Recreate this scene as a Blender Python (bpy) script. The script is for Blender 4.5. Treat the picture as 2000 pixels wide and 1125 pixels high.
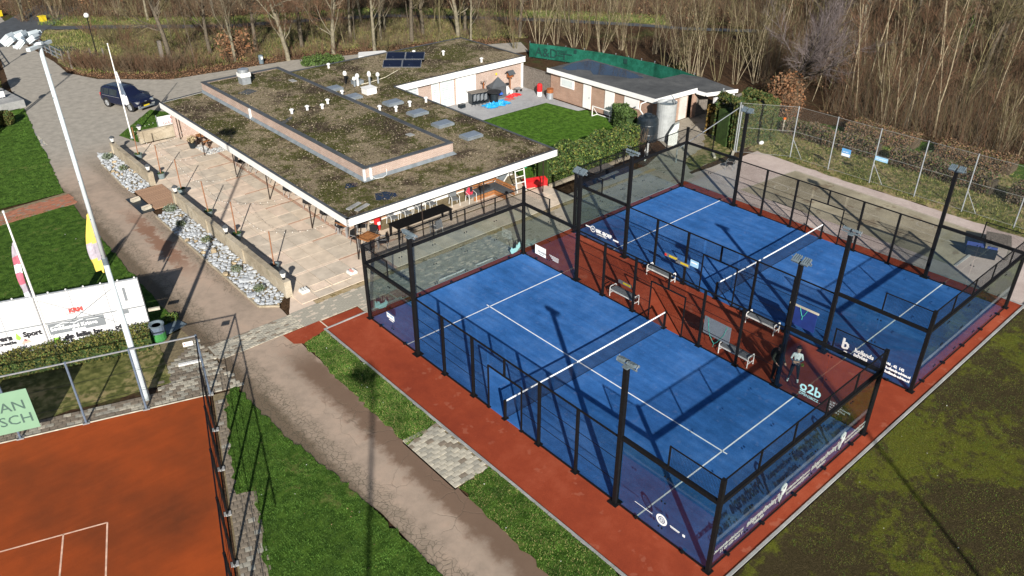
import bpy, bmesh, math, random
import numpy as np
from mathutils import Vector, Matrix
random.seed(7); RNG = np.random.default_rng(7)
for o in list(bpy.data.objects): bpy.data.objects.remove(o)
S = bpy.context.scene; COL = S.collection
R = math.radians; PI = math.pi
# ---------------------------------------------------------------- camera
cam_d = bpy.data.cameras.new('camera'); cam = bpy.data.objects.new('camera', cam_d); COL.objects.link(cam)
YAW, PIT, ROL = 0.717691478, 0.537769336, -0.00402946
fw = Vector((math.sin(YAW)*math.cos(PIT), math.cos(YAW)*math.cos(PIT), -math.sin(PIT)))
rt = Vector((math.cos(YAW), -math.sin(YAW), 0)); up = rt.cross(fw)
r2 = rt*math.cos(ROL)+up*math.sin(ROL); u2 = -rt*math.sin(ROL)+up*math.cos(ROL)
M = Matrix((r2, u2, -fw)).transposed().to_4x4(); M.translation = Vector((-16.0173, -28.8187, 20.9224))
cam.matrix_world = M
cam_d.sensor_width = 36.0; cam_d.lens = 1542.85/2000*36; cam_d.clip_end = 600; cam_d.clip_start = 0.1
S.camera = cam
CF, CR, CU, CPOS = fw.copy(), r2.copy(), u2.copy(), M.translation.copy()
# ---------------------------------------------------------------- sky, sun, exposure
SUN_EL, SUN_AZ = R(25.5), R(213.6)
W = bpy.data.worlds.new('World'); S.world = W; W.use_nodes = True
nt = W.node_tree; nt.nodes.clear()
sky = nt.nodes.new('ShaderNodeTexSky'); sky.sky_type = 'NISHITA'; sky.sun_disc = False
sky.sun_elevation = SUN_EL; sky.sun_rotation = SUN_AZ; sky.air_density = 1.0; sky.dust_density = 0.6; sky.ozone_density = 1.2
bg = nt.nodes.new('ShaderNodeBackground'); bg.inputs[1].default_value = 0.05
wo = nt.nodes.new('ShaderNodeOutputWorld'); nt.links.new(sky.outputs[0], bg.inputs[0]); nt.links.new(bg.outputs[0], wo.inputs[0])
sd = bpy.data.lights.new('sun', 'SUN'); sd.energy = 5.0; sd.angle = R(0.55); sd.color = (1.0, 0.95, 0.87)
sun = bpy.data.objects.new('sun', sd); COL.objects.link(sun)
sdir = Vector((math.sin(R(33.6))*math.cos(SUN_EL), math.cos(R(33.6))*math.cos(SUN_EL), -math.sin(SUN_EL)))
sun.rotation_euler = sdir.to_track_quat('-Z', 'Y').to_euler(); sun.location = (-60, -90, 60)
SH = Vector((sdir.x, sdir.y, 0))/math.tan(SUN_EL)/math.cos(SUN_EL)   # ground shadow per metre of height
S.view_settings.view_transform = 'Standard'; S.view_settings.look = 'None'
S.view_settings.exposure = 0.72; S.view_settings.gamma = 1.0; S.view_settings.use_curve_mapping = False
S.render.engine = 'CYCLES'
S.cycles.transparent_max_bounces = 24; S.cycles.max_bounces = 8

# ---------------------------------------------------------------- helpers
def tag(o, label=None, cat=None, group=None, kind=None):
    if label: o['label'] = label
    if cat: o['category'] = cat
    if group: o['group'] = group
    if kind: o['kind'] = kind
    return o
def thing(name, label, cat, loc=(0,0,0), rz=0.0, group=None):
    o = bpy.data.objects.new(name, None); COL.objects.link(o); o.empty_display_size = .2
    o.location = loc; o.rotation_euler = (0,0,rz)
    return tag(o, label, cat, group)
def link(name, me, parent=None, loc=None, rz=None):
    o = bpy.data.objects.new(name, me); COL.objects.link(o)
    if parent: o.parent = parent
    if loc is not None: o.location = loc
    if rz is not None: o.rotation_euler = (0,0,rz) if not isinstance(rz, tuple) else rz
    return o
def copy_tree(o, parent=None):
    c = o.copy(); COL.objects.link(c)
    if parent: c.parent = parent
    for ch in o.children: copy_tree(ch, c)
    return c
class MB:
    def __init__(s): s.v=[]; s.f=[]; s.m=[]
    def add(s, vs, fs, mi=0):
        b=len(s.v); s.v.extend([tuple(p) for p in vs]); s.f.extend([tuple(i+b for i in q) for q in fs]); s.m.extend([mi]*len(fs)); return s
    def box(s, c, d, rz=0, mi=0, M=None):
        x,y,z=d[0]/2,d[1]/2,d[2]/2; ca,sa=math.cos(rz),math.sin(rz)
        vs=[]
        for dz in (-z,z):
            for dx,dy in ((-x,-y),(x,-y),(x,y),(-x,y)):
                if M is not None: q=M@Vector((dx,dy,dz)); vs.append((c[0]+q.x,c[1]+q.y,c[2]+q.z))
                else: vs.append((c[0]+dx*ca-dy*sa,c[1]+dx*sa+dy*ca,c[2]+dz))
        return s.add(vs,[(3,2,1,0),(4,5,6,7),(0,1,5,4),(1,2,6,5),(2,3,7,6),(3,0,4,7)],mi)
    def bx(s, x0,x1,y0,y1,z0,z1,mi=0): return s.box(((x0+x1)/2,(y0+y1)/2,(z0+z1)/2),(abs(x1-x0),abs(y1-y0),abs(z1-z0)),0,mi)
    def tube(s, a, b, r, n=6, r1=None, mi=0, cap=True, rot=0.0):
        a=Vector(a); b=Vector(b); d=(b-a)
        if d.length<1e-6: return s
        d.normalize(); ref=Vector((0,0,1)) if abs(d.z)<.95 else Vector((1,0,0))
        e=d.cross(ref).normalized(); g=d.cross(e); r1=r if r1 is None else r1
        vs=[]
        for p,rr in ((a,r),(b,r1)):
            for i in range(n):
                t=2*PI*(i+.5)/n+rot; vs.append(p+e*(math.cos(t)*rr)+g*(math.sin(t)*rr))
        fs=[(i,(i+1)%n,n+(i+1)%n,n+i) for i in range(n)]
        if cap and n>2: fs+= [tuple(range(n-1,-1,-1)), tuple(range(n,2*n))]
        return s.add(vs,fs,mi)
    def bar(s,a,b,w,mi=0): return s.tube(a,b,w*.7071,4,mi=mi)
    def path(s, pts, rad, n=4, mi=0):
        pts=[Vector(p) for p in pts]; vs=[]
        for k,p in enumerate(pts):
            d=(pts[min(k+1,len(pts)-1)]-pts[max(k-1,0)]).normalized()
            ref=Vector((1,.3,0)) if abs(d.z)>.8 else Vector((0,0,1))
            e=d.cross(ref).normalized(); g=d.cross(e)
            rr=rad[k] if hasattr(rad,'__len__') else rad
            for i in range(n):
                t=2*PI*i/n; vs.append(p+e*(math.cos(t)*rr)+g*(math.sin(t)*rr))
        fs=[]
        for k in range(len(pts)-1):
            for i in range(n):
                j=(i+1)%n; fs.append((k*n+i,k*n+j,(k+1)*n+j,(k+1)*n+i))
        return s.add(vs,fs,mi)
    def lathe(s, prof, c=(0,0,0), n=12, mi=0):
        vs=[]; fs=[]
        for r,z in prof:
            for i in range(n):
                t=2*PI*i/n; vs.append((c[0]+r*math.cos(t),c[1]+r*math.sin(t),c[2]+z))
        for k in range(len(prof)-1):
            for i in range(n):
                j=(i+1)%n; fs.append((k*n+i,k*n+j,(k+1)*n+j,(k+1)*n+i))
        fs.append(tuple(range(n-1,-1,-1))); fs.append(tuple((len(prof)-1)*n+i for i in range(n)))
        return s.add(vs,fs,mi)
    def quad(s,*p,mi=0): return s.add(p,[tuple(range(len(p)))],mi)
    def prism(s, pts, z0, z1, mi=0):
        n=len(pts); vs=[(x,y,z0) for x,y in pts]+[(x,y,z1) for x,y in pts]
        return s.add(vs,[tuple(range(n-1,-1,-1)),tuple(range(n,2*n))]+[(i,(i+1)%n,n+(i+1)%n,n+i) for i in range(n)],mi)
    def mesh(s, name, mats):
        me=bpy.data.meshes.new(name); me.from_pydata(s.v,[],s.f)
        for m in (mats if isinstance(mats,(list,tuple)) else [mats]): me.materials.append(m)
        if any(s.m): me.polygons.foreach_set('material_index',s.m)
        me.update(); return me
    def build(s, name, mats, parent=None, loc=None, rz=None, smooth=False):
        me=s.mesh(name,mats)
        if smooth: me.polygons.foreach_set('use_smooth',[True]*len(me.polygons))
        return link(name,me,parent,loc,rz)
def np_mesh(name, V, F, mats, mi=None):
    me=bpy.data.meshes.new(name); k=F.shape[1]
    me.vertices.add(len(V)); me.vertices.foreach_set('co',np.asarray(V,dtype=np.float32).ravel())
    me.loops.add(F.size); me.loops.foreach_set('vertex_index',F.ravel().astype(np.int32))
    me.polygons.add(len(F)); me.polygons.foreach_set('loop_start',np.arange(len(F),dtype=np.int32)*k)
    for m in (mats if isinstance(mats,(list,tuple)) else [mats]): me.materials.append(m)
    if mi is not None: me.polygons.foreach_set('material_index',np.asarray(mi,dtype=np.int32))
    me.update(calc_edges=True); me.validate(); return me
def jag(pts, step=.4, amp=.1, seed=1, closed=True):
    """a polygon with its edges subdivided and roughened"""
    rg=random.Random(seed); out=[]; n=len(pts)
    for i in range(n):
        a=Vector(pts[i]); b=Vector(pts[(i+1)%n]); L=(b-a).length; k=max(1,int(L/step))
        d=(b-a).normalized(); nn=Vector((-d.y,d.x))
        for j in range(k):
            off=0 if j==0 else rg.uniform(-1,1)*amp*(.6+.4*math.sin(j*.7+seed))
            q=a.lerp(b,j/k)+nn*off; out.append((q.x,q.y))
    return out
def sheet(name, pts, z, mat, parent=None, thick=0.0):
    mb=MB()
    if thick: mb.prism(pts,z-thick,z)
    else: mb.quad(*[(x,y,z) for x,y in pts])
    return mb.build(name,mat,parent)
def struct(o): o['kind']='structure'; return o

# ---------------------------------------------------------------- materials
def new_mat(name):
    m=bpy.data.materials.new(name); m.use_nodes=True; t=m.node_tree; t.nodes.clear()
    o=t.nodes.new('ShaderNodeOutputMaterial'); b=t.nodes.new('ShaderNodeBsdfPrincipled'); t.links.new(b.outputs[0],o.inputs[0])
    return m,t,b
def N(t,kind,**k):
    n=t.nodes.new(kind)
    for a,v in k.items():
        if a.startswith('i_'):
            key=a[2:]; key=int(key) if key.isdigit() else key.replace('_',' ')
            n.inputs[key].default_value=v
        else: setattr(n,a,v)
    return n
def c4(c): return (c[0],c[1],c[2],1)
def coord(t, mode='pos', scale=None, loc=None):
    if mode=='pos': o=N(t,'ShaderNodeNewGeometry').outputs['Position']
    else: o=N(t,'ShaderNodeTexCoord').outputs['Object']
    if scale or loc:
        mp=N(t,'ShaderNodeMapping')
        if scale: mp.inputs['Scale'].default_value=scale
        if loc: mp.inputs['Location'].default_value=loc
        t.links.new(o,mp.inputs[0]); o=mp.outputs[0]
    return o
def noise(t, co, scale, detail=5, rough=.6, dist=0.0):
    n=N(t,'ShaderNodeTexNoise'); n.inputs['Scale'].default_value=scale; n.inputs['Detail'].default_value=detail
    n.inputs['Roughness'].default_value=rough; n.inputs['Distortion'].default_value=dist
    t.links.new(co,n.inputs['Vector']); return n.outputs['Fac']
def ramp(t, fac, stops):
    r=N(t,'ShaderNodeValToRGB'); e=r.color_ramp.elements
    e[0].position,e[0].color=stops[0][0],c4(stops[0][1]); e[1].position,e[1].color=stops[-1][0],c4(stops[-1][1])
    for p,c in stops[1:-1]: x=e.new(p); x.color=c4(c)
    t.links.new(fac,r.inputs[0]); return r.outputs[0]
def mix(t, fac, a, b, mode='MIX'):
    m=N(t,'ShaderNodeMix',data_type='RGBA',blend_type=mode)
    for i,v in ((0,fac),(6,a),(7,b)):
        if hasattr(v,'is_linked') or hasattr(v,'links'): t.links.new(v,m.inputs[i])
        else: m.inputs[i].default_value=v if i==0 else c4(v)
    return m.outputs[2]
def fmath(t, op, a, b=None, clamp=False):
    m=N(t,'ShaderNodeMath',operation=op,use_clamp=clamp)
    for i,v in enumerate((a,b)):
        if v is None: continue
        if hasattr(v,'links'): t.links.new(v,m.inputs[i])
        else: m.inputs[i].default_value=v
    return m.outputs[0]
def mrange(t, v, a, b, c=0.0, d=1.0, smooth=True):
    m=N(t,'ShaderNodeMapRange'); m.interpolation_type='SMOOTHSTEP' if smooth else 'LINEAR'
    t.links.new(v,m.inputs[0]); m.inputs[1].default_value=a; m.inputs[2].default_value=b; m.inputs[3].default_value=c; m.inputs[4].default_value=d
    return m.outputs[0]
def bump(t,b,h,strength=.4,dist=.02):
    n=N(t,'ShaderNodeBump'); n.inputs['Strength'].default_value=strength; n.inputs['Distance'].default_value=dist
    t.links.new(h,n.inputs['Height']); t.links.new(n.outputs[0],b.inputs['Normal'])
def simple(name, col, rough=.6, metal=0.0, var=.25, scale=6.0, bmp=0.0, mode='obj', spec=.35, detail=5):
    """one colour, broken up by wear: a darker and a lighter tone through noise"""
    m,t,b=new_mat(name); co=coord(t,mode); f=noise(t,co,scale,detail)
    lo=[c*(1-var) for c in col]; hi=[min(1,c*(1+var)) for c in col]
    t.links.new(ramp(t,f,[(.3,lo),(.7,hi)]),b.inputs['Base Color'])
    b.inputs['Roughness'].default_value=rough; b.inputs['Metallic'].default_value=metal
    b.inputs['Specular IOR Level'].default_value=spec
    if bmp: bump(t,b,noise(t,co,scale*6,4),bmp,.01)
    return m
MAT={}
def m_grass(name, dark, mid, light, brown, brown_amt=.55, fine=38):
    m,t,b=new_mat(name); co=coord(t)
    big=noise(t,co,.35,4); med=noise(t,co,2.6,5,.65); fi=noise(t,co,fine,5,.75)
    c=ramp(t,fi,[(.3,dark),(.5,mid),(.72,light)])
    c2=ramp(t,fi,[(.3,[x*.55 for x in dark]),(.55,dark),(.75,mid)])
    c=mix(t,mrange(t,med,.38,.62),c2,c)
    s=fmath(t,'ADD',fmath(t,'MULTIPLY',big,.55),fmath(t,'MULTIPLY',med,.45))
    c=mix(t,mrange(t,s,brown_amt,brown_amt+.12),c,brown)
    t.links.new(c,b.inputs['Base Color']); b.inputs['Roughness'].default_value=.9; b.inputs['Specular IOR Level'].default_value=.1
    bump(t,b,fmath(t,'ADD',fi,fmath(t,'MULTIPLY',med,.8)),.9,.08); return m
MAT['grass']=m_grass('lawn_grass',(.032,.074,.008),(.074,.145,.018),(.15,.225,.044),(.15,.14,.05),.555)
MAT['grass_bright']=m_grass('courtyard_grass',(.042,.10,.008),(.085,.185,.018),(.14,.25,.03),(.12,.18,.03),.62)
MAT['moss_lawn']=m_grass('mossy_lawn',(.018,.02,.006),(.045,.046,.010),(.10,.115,.02),(.040,.026,.014),.44,26)
MAT['straw_grass']=m_grass('straw_lawn',(.10,.115,.03),(.23,.23,.075),(.34,.31,.125),(.38,.30,.15),.50,30)
MAT['rough_grass']=m_grass('rough_grass',(.075,.09,.024),(.18,.18,.06),(.31,.27,.12),(.30,.23,.125),.47,14)
def m_moss():
    m,t,b=new_mat('patchy_moss_lawn'); co=coord(t)
    big=noise(t,co,.30,6,.62,.5); med=noise(t,co,1.9,6,.7); fi=noise(t,co,24,5,.8)
    br=ramp(t,fi,[(.3,(.020,.016,.008)),(.5,(.055,.043,.020)),(.72,(.115,.086,.046))]); gr=ramp(t,fi,[(.28,(.035,.040,.008)),(.5,(.105,.112,.016)),(.72,(.21,.22,.036))])
    s=fmath(t,'ADD',fmath(t,'MULTIPLY',big,.55),fmath(t,'MULTIPLY',med,.45)); c=mix(t,mrange(t,s,.47,.56),br,gr)
    c=mix(t,mrange(t,noise(t,co,.9,5,.7),.60,.72,0,.7),c,(.03,.072,.012))
    t.links.new(c,b.inputs['Base Color']); b.inputs['Roughness'].default_value=.95; b.inputs['Specular IOR Level'].default_value=.05
    bump(t,b,fmath(t,'ADD',fi,med),.9,.08); return m
MAT['moss_lawn']=m_moss()
def m_forest():
    m,t,b=new_mat('forest_floor'); co=coord(t)
    big=noise(t,co,.09,4,.6); med=noise(t,co,.6,6,.7); fi=noise(t,co,7,6,.8)
    litter=ramp(t,fi,[(.28,(.020,.013,.008)),(.48,(.070,.042,.024)),(.62,(.12,.070,.040)),(.78,(.19,.12,.07))])
    green=ramp(t,fi,[(.3,(.022,.028,.008)),(.5,(.07,.082,.024)),(.75,(.15,.15,.055))])
    c=mix(t,mrange(t,fmath(t,'ADD',fmath(t,'MULTIPLY',big,.6),fmath(t,'MULTIPLY',med,.4)),.53,.62),litter,green)
    c=mix(t,mrange(t,med,.50,.75,0,.75),c,(.06,.043,.028))
    t.links.new(c,b.inputs['Base Color']); b.inputs['Roughness'].default_value=.95; b.inputs['Specular IOR Level'].default_value=.05
    bump(t,b,fmath(t,'ADD',fi,med),1.0,.15); return m
MAT['forest']=m_forest()
def m_asphalt():
    m,t,b=new_mat('worn_asphalt'); co=coord(t); sx=N(t,'ShaderNodeSeparateXYZ'); t.links.new(co,sx.inputs[0])
    x,y=sx.outputs[0],sx.outputs[1]
    big=noise(t,co,.28,5,.6); med=noise(t,co,1.7,6,.65); fi=noise(t,co,45,4,.8)
    warm=ramp(t,fmath(t,'ADD',fmath(t,'MULTIPLY',big,.55),fmath(t,'MULTIPLY',med,.45)),[(.36,(.26,.20,.152)),(.5,(.355,.270,.205)),(.62,(.42,.305,.228)),(.72,(.345,.285,.222))])
    grey=ramp(t,med,[(.35,(.255,.235,.20)),(.6,(.345,.315,.268)),(.75,(.40,.36,.30))])
    far=mrange(t,y,24,36)
    c=mix(t,far,warm,grey)
    c=mix(t,mrange(t,fi,.42,.66,0,.35),c,(.33,.29,.25))
    # reddish clay carried along the lane
    band=fmath(t,'MULTIPLY',mrange(t,fmath(t,'ADD',x,fmath(t,'MULTIPLY',fmath(t,'SUBTRACT',med,.5),1.4)),-5.05,-4.4),mrange(t,fmath(t,'ADD',x,fmath(t,'MULTIPLY',fmath(t,'SUBTRACT',med,.5),1.1)),-3.25,-3.85))
    south=mrange(t,y,1.5,-2.0)
    c=mix(t,fmath(t,'MULTIPLY',fmath(t,'MULTIPLY',band,south),.85),c,(.125,.075,.048))
    b2=fmath(t,'MULTIPLY',mrange(t,fmath(t,'ADD',x,fmath(t,'MULTIPLY',fmath(t,'SUBTRACT',med,.5),2.2)),-5.3,-4.9),mrange(t,fmath(t,'ADD',x,fmath(t,'MULTIPLY',fmath(t,'SUBTRACT',med,.5),2.2)),-4.1,-4.5))
    b2=fmath(t,'MULTIPLY',b2,fmath(t,'MULTIPLY',mrange(t,y,9,13),mrange(t,y,22,17)))
    c=mix(t,fmath(t,'MULTIPLY',b2,.8),c,(.20,.095,.055))
    # crazed edges along the verge
    west=mrange(t,fmath(t,'ADD',x,fmath(t,'MULTIPLY',fmath(t,'SUBTRACT',med,.5),1.0)),-5.55,-6.15)
    west=fmath(t,'MULTIPLY',west,mrange(t,y,30,22))
    east=fmath(t,'MULTIPLY',mrange(t,fmath(t,'ADD',x,fmath(t,'MULTIPLY',fmath(t,'SUBTRACT',med,.5),1.3)),-4.35,-3.9),mrange(t,y,3.5,8))
    east=fmath(t,'MULTIPLY',east,mrange(t,y,34,28))
    crz=fmath(t,'MAXIMUM',west,east)
    wob=N(t,'ShaderNodeVectorMath',operation='ADD'); nz=N(t,'ShaderNodeTexNoise'); nz.inputs['Scale'].default_value=1.6; nz.inputs['Detail'].default_value=6; t.links.new(co,nz.inputs['Vector'])
    sc=N(t,'ShaderNodeVectorMath',operation='SCALE'); sc.inputs[3].default_value=.55; t.links.new(nz.outputs['Color'],sc.inputs[0]); t.links.new(co,wob.inputs[0]); t.links.new(sc.outputs[0],wob.inputs[1])
    def crack(scale,w):
        v=N(t,'ShaderNodeTexVoronoi',feature='DISTANCE_TO_EDGE'); v.inputs['Scale'].default_value=scale; t.links.new(wob.outputs[0],v.inputs['Vector'])
        return mrange(t,v.outputs['Distance'],w*.3,w,1,0)
    k1=fmath(t,'MULTIPLY',crack(4.6,.060),crz)
    k2=fmath(t,'MULTIPLY',crack(.62,.014),mrange(t,big,.42,.60,0,.5))
    k=fmath(t,'MAXIMUM',k1,k2); k=fmath(t,'MULTIPLY',k,mrange(t,y,40,26))
    c=mix(t,fmath(t,'MULTIPLY',crz,.35),c,(.16,.13,.09))
    edge=fmath(t,'MULTIPLY',mrange(t,fmath(t,'ADD',x,fmath(t,'MULTIPLY',fmath(t,'SUBTRACT',med,.5),.7)),-6.25,-6.75),mrange(t,y,30,24))
    c=mix(t,fmath(t,'MULTIPLY',edge,.8),c,(.10,.072,.045))
    c=mix(t,fmath(t,'MULTIPLY',k,.6),c,(.10,.088,.06))
    t.links.new(c,b.inputs['Base Color']); b.inputs['Roughness'].default_value=.9; b.inputs['Specular IOR Level'].default_value=.2
    h=fmath(t,'SUBTRACT',fmath(t,'MULTIPLY',fi,.4),k); bump(t,b,h,.7,.02); return m
MAT['asphalt']=m_asphalt()
def m_spot(name, a, b_, c_, s1, s2, fine, rough=.85, bmp=.4, flecks=None, dist=.02, drag=None):
    m,t,b=new_mat(name); co=coord(t)
    g=noise(t,co,s1,4,.55); h=noise(t,co,s2,5,.65); f=noise(t,co,fine,4,.8)
    c=ramp(t,fmath(t,'ADD',fmath(t,'MULTIPLY',g,.6),fmath(t,'MULTIPLY',h,.4)),[(.36,a),(.5,b_),(.64,c_)])
    c=mix(t,.72,c,ramp(t,f,[(.25,(.25,.25,.25)),(.5,(.5,.5,.5)),(.8,(.85,.85,.85))]),'OVERLAY')
    if drag:
        mp=N(t,'ShaderNodeMapping'); mp.inputs['Rotation'].default_value=(0,0,drag[0]); mp.inputs['Scale'].default_value=drag[1]; t.links.new(co,mp.inputs[0])
        c=mix(t,drag[2],c,ramp(t,noise(t,mp.outputs[0],1.0,5,.6,.6),[(.35,(.30,.30,.30)),(.5,(.5,.5,.5)),(.66,(.74,.72,.70))]),'OVERLAY')
    if flecks: c=mix(t,mrange(t,noise(t,co,flecks[0],3,.7),flecks[1],flecks[1]+.06,0,flecks[3]),c,flecks[2])
    t.links.new(c,b.inputs['Base Color']); b.inputs['Roughness'].default_value=rough; b.inputs['Specular IOR Level'].default_value=.15
    if bmp: bump(t,b,f,bmp,dist)
    return m
MAT['blue']=m_spot('blue_turf',(.017,.082,.245),(.027,.112,.325),(.052,.152,.39),.30,1.8,42,.9,.35,(3.2,.60,(.10,.16,.34),.35),drag=(0,(3.2,.35,1),.35))
MAT['red']=m_spot('red_rubber',(.20,.034,.015),(.25,.044,.018),(.30,.064,.030),.25,1.4,40,.9,.3,(1.1,.60,(.36,.13,.08),.35))
MAT['clay']=m_spot('red_clay',(.13,.033,.011),(.25,.049,.011),(.37,.068,.013),.10,.27,70,.95,.25,drag=(R(18.5),(.35,3.2,1),.13))
MAT['gravel']=m_spot('pink_gravel',(.40,.32,.285),(.47,.385,.345),(.54,.455,.41),.4,2.5,30,.95,.9,(18,.60,(.16,.13,.12),.6),.03)
MAT['sandturf']=m_spot('sanded_turf',(.20,.175,.12),(.285,.25,.18),(.36,.32,.23),.25,1.1,28,.95,.5,(.7,.58,(.13,.085,.05),.5))
MAT['yardpave']=m_spot('grey_yard_paving',(.27,.27,.27),(.33,.33,.335),(.38,.38,.38),.4,2.0,20,.9,.2)
MAT['concrete']=m_spot('weathered_concrete',(.24,.20,.145),(.34,.29,.215),(.42,.37,.29),.6,3.0,25,.92,.4,(1.5,.58,(.16,.14,.09),.5))
MAT['kerb']=m_spot('grey_kerb',(.20,.20,.20),(.27,.27,.265),(.34,.34,.33),.8,4.0,30,.9,.2)
def m_roof():
    m,t,b=new_mat('moss_and_gravel_roof'); co=coord(t)
    big=noise(t,co,.22,5,.6,.4); med=noise(t,co,1.1,6,.7); fi=noise(t,co,9,5,.8); ff=noise(t,co,26,3,.8)
    grav=ramp(t,ff,[(.28,(.10,.075,.045)),(.46,(.235,.185,.118)),(.6,(.36,.295,.195)),(.78,(.50,.43,.31))])
    moss=ramp(t,fi,[(.3,(.020,.020,.008)),(.5,(.072,.072,.020)),(.72,(.15,.155,.035))])
    dark=ramp(t,fi,[(.3,(.024,.016,.011)),(.55,(.06,.042,.030)),(.75,(.12,.085,.06))])
    s=fmath(t,'ADD',fmath(t,'MULTIPLY',big,.45),fmath(t,'ADD',fmath(t,'MULTIPLY',med,.35),fmath(t,'MULTIPLY',fi,.2)))
    c=mix(t,mrange(t,s,.475,.525),grav,moss)
    big2=noise(t,coord(t,'pos',None,(31,7,0)),.30,5,.65)
    c=mix(t,mrange(t,fmath(t,'ADD',fmath(t,'MULTIPLY',big2,.7),fmath(t,'MULTIPLY',fi,.3)),.49,.58,0,.95),c,dark)
    t.links.new(c,b.inputs['Base Color']); b.inputs['Roughness'].default_value=.95; b.inputs['Specular IOR Level'].default_value=.1
    bump(t,b,fmath(t,'ADD',ff,fi),1.0,.06); return m
MAT['roof']=m_roof()
def m_brick(name, a, b_, mort, w=.215, h=.0625):
    m,t,b=new_mat(name); co=coord(t); sx=N(t,'ShaderNodeSeparateXYZ'); t.links.new(co,sx.inputs[0])
    cx=N(t,'ShaderNodeCombineXYZ'); t.links.new(fmath(t,'ADD',sx.outputs[0],sx.outputs[1]),cx.inputs[0]); t.links.new(sx.outputs[2],cx.inputs[1])
    k=N(t,'ShaderNodeTexBrick'); k.inputs['Scale'].default_value=1; k.inputs['Brick Width'].default_value=w; k.inputs['Row Height'].default_value=h
    k.inputs['Mortar Size'].default_value=.009; k.inputs['Color1'].default_value=c4(a); k.inputs['Color2'].default_value=c4(b_); k.inputs['Mortar'].default_value=c4(mort)
    t.links.new(cx.outputs[0],k.inputs['Vector'])
    c=mix(t,.35,k.outputs['Color'],ramp(t,noise(t,co,1.2,5),[(.3,(.32,.32,.32)),(.7,(.68,.68,.68))]),'OVERLAY')
    t.links.new(c,b.inputs['Base Color']); b.inputs['Roughness'].default_value=.85; b.inputs['Specular IOR Level'].default_value=.2
    bump(t,b,fmath(t,'SUBTRACT',1.0,k.outputs['Fac']),.5,.01); return m
MAT['brick']=m_brick('red_brick',(.37,.245,.19),(.31,.195,.15),(.50,.46,.42))
MAT['brick_pink']=m_brick('pale_brick',(.36,.22,.155),(.30,.17,.115),(.36,.29,.24))
MAT['black']=simple('black_powder_coat',(.006,.006,.007),.6,0,.3,9,spec=.18)
MAT['wire']=simple('black_wire',(.006,.006,.008),.6,0,.2,5,spec=.15)
MAT['netcord']=simple('dark_net_cord',(.012,.014,.022),.8,0,.2,5)
MAT['galv']=simple('galvanised_steel',(.40,.43,.46),.45,.6,.2,5)
MAT['galvwire']=simple('galvanised_wire',(.30,.31,.30),.5,.4,.2,5)
MAT['lampgrey']=simple('grey_floodlight_shell',(.12,.155,.18),.5,.1,.2,8)
MAT['mastwhite']=simple('pale_mast_paint',(.50,.56,.59),.5,0,.12,1.5)
MAT['white']=simple('white_paint',(.72,.71,.69),.5,0,.06,1.5)
MAT['offwhite']=simple('off_white_plastic',(.68,.68,.66),.5,0,.1,4)
MAT['banner']=simple('white_tarpaulin',(.62,.62,.63),.55,0,.05,1.2)
MAT['line']=simple('white_line',(.72,.74,.76),.8,0,.15,3,mode='pos')
MAT['clayline']=simple('dusty_line',(.62,.40,.29),.9,0,.25,4,mode='pos')
MAT['lead']=simple('lead_flashing',(.19,.215,.235),.6,.2,.25,2)
MAT['felt']=simple('roof_felt',(.062,.068,.076),.75,0,.25,1.5,.2)
MAT['feltgrey']=m_spot('grey_roof_felt',(.060,.062,.064),(.085,.087,.088),(.115,.115,.113),.3,1.2,22,.85,.25)
MAT['glass_dark']=simple('dark_window',(.02,.025,.03),.12,0,.3,2,spec=.6)
MAT['glass_blind']=simple('window_with_blind',(.55,.60,.60),.3,0,.1,2,spec=.5)
MAT['wood']=simple('weathered_wood',(.155,.135,.115),.85,0,.4,7,.3)
MAT['wood_orange']=simple('oiled_wood',(.30,.125,.045),.7,0,.35,8,.2)
MAT['wood_brown']=simple('brown_pole_wood',(.25,.115,.06),.75,0,.3,10,.2)
MAT['deck']=simple('deck_board',(.33,.20,.125),.8,0,.3,6,.3)
MAT['blacksteel']=simple('dark_brown_steel',(.030,.020,.016),.55,0,.3,6)
MAT['potgrey']=simple('grey_pot',(.15,.19,.20),.7,0,.2,5)
MAT['soil']=simple('potting_soil',(.05,.04,.025),.95,0,.4,20,.5)
MAT['wicker']=simple('black_wicker',(.014,.014,.016),.7,0,.4,40,.3)
MAT['alu']=simple('aluminium_tube',(.52,.53,.55),.35,.7,.15,5)
MAT['greyfabric']=simple('grey_fabric',(.13,.14,.15),.85,0,.2,14)
MAT['red_plastic']=simple('red_plastic',(.52,.018,.020),.45,0,.15,5)
MAT['blue_tarp']=simple('blue_tarpaulin',(.015,.27,.56),.45,0,.25,6)
MAT['green_paint']=simple('green_paint',(.05,.21,.06),.5,0,.2,6)
MAT['teal']=simple('teal_plastic',(.03,.42,.27),.5,0,.2,5)
MAT['rust']=simple('rusty_steel',(.27,.085,.025),.85,0,.4,9,.3)
MAT['yellow']=simple('yellow_plastic',(.60,.46,.02),.5,0,.1,6)
MAT['tank']=simple('dark_tank_plastic',(.012,.018,.024),.42,0,.3,3)
MAT['silo']=simple('grey_galvanised_tank',(.33,.345,.345),.6,.15,.18,2.5,.2)
MAT['carpaint']=simple('dark_blue_car_paint',(.010,.014,.040),.22,.3,.1,3,spec=.6)
MAT['tyre']=simple('tyre_rubber',(.014,.014,.014),.85,0,.2,9)
MAT['rim']=simple('alloy_rim',(.42,.43,.45),.35,.8,.1,5)
MAT['chrome']=simple('bright_trim',(.75,.77,.79),.2,.8,.06,5)
MAT['solar']=simple('solar_cells',(.006,.009,.022),.32,0,.3,3,spec=.6)
MAT['bark']=simple('brown_grey_bark',(.095,.078,.056),.9,0,.45,5,.5)
MAT['bark_pale']=simple('pale_bark',(.26,.215,.14),.9,0,.4,5,.4)
MAT['bark_green']=simple('algae_green_bark',(.15,.128,.066),.9,0,.4,5,.4)
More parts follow.
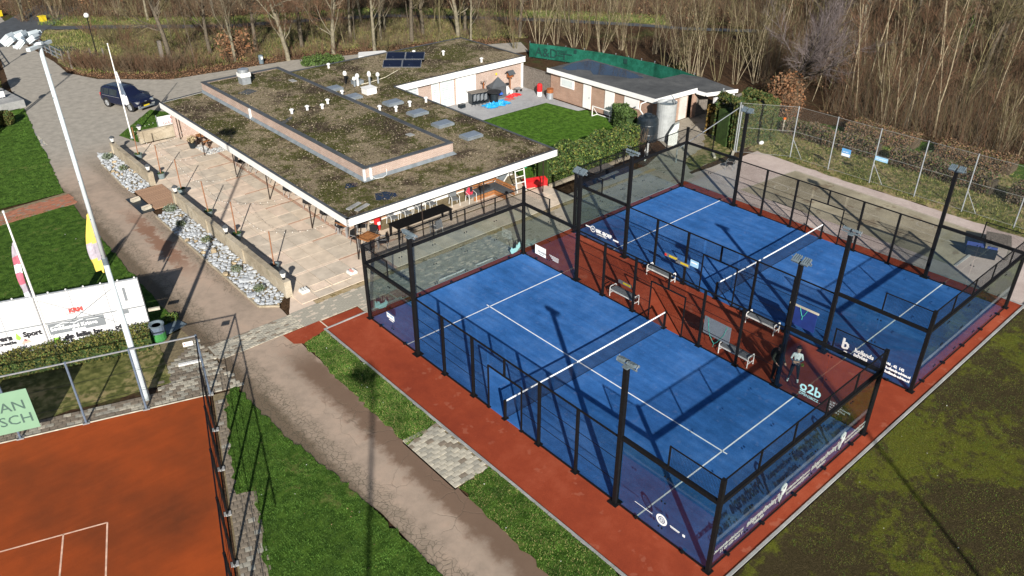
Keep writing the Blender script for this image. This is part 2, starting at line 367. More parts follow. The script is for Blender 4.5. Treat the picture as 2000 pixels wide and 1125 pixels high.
MAT['bark_big']=simple('grey_green_trunk_bark',(.17,.15,.105),.9,0,.45,4,.5)
MAT['twig']=simple('brown_twigs',(.125,.090,.057),.9,0,.35,2.5)
MAT['twig_olive']=simple('olive_twigs',(.145,.122,.060),.9,0,.35,2.5)
MAT['twig_purple']=simple('grey_purple_twigs',(.165,.135,.132),.9,0,.3,2.5)
MAT['twig_red']=simple('rusty_twigs',(.14,.078,.045),.9,0,.35,2.5)
MAT['deadleaf']=simple('dead_leaves',(.20,.11,.058),.85,0,.45,3,mode='pos')
MAT['leaf']=simple('hedge_leaf',(.062,.105,.022),.7,0,.55,4,mode='pos')
MAT['leaf_dark']=simple('dark_hedge_leaf',(.030,.058,.012),.7,0,.5,4,mode='pos')
MAT['leaf_yellow']=simple('yellow_leaf',(.15,.17,.03),.7,0,.4,4,mode='pos')
MAT['leaf_olive']=simple('olive_conifer',(.085,.080,.020),.8,0,.5,4,mode='pos')
MAT['leaf_grey']=simple('grey_green_herb',(.17,.20,.15),.85,0,.3,8,mode='pos')
MAT['stone']=simple('pale_grey_rock',(.36,.38,.40),.85,0,.35,5,.6)
MAT['stone_warm']=simple('ochre_rock',(.42,.33,.21),.85,0,.35,5,.6)
MAT['skin']=simple('skin',(.55,.33,.24),.6,0,.1,6)
MAT['cloth_black']=simple('black_cloth',(.014,.014,.016),.9,0,.3,12)
MAT['cloth_green']=simple('dark_green_cloth',(.020,.028,.020),.9,0,.3,12)
MAT['cloth_white']=simple('pale_blue_white_cloth',(.78,.80,.82),.85,0,.12,10)
MAT['cloth_navy']=simple('slate_blue_cloth',(.10,.13,.18),.9,0,.2,10)
MAT['hair']=simple('dark_brown_hair',(.022,.013,.009),.7,0,.3,20)
MAT['shoe']=simple('white_shoe',(.70,.71,.72),.6,0,.1,10)
MAT['bannergreen']=simple('pale_green_banner',(.175,.30,.20),.7,0,.06,1.5)
MAT['bannertext']=simple('grey_green_lettering',(.055,.10,.085),.7,0,.06,3)
MAT['greenmesh']=m_spot('green_windbreak',(.005,.05,.032),(.009,.085,.055),(.016,.125,.085),.5,2.0,14,.8,.2)
MAT['textdark']=simple('dark_lettering',(.02,.02,.025),.6,0,.1,3)
MAT['textgrey']=simple('grey_print',(.17,.185,.20),.6,0,.05,2)
MAT['textred']=simple('red_lettering',(.50,.06,.05),.6,0,.1,3)
MAT['textwhite']=simple('white_lettering',(.80,.82,.83),.5,0,.04,3)
MAT['textcyan']=simple('pale_blue_lettering',(.50,.78,.80),.5,0,.05,3)
MAT['textgreen']=simple('lime_mark',(.28,.62,.07),.6,0,.08,3)
MAT['textsalmon']=simple('salmon_mark',(.80,.36,.30),.6,0,.08,3)
MAT['bluesign']=simple('blue_sign',(.10,.30,.58),.5,0,.1,3)
MAT['lightblue']=simple('pale_blue_sign',(.30,.52,.72),.5,0,.1,3)
MAT['navyboard']=simple('navy_board',(.012,.030,.155),.6,0,.15,3)
MAT['greyboard']=simple('grey_mesh_board',(.19,.22,.26),.8,0,.2,30)
MAT['cord']=simple('turquoise_cord',(.05,.42,.35),.7,0,.1,6)
MAT['paver_a']=simple('beige_paver',(.42,.385,.31),.9,0,.3,3,.3)
MAT['paver_b']=simple('grey_paver',(.31,.29,.24),.9,0,.3,3,.3)
MAT['paver_c']=simple('brown_paver',(.20,.165,.125),.9,0,.3,4,.3)
MAT['slab_a']=simple('sandy_slab',(.56,.465,.365),.9,0,.16,1.5,.25,mode='pos')
MAT['slab_b']=simple('greyish_slab',(.49,.42,.34),.9,0,.18,1.5,.25,mode='pos')
MAT['slab_c']=simple('rosy_slab',(.58,.465,.37),.9,0,.16,1.5,.25,mode='pos')
MAT['slab_red']=simple('red_brown_slab',(.40,.255,.185),.9,0,.2,2,.25,mode='pos')
MAT['joint']=simple('mossy_joint',(.19,.15,.085),.95,0,.4,6,mode='pos')
MAT['redbrick_path']=simple('red_paving_brick',(.30,.125,.075),.9,0,.25,3,.3)
MAT['puddle']=simple('puddle_water',(.010,.014,.03),.06,0,.4,1,mode='pos',spec=.6)
MAT['bulb']=simple('white_bulb',(.75,.74,.70),.4,0,.05,9)
def m_glass():
    m=bpy.data.materials.new('tempered_glass'); m.use_nodes=True; t=m.node_tree; t.nodes.clear()
    o=N(t,'ShaderNodeOutputMaterial'); tr=N(t,'ShaderNodeBsdfTransparent'); gl=N(t,'ShaderNodeBsdfGlossy'); fr=N(t,'ShaderNodeFresnel'); mx=N(t,'ShaderNodeMixShader')
    tr.inputs[0].default_value=(.83,.87,.86,1); gl.inputs['Roughness'].default_value=.02; gl.inputs[0].default_value=(.9,.95,.95,1); fr.inputs[0].default_value=1.5
    ge=N(t,'ShaderNodeNewGeometry'); ir=N(t,'ShaderNodeMapRange'); t.links.new(ge.outputs['Backfacing'],ir.inputs[0]); ir.inputs[3].default_value=1.5; ir.inputs[4].default_value=1/1.5; t.links.new(ir.outputs[0],fr.inputs[0]); t.links.new(fr.outputs[0],mx.inputs[0]); t.links.new(tr.outputs[0],mx.inputs[1]); t.links.new(gl.outputs[0],mx.inputs[2]); t.links.new(mx.outputs[0],o.inputs[0])
    return m
MAT['glass']=m_glass()
def text(body, size, mat, parent, org, right, upv, align='LEFT', name='lettering', ext=.003, sx=1.0, bold=0.0):
    cu=bpy.data.curves.new(name,'FONT'); cu.body=body; cu.size=size; cu.align_x=align; cu.extrude=ext; cu.resolution_u=2; cu.offset=bold
    ob=bpy.data.objects.new('tmp',cu); COL.objects.link(ob); me=bpy.data.meshes.new_from_object(ob); bpy.data.objects.remove(ob)
    me.name=name; me.materials.clear(); me.materials.append(mat)
    o=link(name,me,parent)
    rv=Vector(right).normalized(); uv=Vector(upv).normalized(); nv=rv.cross(uv)
    Mx=Matrix((rv*sx,uv,nv)).transposed().to_4x4(); Mx.translation=Vector(org)
    o.matrix_local=Mx; return o
# ================================================================ GROUND
struct(sheet('ground',[(-160,-120),(260,-120),(260,260),(-160,260)],-.06,MAT['forest']))
lane=[(-3.9,-60),(-3.85,-16.7),(-3.7,-8.7),(-3.55,.2),(-3.5,1.4),(-2.9,3.0),(-2.85,4.0),(-3.5,4.7),(-3.55,15),(-3.45,22),(-3.15,29.5),(-2.5,32.2),(-.5,34.8),(3.5,39.5),(6.5,33.2),(12,33.4),(32,35.2),(40,32.5),(42,36),(33,40.5),(20,45.9),(8.2,47.3),(3.2,52),(1.7,56),(1.9,61.5),(1.6,70),(3,90),(-1,92),(-1.2,72),(-1.9,66),(-3.4,56),(-4.4,48),(-5.2,41.5),(-5.8,36),(-6.95,27.2),(-7.05,23.8),(-7.35,12.3),(-7.3,5.2),(-7.0,1.7),(-7.35,-4.8),(-6.5,-11),(-6.55,-16),(-6.4,-60)]
struct(sheet('driveway',jag(lane,.5,.05,3),0.0,MAT['asphalt']))
struct(sheet('driveway_corner',[(-3.0,31.9),(-2.2,30.9),(.25,31.7),(.15,33.5),(-.3,34.9),(-.8,35.0)],.008,MAT['asphalt']))
struct(sheet('road',jag([(-1.3,71.5),(1.7,71.5),(4.5,76),(12,88),(8,93),(-1,80)],.8,.1,5),.012,MAT['felt']))
struct(sheet('footpath',jag([(4,78.2),(13,71.2),(21.3,64.0),(30,60.4),(38.4,56.4),(46,47.5),(52,40.2),(57,32.8),(60,27.4),(66,20),(67,21),(61,28.4),(58,33.9),(53,41.6),(47,48.8),(39,57.8),(30.5,62.0),(22,65.6),(14,72.6),(5,79.6)],.8,.12,6),-.02,MAT['felt']))
struct(sheet('embankment',jag([(2.2,60),(2.5,55),(8.5,49.5),(20,47.6),(33,43),(44,37),(47,46),(38,56),(30,60),(21,63.8),(13,71),(4,78)],.9,.3,8),-.03,MAT['rough_grass']))
struct(sheet('grass_verge',jag([(5,79.6),(14,72.6),(22,65.6),(30.5,62),(39,57.8),(47,48.8),(53,41.6),(60,30),(64,34),(56,45),(49,53),(40,62),(31,66),(23,70),(14,78),(7,86)],.9,.4,9),-.035,MAT['rough_grass']))
struct(sheet('leaf_strip',jag([(1.9,55.5),(3.4,52),(8.2,47.4),(20,46),(33,40.6),(42,36.1),(44,38.5),(34,43.6),(21,49),(9,51),(4,56)],.5,.25,12),-.015,MAT['forest']))
lawn_l=jag([(-7.2,5.6),(-7.2,12.3),(-6.95,22.6),(-6.9,23.6),(-10.8,24.15),(-30,20),(-30,13.2)],.35,.10,21)
struct(sheet('lawn',lawn_l,.03,MAT['grass']))
lawn_l2=jag([(-6.75,26.0),(-6.7,27.2),(-5.75,34),(-5.2,39.5),(-4.6,44),(-4.2,47),(-12,47.5),(-30,36),(-30,22.4),(-10.8,26.0)],.35,.10,22)
struct(sheet('lawn',lawn_l2,.03,MAT['grass']))
strip_n=jag([(-3.5,.15),(-2.2,.5),(-2.2,-8.35),(-3.85,-8.7),(-3.7,-4)],.22,.13,23)
struct(sheet('lawn',strip_n,.03,MAT['grass']))
strip_s=jag([(-3.75,-11.8),(-2.2,-11.7),(-2.2,-40),(-4.0,-40),(-3.95,-16.7)],.22,.13,24)
struct(sheet('lawn',strip_s,.03,MAT['grass']))
clay_lawn=jag([(-7.85,-1.1),(-7.25,-.75),(-7.15,-4.8),(-6.75,-8),(-6.6,-11),(-6.5,-14.5),(-6.5,-40),(-20,-40),(-10.62,-10.6),(-9.40,-7.0),(-9.95,-6.75),(-9.1,-4.3)],.22,.15,25)
struct(sheet('lawn',clay_lawn,.025,MAT['grass']))
struct(sheet('lawn',jag([(-9.2,1.35),(-8.4,5.2),(-30,12.6),(-30,6.6),(-16,2.85)],.3,.12,26),.02,MAT['straw_grass']))
sign_lawn=jag([(-.5,34.75),(.1,32.3),(6.2,32.3),(7,33.1),(3.6,39.5)],.4,.06,27)
struct(sheet('lawn',sign_lawn,.03,MAT['grass']))
yard_lawn=[(17.2,7.0),(30.6,6.6),(30.6,15.2),(29.9,15.4),(29.45,18.75),(17.2,18.9)]
struct(sheet('lawn',yard_lawn,.03,MAT['grass_bright']))
moss=jag([(-40,-20.66),(70,-20.66),(70,-80),(-40,-80)],1.2,0,28)
struct(sheet('moss_lawn',moss,.02,MAT['moss_lawn']))
struct(sheet('courtyard_paving',[(17.2,18.9),(29.45,18.75),(29.9,15.4),(30.65,15.25),(30.65,19.9),(31.4,21.2),(31.4,23.5),(17.2,23.5)],.045,MAT['yardpave']))
struct(sheet('back_yard',[(11,.5),(26,.45),(26.3,1.2),(31.6,1.4),(35,5.5),(38,6.5),(38,8.4),(30.6,8.4),(28.8,5.2),(25,3.9),(18,4.1),(11,3.9)],.012,m_spot('yard_ground',(.25,.22,.175),(.32,.285,.23),(.38,.335,.28),.3,1.6,24,.9,.3,(1.2,.57,(.12,.10,.065),.6))))
struct(sheet('rough_patch',jag([(26.6,1.3),(31.7,1.3),(34.5,1.3),(36.5,4.8),(33,5.0),(30.8,3.4),(28,2.9)],.4,.15,31),.018,MAT['rough_grass']))
struct(sheet('gravel',jag([(24.6,1.0),(33.2,.4),(32.9,-6),(32.8,-17),(33,-22),(24.6,-22)],.5,.10,32),.005,MAT['gravel']))
struct(sheet('rough_verge',jag([(32.9,1.0),(38.6,2.5),(41.5,-3),(43,-10),(46,-22),(46,-30),(33,-30),(32.8,-17),(32.9,-6)],.5,.25,33),.0,MAT['rough_grass']))
struct(sheet('meadow_strip',jag([(38.0,6.0),(40.5,5),(43.4,-3),(44.5,-12),(47,-24),(44,-24),(41.6,-12),(39.8,-3)],.6,.35,34),.006,MAT['grass']))
turf=struct(sheet('sanded_turf_pitch',[(26.4,-2.9),(32.0,-3.5),(31.6,-16.2),(26.4,-16.5)],.016,MAT['sandturf']))
def lines(parent,segs,z,w,mat,name='line'):
    for (x0,y0,x1,y1) in segs:
        d=Vector((x1-x0,y1-y0)); d.normalize(); n=Vector((-d.y,d.x))*w/2
        mb=MB(); mb.prism([(x0-n.x,y0-n.y),(x1-n.x,y1-n.y),(x1+n.x,y1+n.y),(x0+n.x,y0+n.y)],z-.003,z); mb.build(name,mat,parent)
MAT['fadedline']=simple('faded_line',(.36,.33,.27),.9,0,.25,3,mode='pos')
lines(turf,[(31.9,-3.5,31.5,-16.2),(29.15,-3.2,29.15,-16.4),(26.5,-2.9,32.0,-3.5)],.024,.07,MAT['fadedline'])
for cx,cy in ((28.6,-4.5),(30.2,-13.2)):
    mb=MB(); n=20
    for i in range(n):
        a,b=2*PI*i/n,2*PI*(i+1)/n
        mb.quad(*[(cx+r*math.cos(t),cy+r*math.sin(t),.025) for r,t in ((.42,a),(.48,a),(.48,b),(.42,b))])
    mb.build('line',MAT['fadedline'],turf)
# edging boards of the turf
mb=MB(); mb.bx(26.5,31.6,-16.6,-16.48,0,.06); mb.build('edging_board',MAT['kerb'],turf)
# ---------------------------------------------------------------- red surround and kerbs
sur=struct(sheet('red_surround',[(-2.1,-20.5),(24.85,-20.5),(24.85,.42),(.3,.42),(.3,.56),(-2.1,.56)],.022,MAT['red']))
struct(sheet('red_ramp',[(-3.85,.47),(-3.45,.15),(-2.0,.60),(-2.0,1.42),(-3.9,1.42)],.040,MAT['red']))
struct(sheet('red_ramp',[(-1.93,.66),(.05,.66),(.05,1.30),(-1.93,1.34)],.034,MAT['red']))
def kerb(name,a,b,w,h,step,mat):
    k=struct(thing(name,None,None)); a=Vector(a); b=Vector(b); L=(b-a).length; n=max(1,int(L/step)); d=(b-a)/n; ang=math.atan2(d.y,d.x)
    me=MB().box((0,0,h/2),(d.length-.012,w,h)).mesh('kerb_stone',mat)
    for i in range(min(n,60)):
        p=a+d*(i+.5); link('kerb_stone',me,k,(p.x,p.y,random.uniform(-.006,.004)),ang)
kerb('kerb',(-2.16,-21),(-2.16,.62),.09,.075,1.0,MAT['kerb'])
kerb('kerb',(-2.1,.60),(.1,.60),.06,.07,1.0,MAT['kerb'])
kerb('kerb',(-2.1,-20.56),(32,-20.56),.10,.07,1.0,MAT['kerb'])
kerb('kerb',(24.9,-20.5),(24.9,.45),.06,.05,1.0,MAT['kerb'])
kerb('kerb',(.3,.46),(24.9,.46),.05,.05,1.0,MAT['kerb'])
kerb('kerb',(-1.98,.58),(-1.98,1.40),.05,.06,.8,MAT['slab_a'])
# ---------------------------------------------------------------- pavers beside the courts
def pavers(name,x0,x1,y0,y1,pw,ph,z,mats,seed,rot=0,org=(0,0),bond=.5,limit=300,inside=None,piece='paver',gap=.018,base=None,drop=.012):
    """a bed of loose blocks: the nearest ones as objects, the rest joined"""
    rg=random.Random(seed); bed=struct(thing(name,None,None))
    ca,sa=math.cos(rot),math.sin(rot); pts=[]
    j=0; y=y0
    while y<y1-.3*ph:
        x=x0-(pw*bond if j%2 else 0)
        while x<x1-.2*pw:
            a=max(x,x0); b=min(x+pw,x1)
            if b-a>.3*pw: pts.append(((a+b)/2,y+ph/2,b-a))
            x+=pw
        y+=ph; j+=1
    out=[]
    for cx,cy,w in pts:
        X=org[0]+cx*ca-cy*sa; Y=org[1]+cx*sa+cy*ca
        if inside is None or inside(X,Y): out.append((X,Y,w))
    cp=CPOS; out.sort(key=lambda q:(q[0]-cp.x)**2+(q[1]-cp.y)**2)
    cache={}; rest=MB()
    for i,(X,Y,w) in enumerate(out):
        mi=rg.choices(range(len(mats)),[.55,.3,.15][:len(mats)])[0]
        zz=z+rg.uniform(-drop,drop*.4)
        if i<limit:
            key=(round(w,2),mi)
            if key not in cache: cache[key]=MB().box((0,0,-.03),(w-gap,ph-gap,.06)).mesh(piece,mats[mi])
            link(piece,cache[key],bed,(X,Y,zz),rot+rg.uniform(-.012,.012))
        else: rest.box((X,Y,zz-.03),(w-gap,ph-gap,.06),rot,mi)
    if rest.v: o=rest.build(piece+'s',mats,bed); o['kind']='stuff'
    if base: sheet('bedding',base,z-.035,MAT['joint'],bed)
    return bed
PV=[MAT['paver_a'],MAT['paver_b'],MAT['paver_c']]
pavers('paved_area',-3.85,-2.22,-11.7,-8.45,.31,.21,.035,PV,1,base=[(-3.9,-11.75),(-2.2,-11.75),(-2.2,-8.4),(-3.9,-8.4)])
# brick band across the lane, brick path between terrace and courts
PB=[MAT['paver_b'],MAT['paver_a'],MAT['paver_c']]
pavers('brick_band',-6.95,-2.75,1.52,2.86,.24,.115,.028,PB,2,base=[(-7,1.48),(-2.7,1.48),(-2.7,2.9),(-7,2.9)])
pavers('brick_path',-2.75,11.0,1.42,2.9,.22,.11,.030,[MAT['paver_b'],MAT['paver_b'],MAT['slab_b']],3,drop=.003,base=[(-2.75,1.4),(11,1.4),(11,2.9),(-2.75,2.9)],gap=.012)
pavers('brick_path',.12,11.0,.52,1.40,.22,.11,.030,[MAT['paver_b'],MAT['paver_b'],MAT['slab_b']],4,drop=.003,limit=120,base=[(.1,.5),(11,.5),(11,1.42),(.1,1.42)],gap=.012)
struct(sheet('gutter',jag([(-1.3,2.9),(11,2.9),(25,2.95),(25,3.25),(11,3.28),(-1.3,3.25)],.3,.05,41),.03,m_spot('mossy_gutter',(.33,.26,.16),(.38,.29,.17),(.27,.20,.09),.5,2.5,20,.95,.4,(2.2,.55,(.14,.11,.04),.8))))
struct(sheet('brick_path',jag([(-2.8,2.9),(-1.3,2.9),(-1.3,4.4),(-2.0,4.35)],.3,.03,42),.024,MAT['slab_c']))
ROTC=math.atan2(.318,-.948)-PI     # clay court axis
def inside_apron(X,Y):
    q=Vector((X+8.28,Y+.55)); s=q.x*-.948+q.y*.318; d=q.x*.318+q.y*.948
    if Y>5.5 or X>-6.98-.02*Y: return False
    if s<2.0: return .08<d<2.6+2.2*max(0,min(1,(1.6-s)/1.2))
    return .08<d<.95
pavers('paved_apron',-10,3,-.3,8,.30,.21,.02,[MAT['paver_c'],MAT['paver_b'],MAT['paver_a']],5,rot=ROTC,org=(-8.28,-.55),inside=inside_apron,base=[(-16,2.0),(-8.28,-.5),(-7.1,1.2),(-7.15,5.2),(-8.4,5.0),(-9.6,1.0),(-16,2.95)])
pavers('paved_apron',.12,.52,-6.4,-0.6,.25,.21,.0,[MAT['paver_c'],MAT['paver_c'],MAT['paver_b']],6,rot=ROTC,org=(-8.28,-.55),limit=120,base=[(-8.2,-.6),(-7.5,-.8),(-11.3,-12),(-12,-11.8)])
pavers('paved_apron',.12,1.08,-13,-6.4,.25,.21,.028,[MAT['paver_c'],MAT['paver_c'],MAT['paver_b']],7,rot=ROTC,org=(-8.28,-.55),limit=160)
pavers('garden_path',-16,-6.75,0,1.75,.24,.12,.045,[MAT['redbrick_path'],MAT['redbrick_path'],MAT['paver_c']],8,rot=R(6),org=(.4,24.55),limit=200,base=[(-14,22.9),(-6.7,23.7),(-6.7,26.0),(-14,25.3)],inside=lambda X,Y:X<-6.65)
# white inset strip and post footing slab
mb=MB(); mb.box((-8.05,2.19,.05),(.95,.16,.07),ROTC); tag(mb.build('marker_block',MAT['white']),'long white painted block lying on the grey pavers by the clay court corner','block')
# grass pavers along the lane (honeycomb grid)
pavers('grid_paving',-5.85,-5.1,36.4,40.6,.16,.38,.02,[MAT['kerb'],MAT['paver_a']],9,bond=.5,gap=.05,limit=120)
# ---------------------------------------------------------------- clay court
Cx,Cy=-8.28,-.55; cu=Vector((-.948,.318)); cv=Vector((-.318,-.948))
def cl(s,d): return (Cx+cu.x*s+cv.x*d, Cy+cu.y*s+cv.y*d)
clay=struct(sheet('clay_court',[cl(.05,.06),cl(36,.06),cl(36,36),cl(.05,36)],.03,MAT['clay']))
mb=MB(); a,b=cl(0,0),cl(36,0); mb.box(((a[0]+b[0])/2,(a[1]+b[1])/2,.03),(36,.06,.06),ROTC); mb.build('edging_strip',MAT['paver_a'],clay)
p0=(-13.87,-5.05)
def clp(a,b): return (p0[0]+cu.x*a+cv.x*b, p0[1]+cu.y*a+cv.y*b)
for (a,b) in (((0,0),(10.97,0)),((0,0),(0,23)),((1.37,0),(1.37,23))):
    q=clp(*a); w=clp(*b); lines(clay,[(q[0],q[1],w[0],w[1])],.036,.055,MAT['clayline'])
# ---------------------------------------------------------------- padel courts
def court(ox,name):
    c=struct(sheet(name,[(ox,-20),(ox+10,-20),(ox+10,0),(ox,0)],.034,MAT['blue']))
    lines(c,[(ox,-3.05,ox+10,-3.05),(ox,-16.95,ox+10,-16.95),(ox+5,-2.83,ox+5,-17.17)],.040,.055,MAT['line'])
    return c
court(0,'padel_court'); court(13.98,'padel_court')
def wiregrid(mb, P, U, V, lu, lv, step, r, off=0.0):
    """square welded mesh: wires along U and V"""
    P=Vector(P); U=Vector(U); V=Vector(V); n=U.cross(V)
    def strip(a,b,w):
        d=(b-a).normalized(); s=d.cross(n).normalized()*w
        o=n*w*.8
        mb.add([a-s,a+s,b+s,b-s,a+o,b+o],[(0,1,2,3),(0,3,5,4),(1,4,5,2)])
    for i in range(1,int(lu/step)): strip(P+U*(i*step),P+U*(i*step)+V*lv,r)
    for i in range(1,int(lv/step)): strip(P+V*(i*step),P+V*(i*step)+U*lu,r)
G3=(1,0,0)
def cage(ox,label):
    cg=thing('padel_cage',label,'court cage',(ox,0,0))
    K=MAT['black']
    def post(x,y,h,w=.10,name='post',z0=0.0):
        mb=MB(); mb.bx(x-w/2,x+w/2,y-w/2,y+w/2,z0,h)
        if z0==0: mb.bx(x-w*1.3,x+w*1.3,y-w*1.3,y+w*1.3,.03,.05)
        return mb.build(name,K,cg)
    def rail(a,b,w=.07,name='rail'): return MB().bar(a,b,w).build(name,K,cg)
    mg=MB().box((0,0,1.5),(1.985,.014,2.96)).mesh('glass_panel',MAT['glass'])
    my=MB().box((0,0,1.5),(.014,1.985,2.96)).mesh('glass_panel',MAT['glass'])
    panes={}
    for ye,sg in ((0,1),(-20,-1)):
        for i in range(5):
            g=link('glass_panel',mg,cg,(1+2*i,ye,.06)); panes[('n' if ye==0 else 's',i)]=g
            cl_=MB()
            for zz in (.35,1.5,2.6):
                for dx in (-.93,.93): cl_.box((dx,0.012*sg,zz),(.05,.03,.05))
            cl_.box((0,.05*sg,.04),(.10,.12,.07)); cl_.build('glass_clamp',K,g)['kind']='stuff'
        for i in range(5):
            mb=MB(); wiregrid(mb,(2*i+.02,ye,3.1),(1,0,0),(0,0,1),1.96,.88,.05,.0040); mb.build('mesh_panel',MAT['wire'],cg)
        for i in range(1,5): post(2*i,ye,4.0,.055,'upright',3.0)
        rail((0,ye,3.06),(10,ye,3.06),.13); rail((0,ye,3.98),(10,ye,3.98),.04); rail((0,ye,.05),(10,ye,.05),.05)
    for xe,s in ((0,-1),(10,1)):
        for i,yc in enumerate((-1,-3,-17,-19)):
            g=link('glass_panel',my,cg,(xe,yc,.06)); panes[('w' if xe==0 else 'e',i)]=g
            cl_=MB()
            for zz in (.35,1.5,2.6):
                for dy in (-.93,.93): cl_.box((.012*s,dy,zz),(.03,.05,.05))
            cl_.box((.05*s,0,.04),(.12,.10,.07)); cl_.build('glass_clamp',K,g)['kind']='stuff'
        for y0,y1 in ((0,-4),(-16,-20)):
            rail((xe,y0,3.06),(xe,y1,3.06),.13); rail((xe,y0,.05),(xe,y1,.05),.05)
        for y0,y1 in ((-.04,-2),(-20+.04,-18)):
            ya,yb=max(y0,y1),min(y0,y1)
            mb=MB(); wiregrid(mb,(xe,yb,3.1),(0,1,0),(0,0,1),abs(ya-yb)-.03,.88,.05,.0040); mb.build('mesh_panel',MAT['wire'],cg)
            rail((xe,ya,3.98),(xe,yb,3.98),.035); post(xe,y1,4.0,.05,'upright',3.0)
        for y in (-6,-8,-12,-14): post(xe,y,3.0)
        post(xe,-9,2.18,.055); post(xe,-11,2.18,.055); post(xe,-10,3.0,.075,'upright',2.16)
        rail((xe,-9,2.16),(xe,-11,2.16),.055)
        rail((xe,-4,3.0),(xe,-16,3.0),.055)
        for y0,y1 in ((-4,-9),(-11,-16)): rail((xe,y0,.05),(xe,y1,.05),.05)
        for y0,y1 in ((-4,-6),(-6,-8),(-12,-14),(-14,-16)):
            mb=MB(); wiregrid(mb,(xe,y1+.04,.06),(0,1,0),(0,0,1),1.92,2.92,.05,.0030)
            for z in (1.0,2.0): mb.bar((xe,y1+.04,z),(xe,y0-.04,z),.018)
            mb.build('mesh_panel',MAT['wire'],cg)
        for y0,y1 in ((-8,-9),(-11,-12)):
            mb=MB(); wiregrid(mb,(xe,y1+.03,.06),(0,1,0),(0,0,1),.94,2.92,.05,.0040)
            for z in (1.0,2.0): mb.bar((xe,y1+.03,z),(xe,y0-.03,z),.018)
            mb.build('mesh_panel',MAT['wire'],cg)
        mb=MB(); wiregrid(mb,(xe,-10.97,2.2),(0,1,0),(0,0,1),1.94,.78,.05,.0040); mb.build('mesh_panel',MAT['wire'],cg)
        for y in (0,-20):
            mb=MB(); mb.bx(xe-.07,xe+.07,y-.07,y+.07,0,4.05); mb.bx(xe-.14,xe+.14,y-.14,y+.14,.03,.055); mb.build('corner_post',K,cg)
    return cg,panes
CAGE1,P1=cage(0,'black steel and glass cage round the nearer blue padel court')
CAGE2,P2=cage(13.98,'black steel and glass cage round the farther blue padel court by the gravel')
def net(ox,label):
    n=thing('padel_net',label,'net',(ox,-10,0))
    mb=MB()
    for i in range(1,222):
        x=.06+i*9.88/222
        mb.add([(x-.0035,0,.05),(x+.0035,0,.05),(x+.0035,0,.88),(x-.0035,0,.88)],[(0,1,2,3)])
    for k in range(1,19):
        z=.05+k*.0437; mb.add([(.06,.001,z-.0045),(9.94,.001,z-.0045),(9.94,.001,z+.0045),(.06,.001,z+.0045)],[(0,1,2,3)])
    mb.build('net_mesh',MAT['netcord'],n)
    mb=MB(); k=24
    for i in range(k):
        a,b=i/k,(i+1)/k; za=.955-.05*math.sin(PI*a); zb=.955-.05*math.sin(PI*b)
        mb.quad((10*a,-.02,za-.055),(10*b,-.02,zb-.055),(10*b,-.012,zb),(10*a,-.012,za)); mb.quad((10*a,.02,za-.055),(10*b,.02,zb-.055),(10*b,.012,zb),(10*a,.012,za)); mb.quad((10*a,-.012,za),(10*b,-.012,zb),(10*b,.012,zb),(10*a,.012,za))
    mb.build('net_band',MAT['line'],n)
    MB().bar((.05,0,.05),(9.95,0,.05),.012).build('net_cable',MAT['wire'],n)
    for x in (0.02,9.98):
        mb=MB(); mb.bx(x-.045,x+.045,-.045,.045,0,.98); mb.bx(x-.13,x+.13,-.1,.1,.035,.055); mb.build('net_post',MAT['black'],n)
net(0,'low black net with white top band across the nearer padel court'); net(13.98,'low black net with white top band across the farther padel court')
# floodlight masts on the cages
def floodmast(x,y,side,label):
    m=thing('floodlight_mast',label,'floodlight',(x,y,0),0,'black floodlight masts on the padel cages')
    mb=MB(); mb.bx(-.08,.08,-.08,.08,0,5.95); mb.bx(-.2,.2,-.2,.2,.025,.05); mb.build('pole',MAT['black'],m)
    mb=MB(); mb.box((0,0,5.97),(.22,.22,.05)); mb.bar((-.0,-.42,6.03),(0,.42,6.03),.05); mb.build('bracket',MAT['lampgrey'],m)
    for s,yy in ((1,-.20),(1,.20)):
        Rm=Matrix.Rotation(R(28)*side,3,'Y'); l=MB(); l.box((.05*side,yy,6.13),(.36,.30,.08),M=Rm)
        for q in (-.14,-.05,.05,.14): l.box((.03*side,yy+q*.9,6.19),(.28,.02,.04),M=Rm)
        h=l.build('lamp_head',MAT['lampgrey'],m)
        y2=MB()
        for dy in (-.2,.2): y2.bar((-.05*side,yy+dy,6.05),(.10*side,yy+dy,6.2),.022)
        y2.build('yoke',MAT['galv'],h)
    return m
XM=[(-.02,1),(10.12,-1),(13.9,1),(24.05,-1)]
LB=[['on the outer left side of the nearer court, at its clubhouse end','on the outer left side of the nearer court, at its grass field end'],
    ['on the right side of the nearer court, at its clubhouse end','on the right side of the nearer court, beside the two people'],
    ['on the left side of the farther court, at its clubhouse end','on the left side of the farther court, next to the navy board'],
    ['on the gravel side of the farther court, nearest the storage shed','on the gravel side of the farther court, nearest the wooden table']]
for (x,s),lb in zip(XM,LB):
    for y,t_ in zip((-4,-16),lb): floodmast(x,y,s,'black mast '+t_)
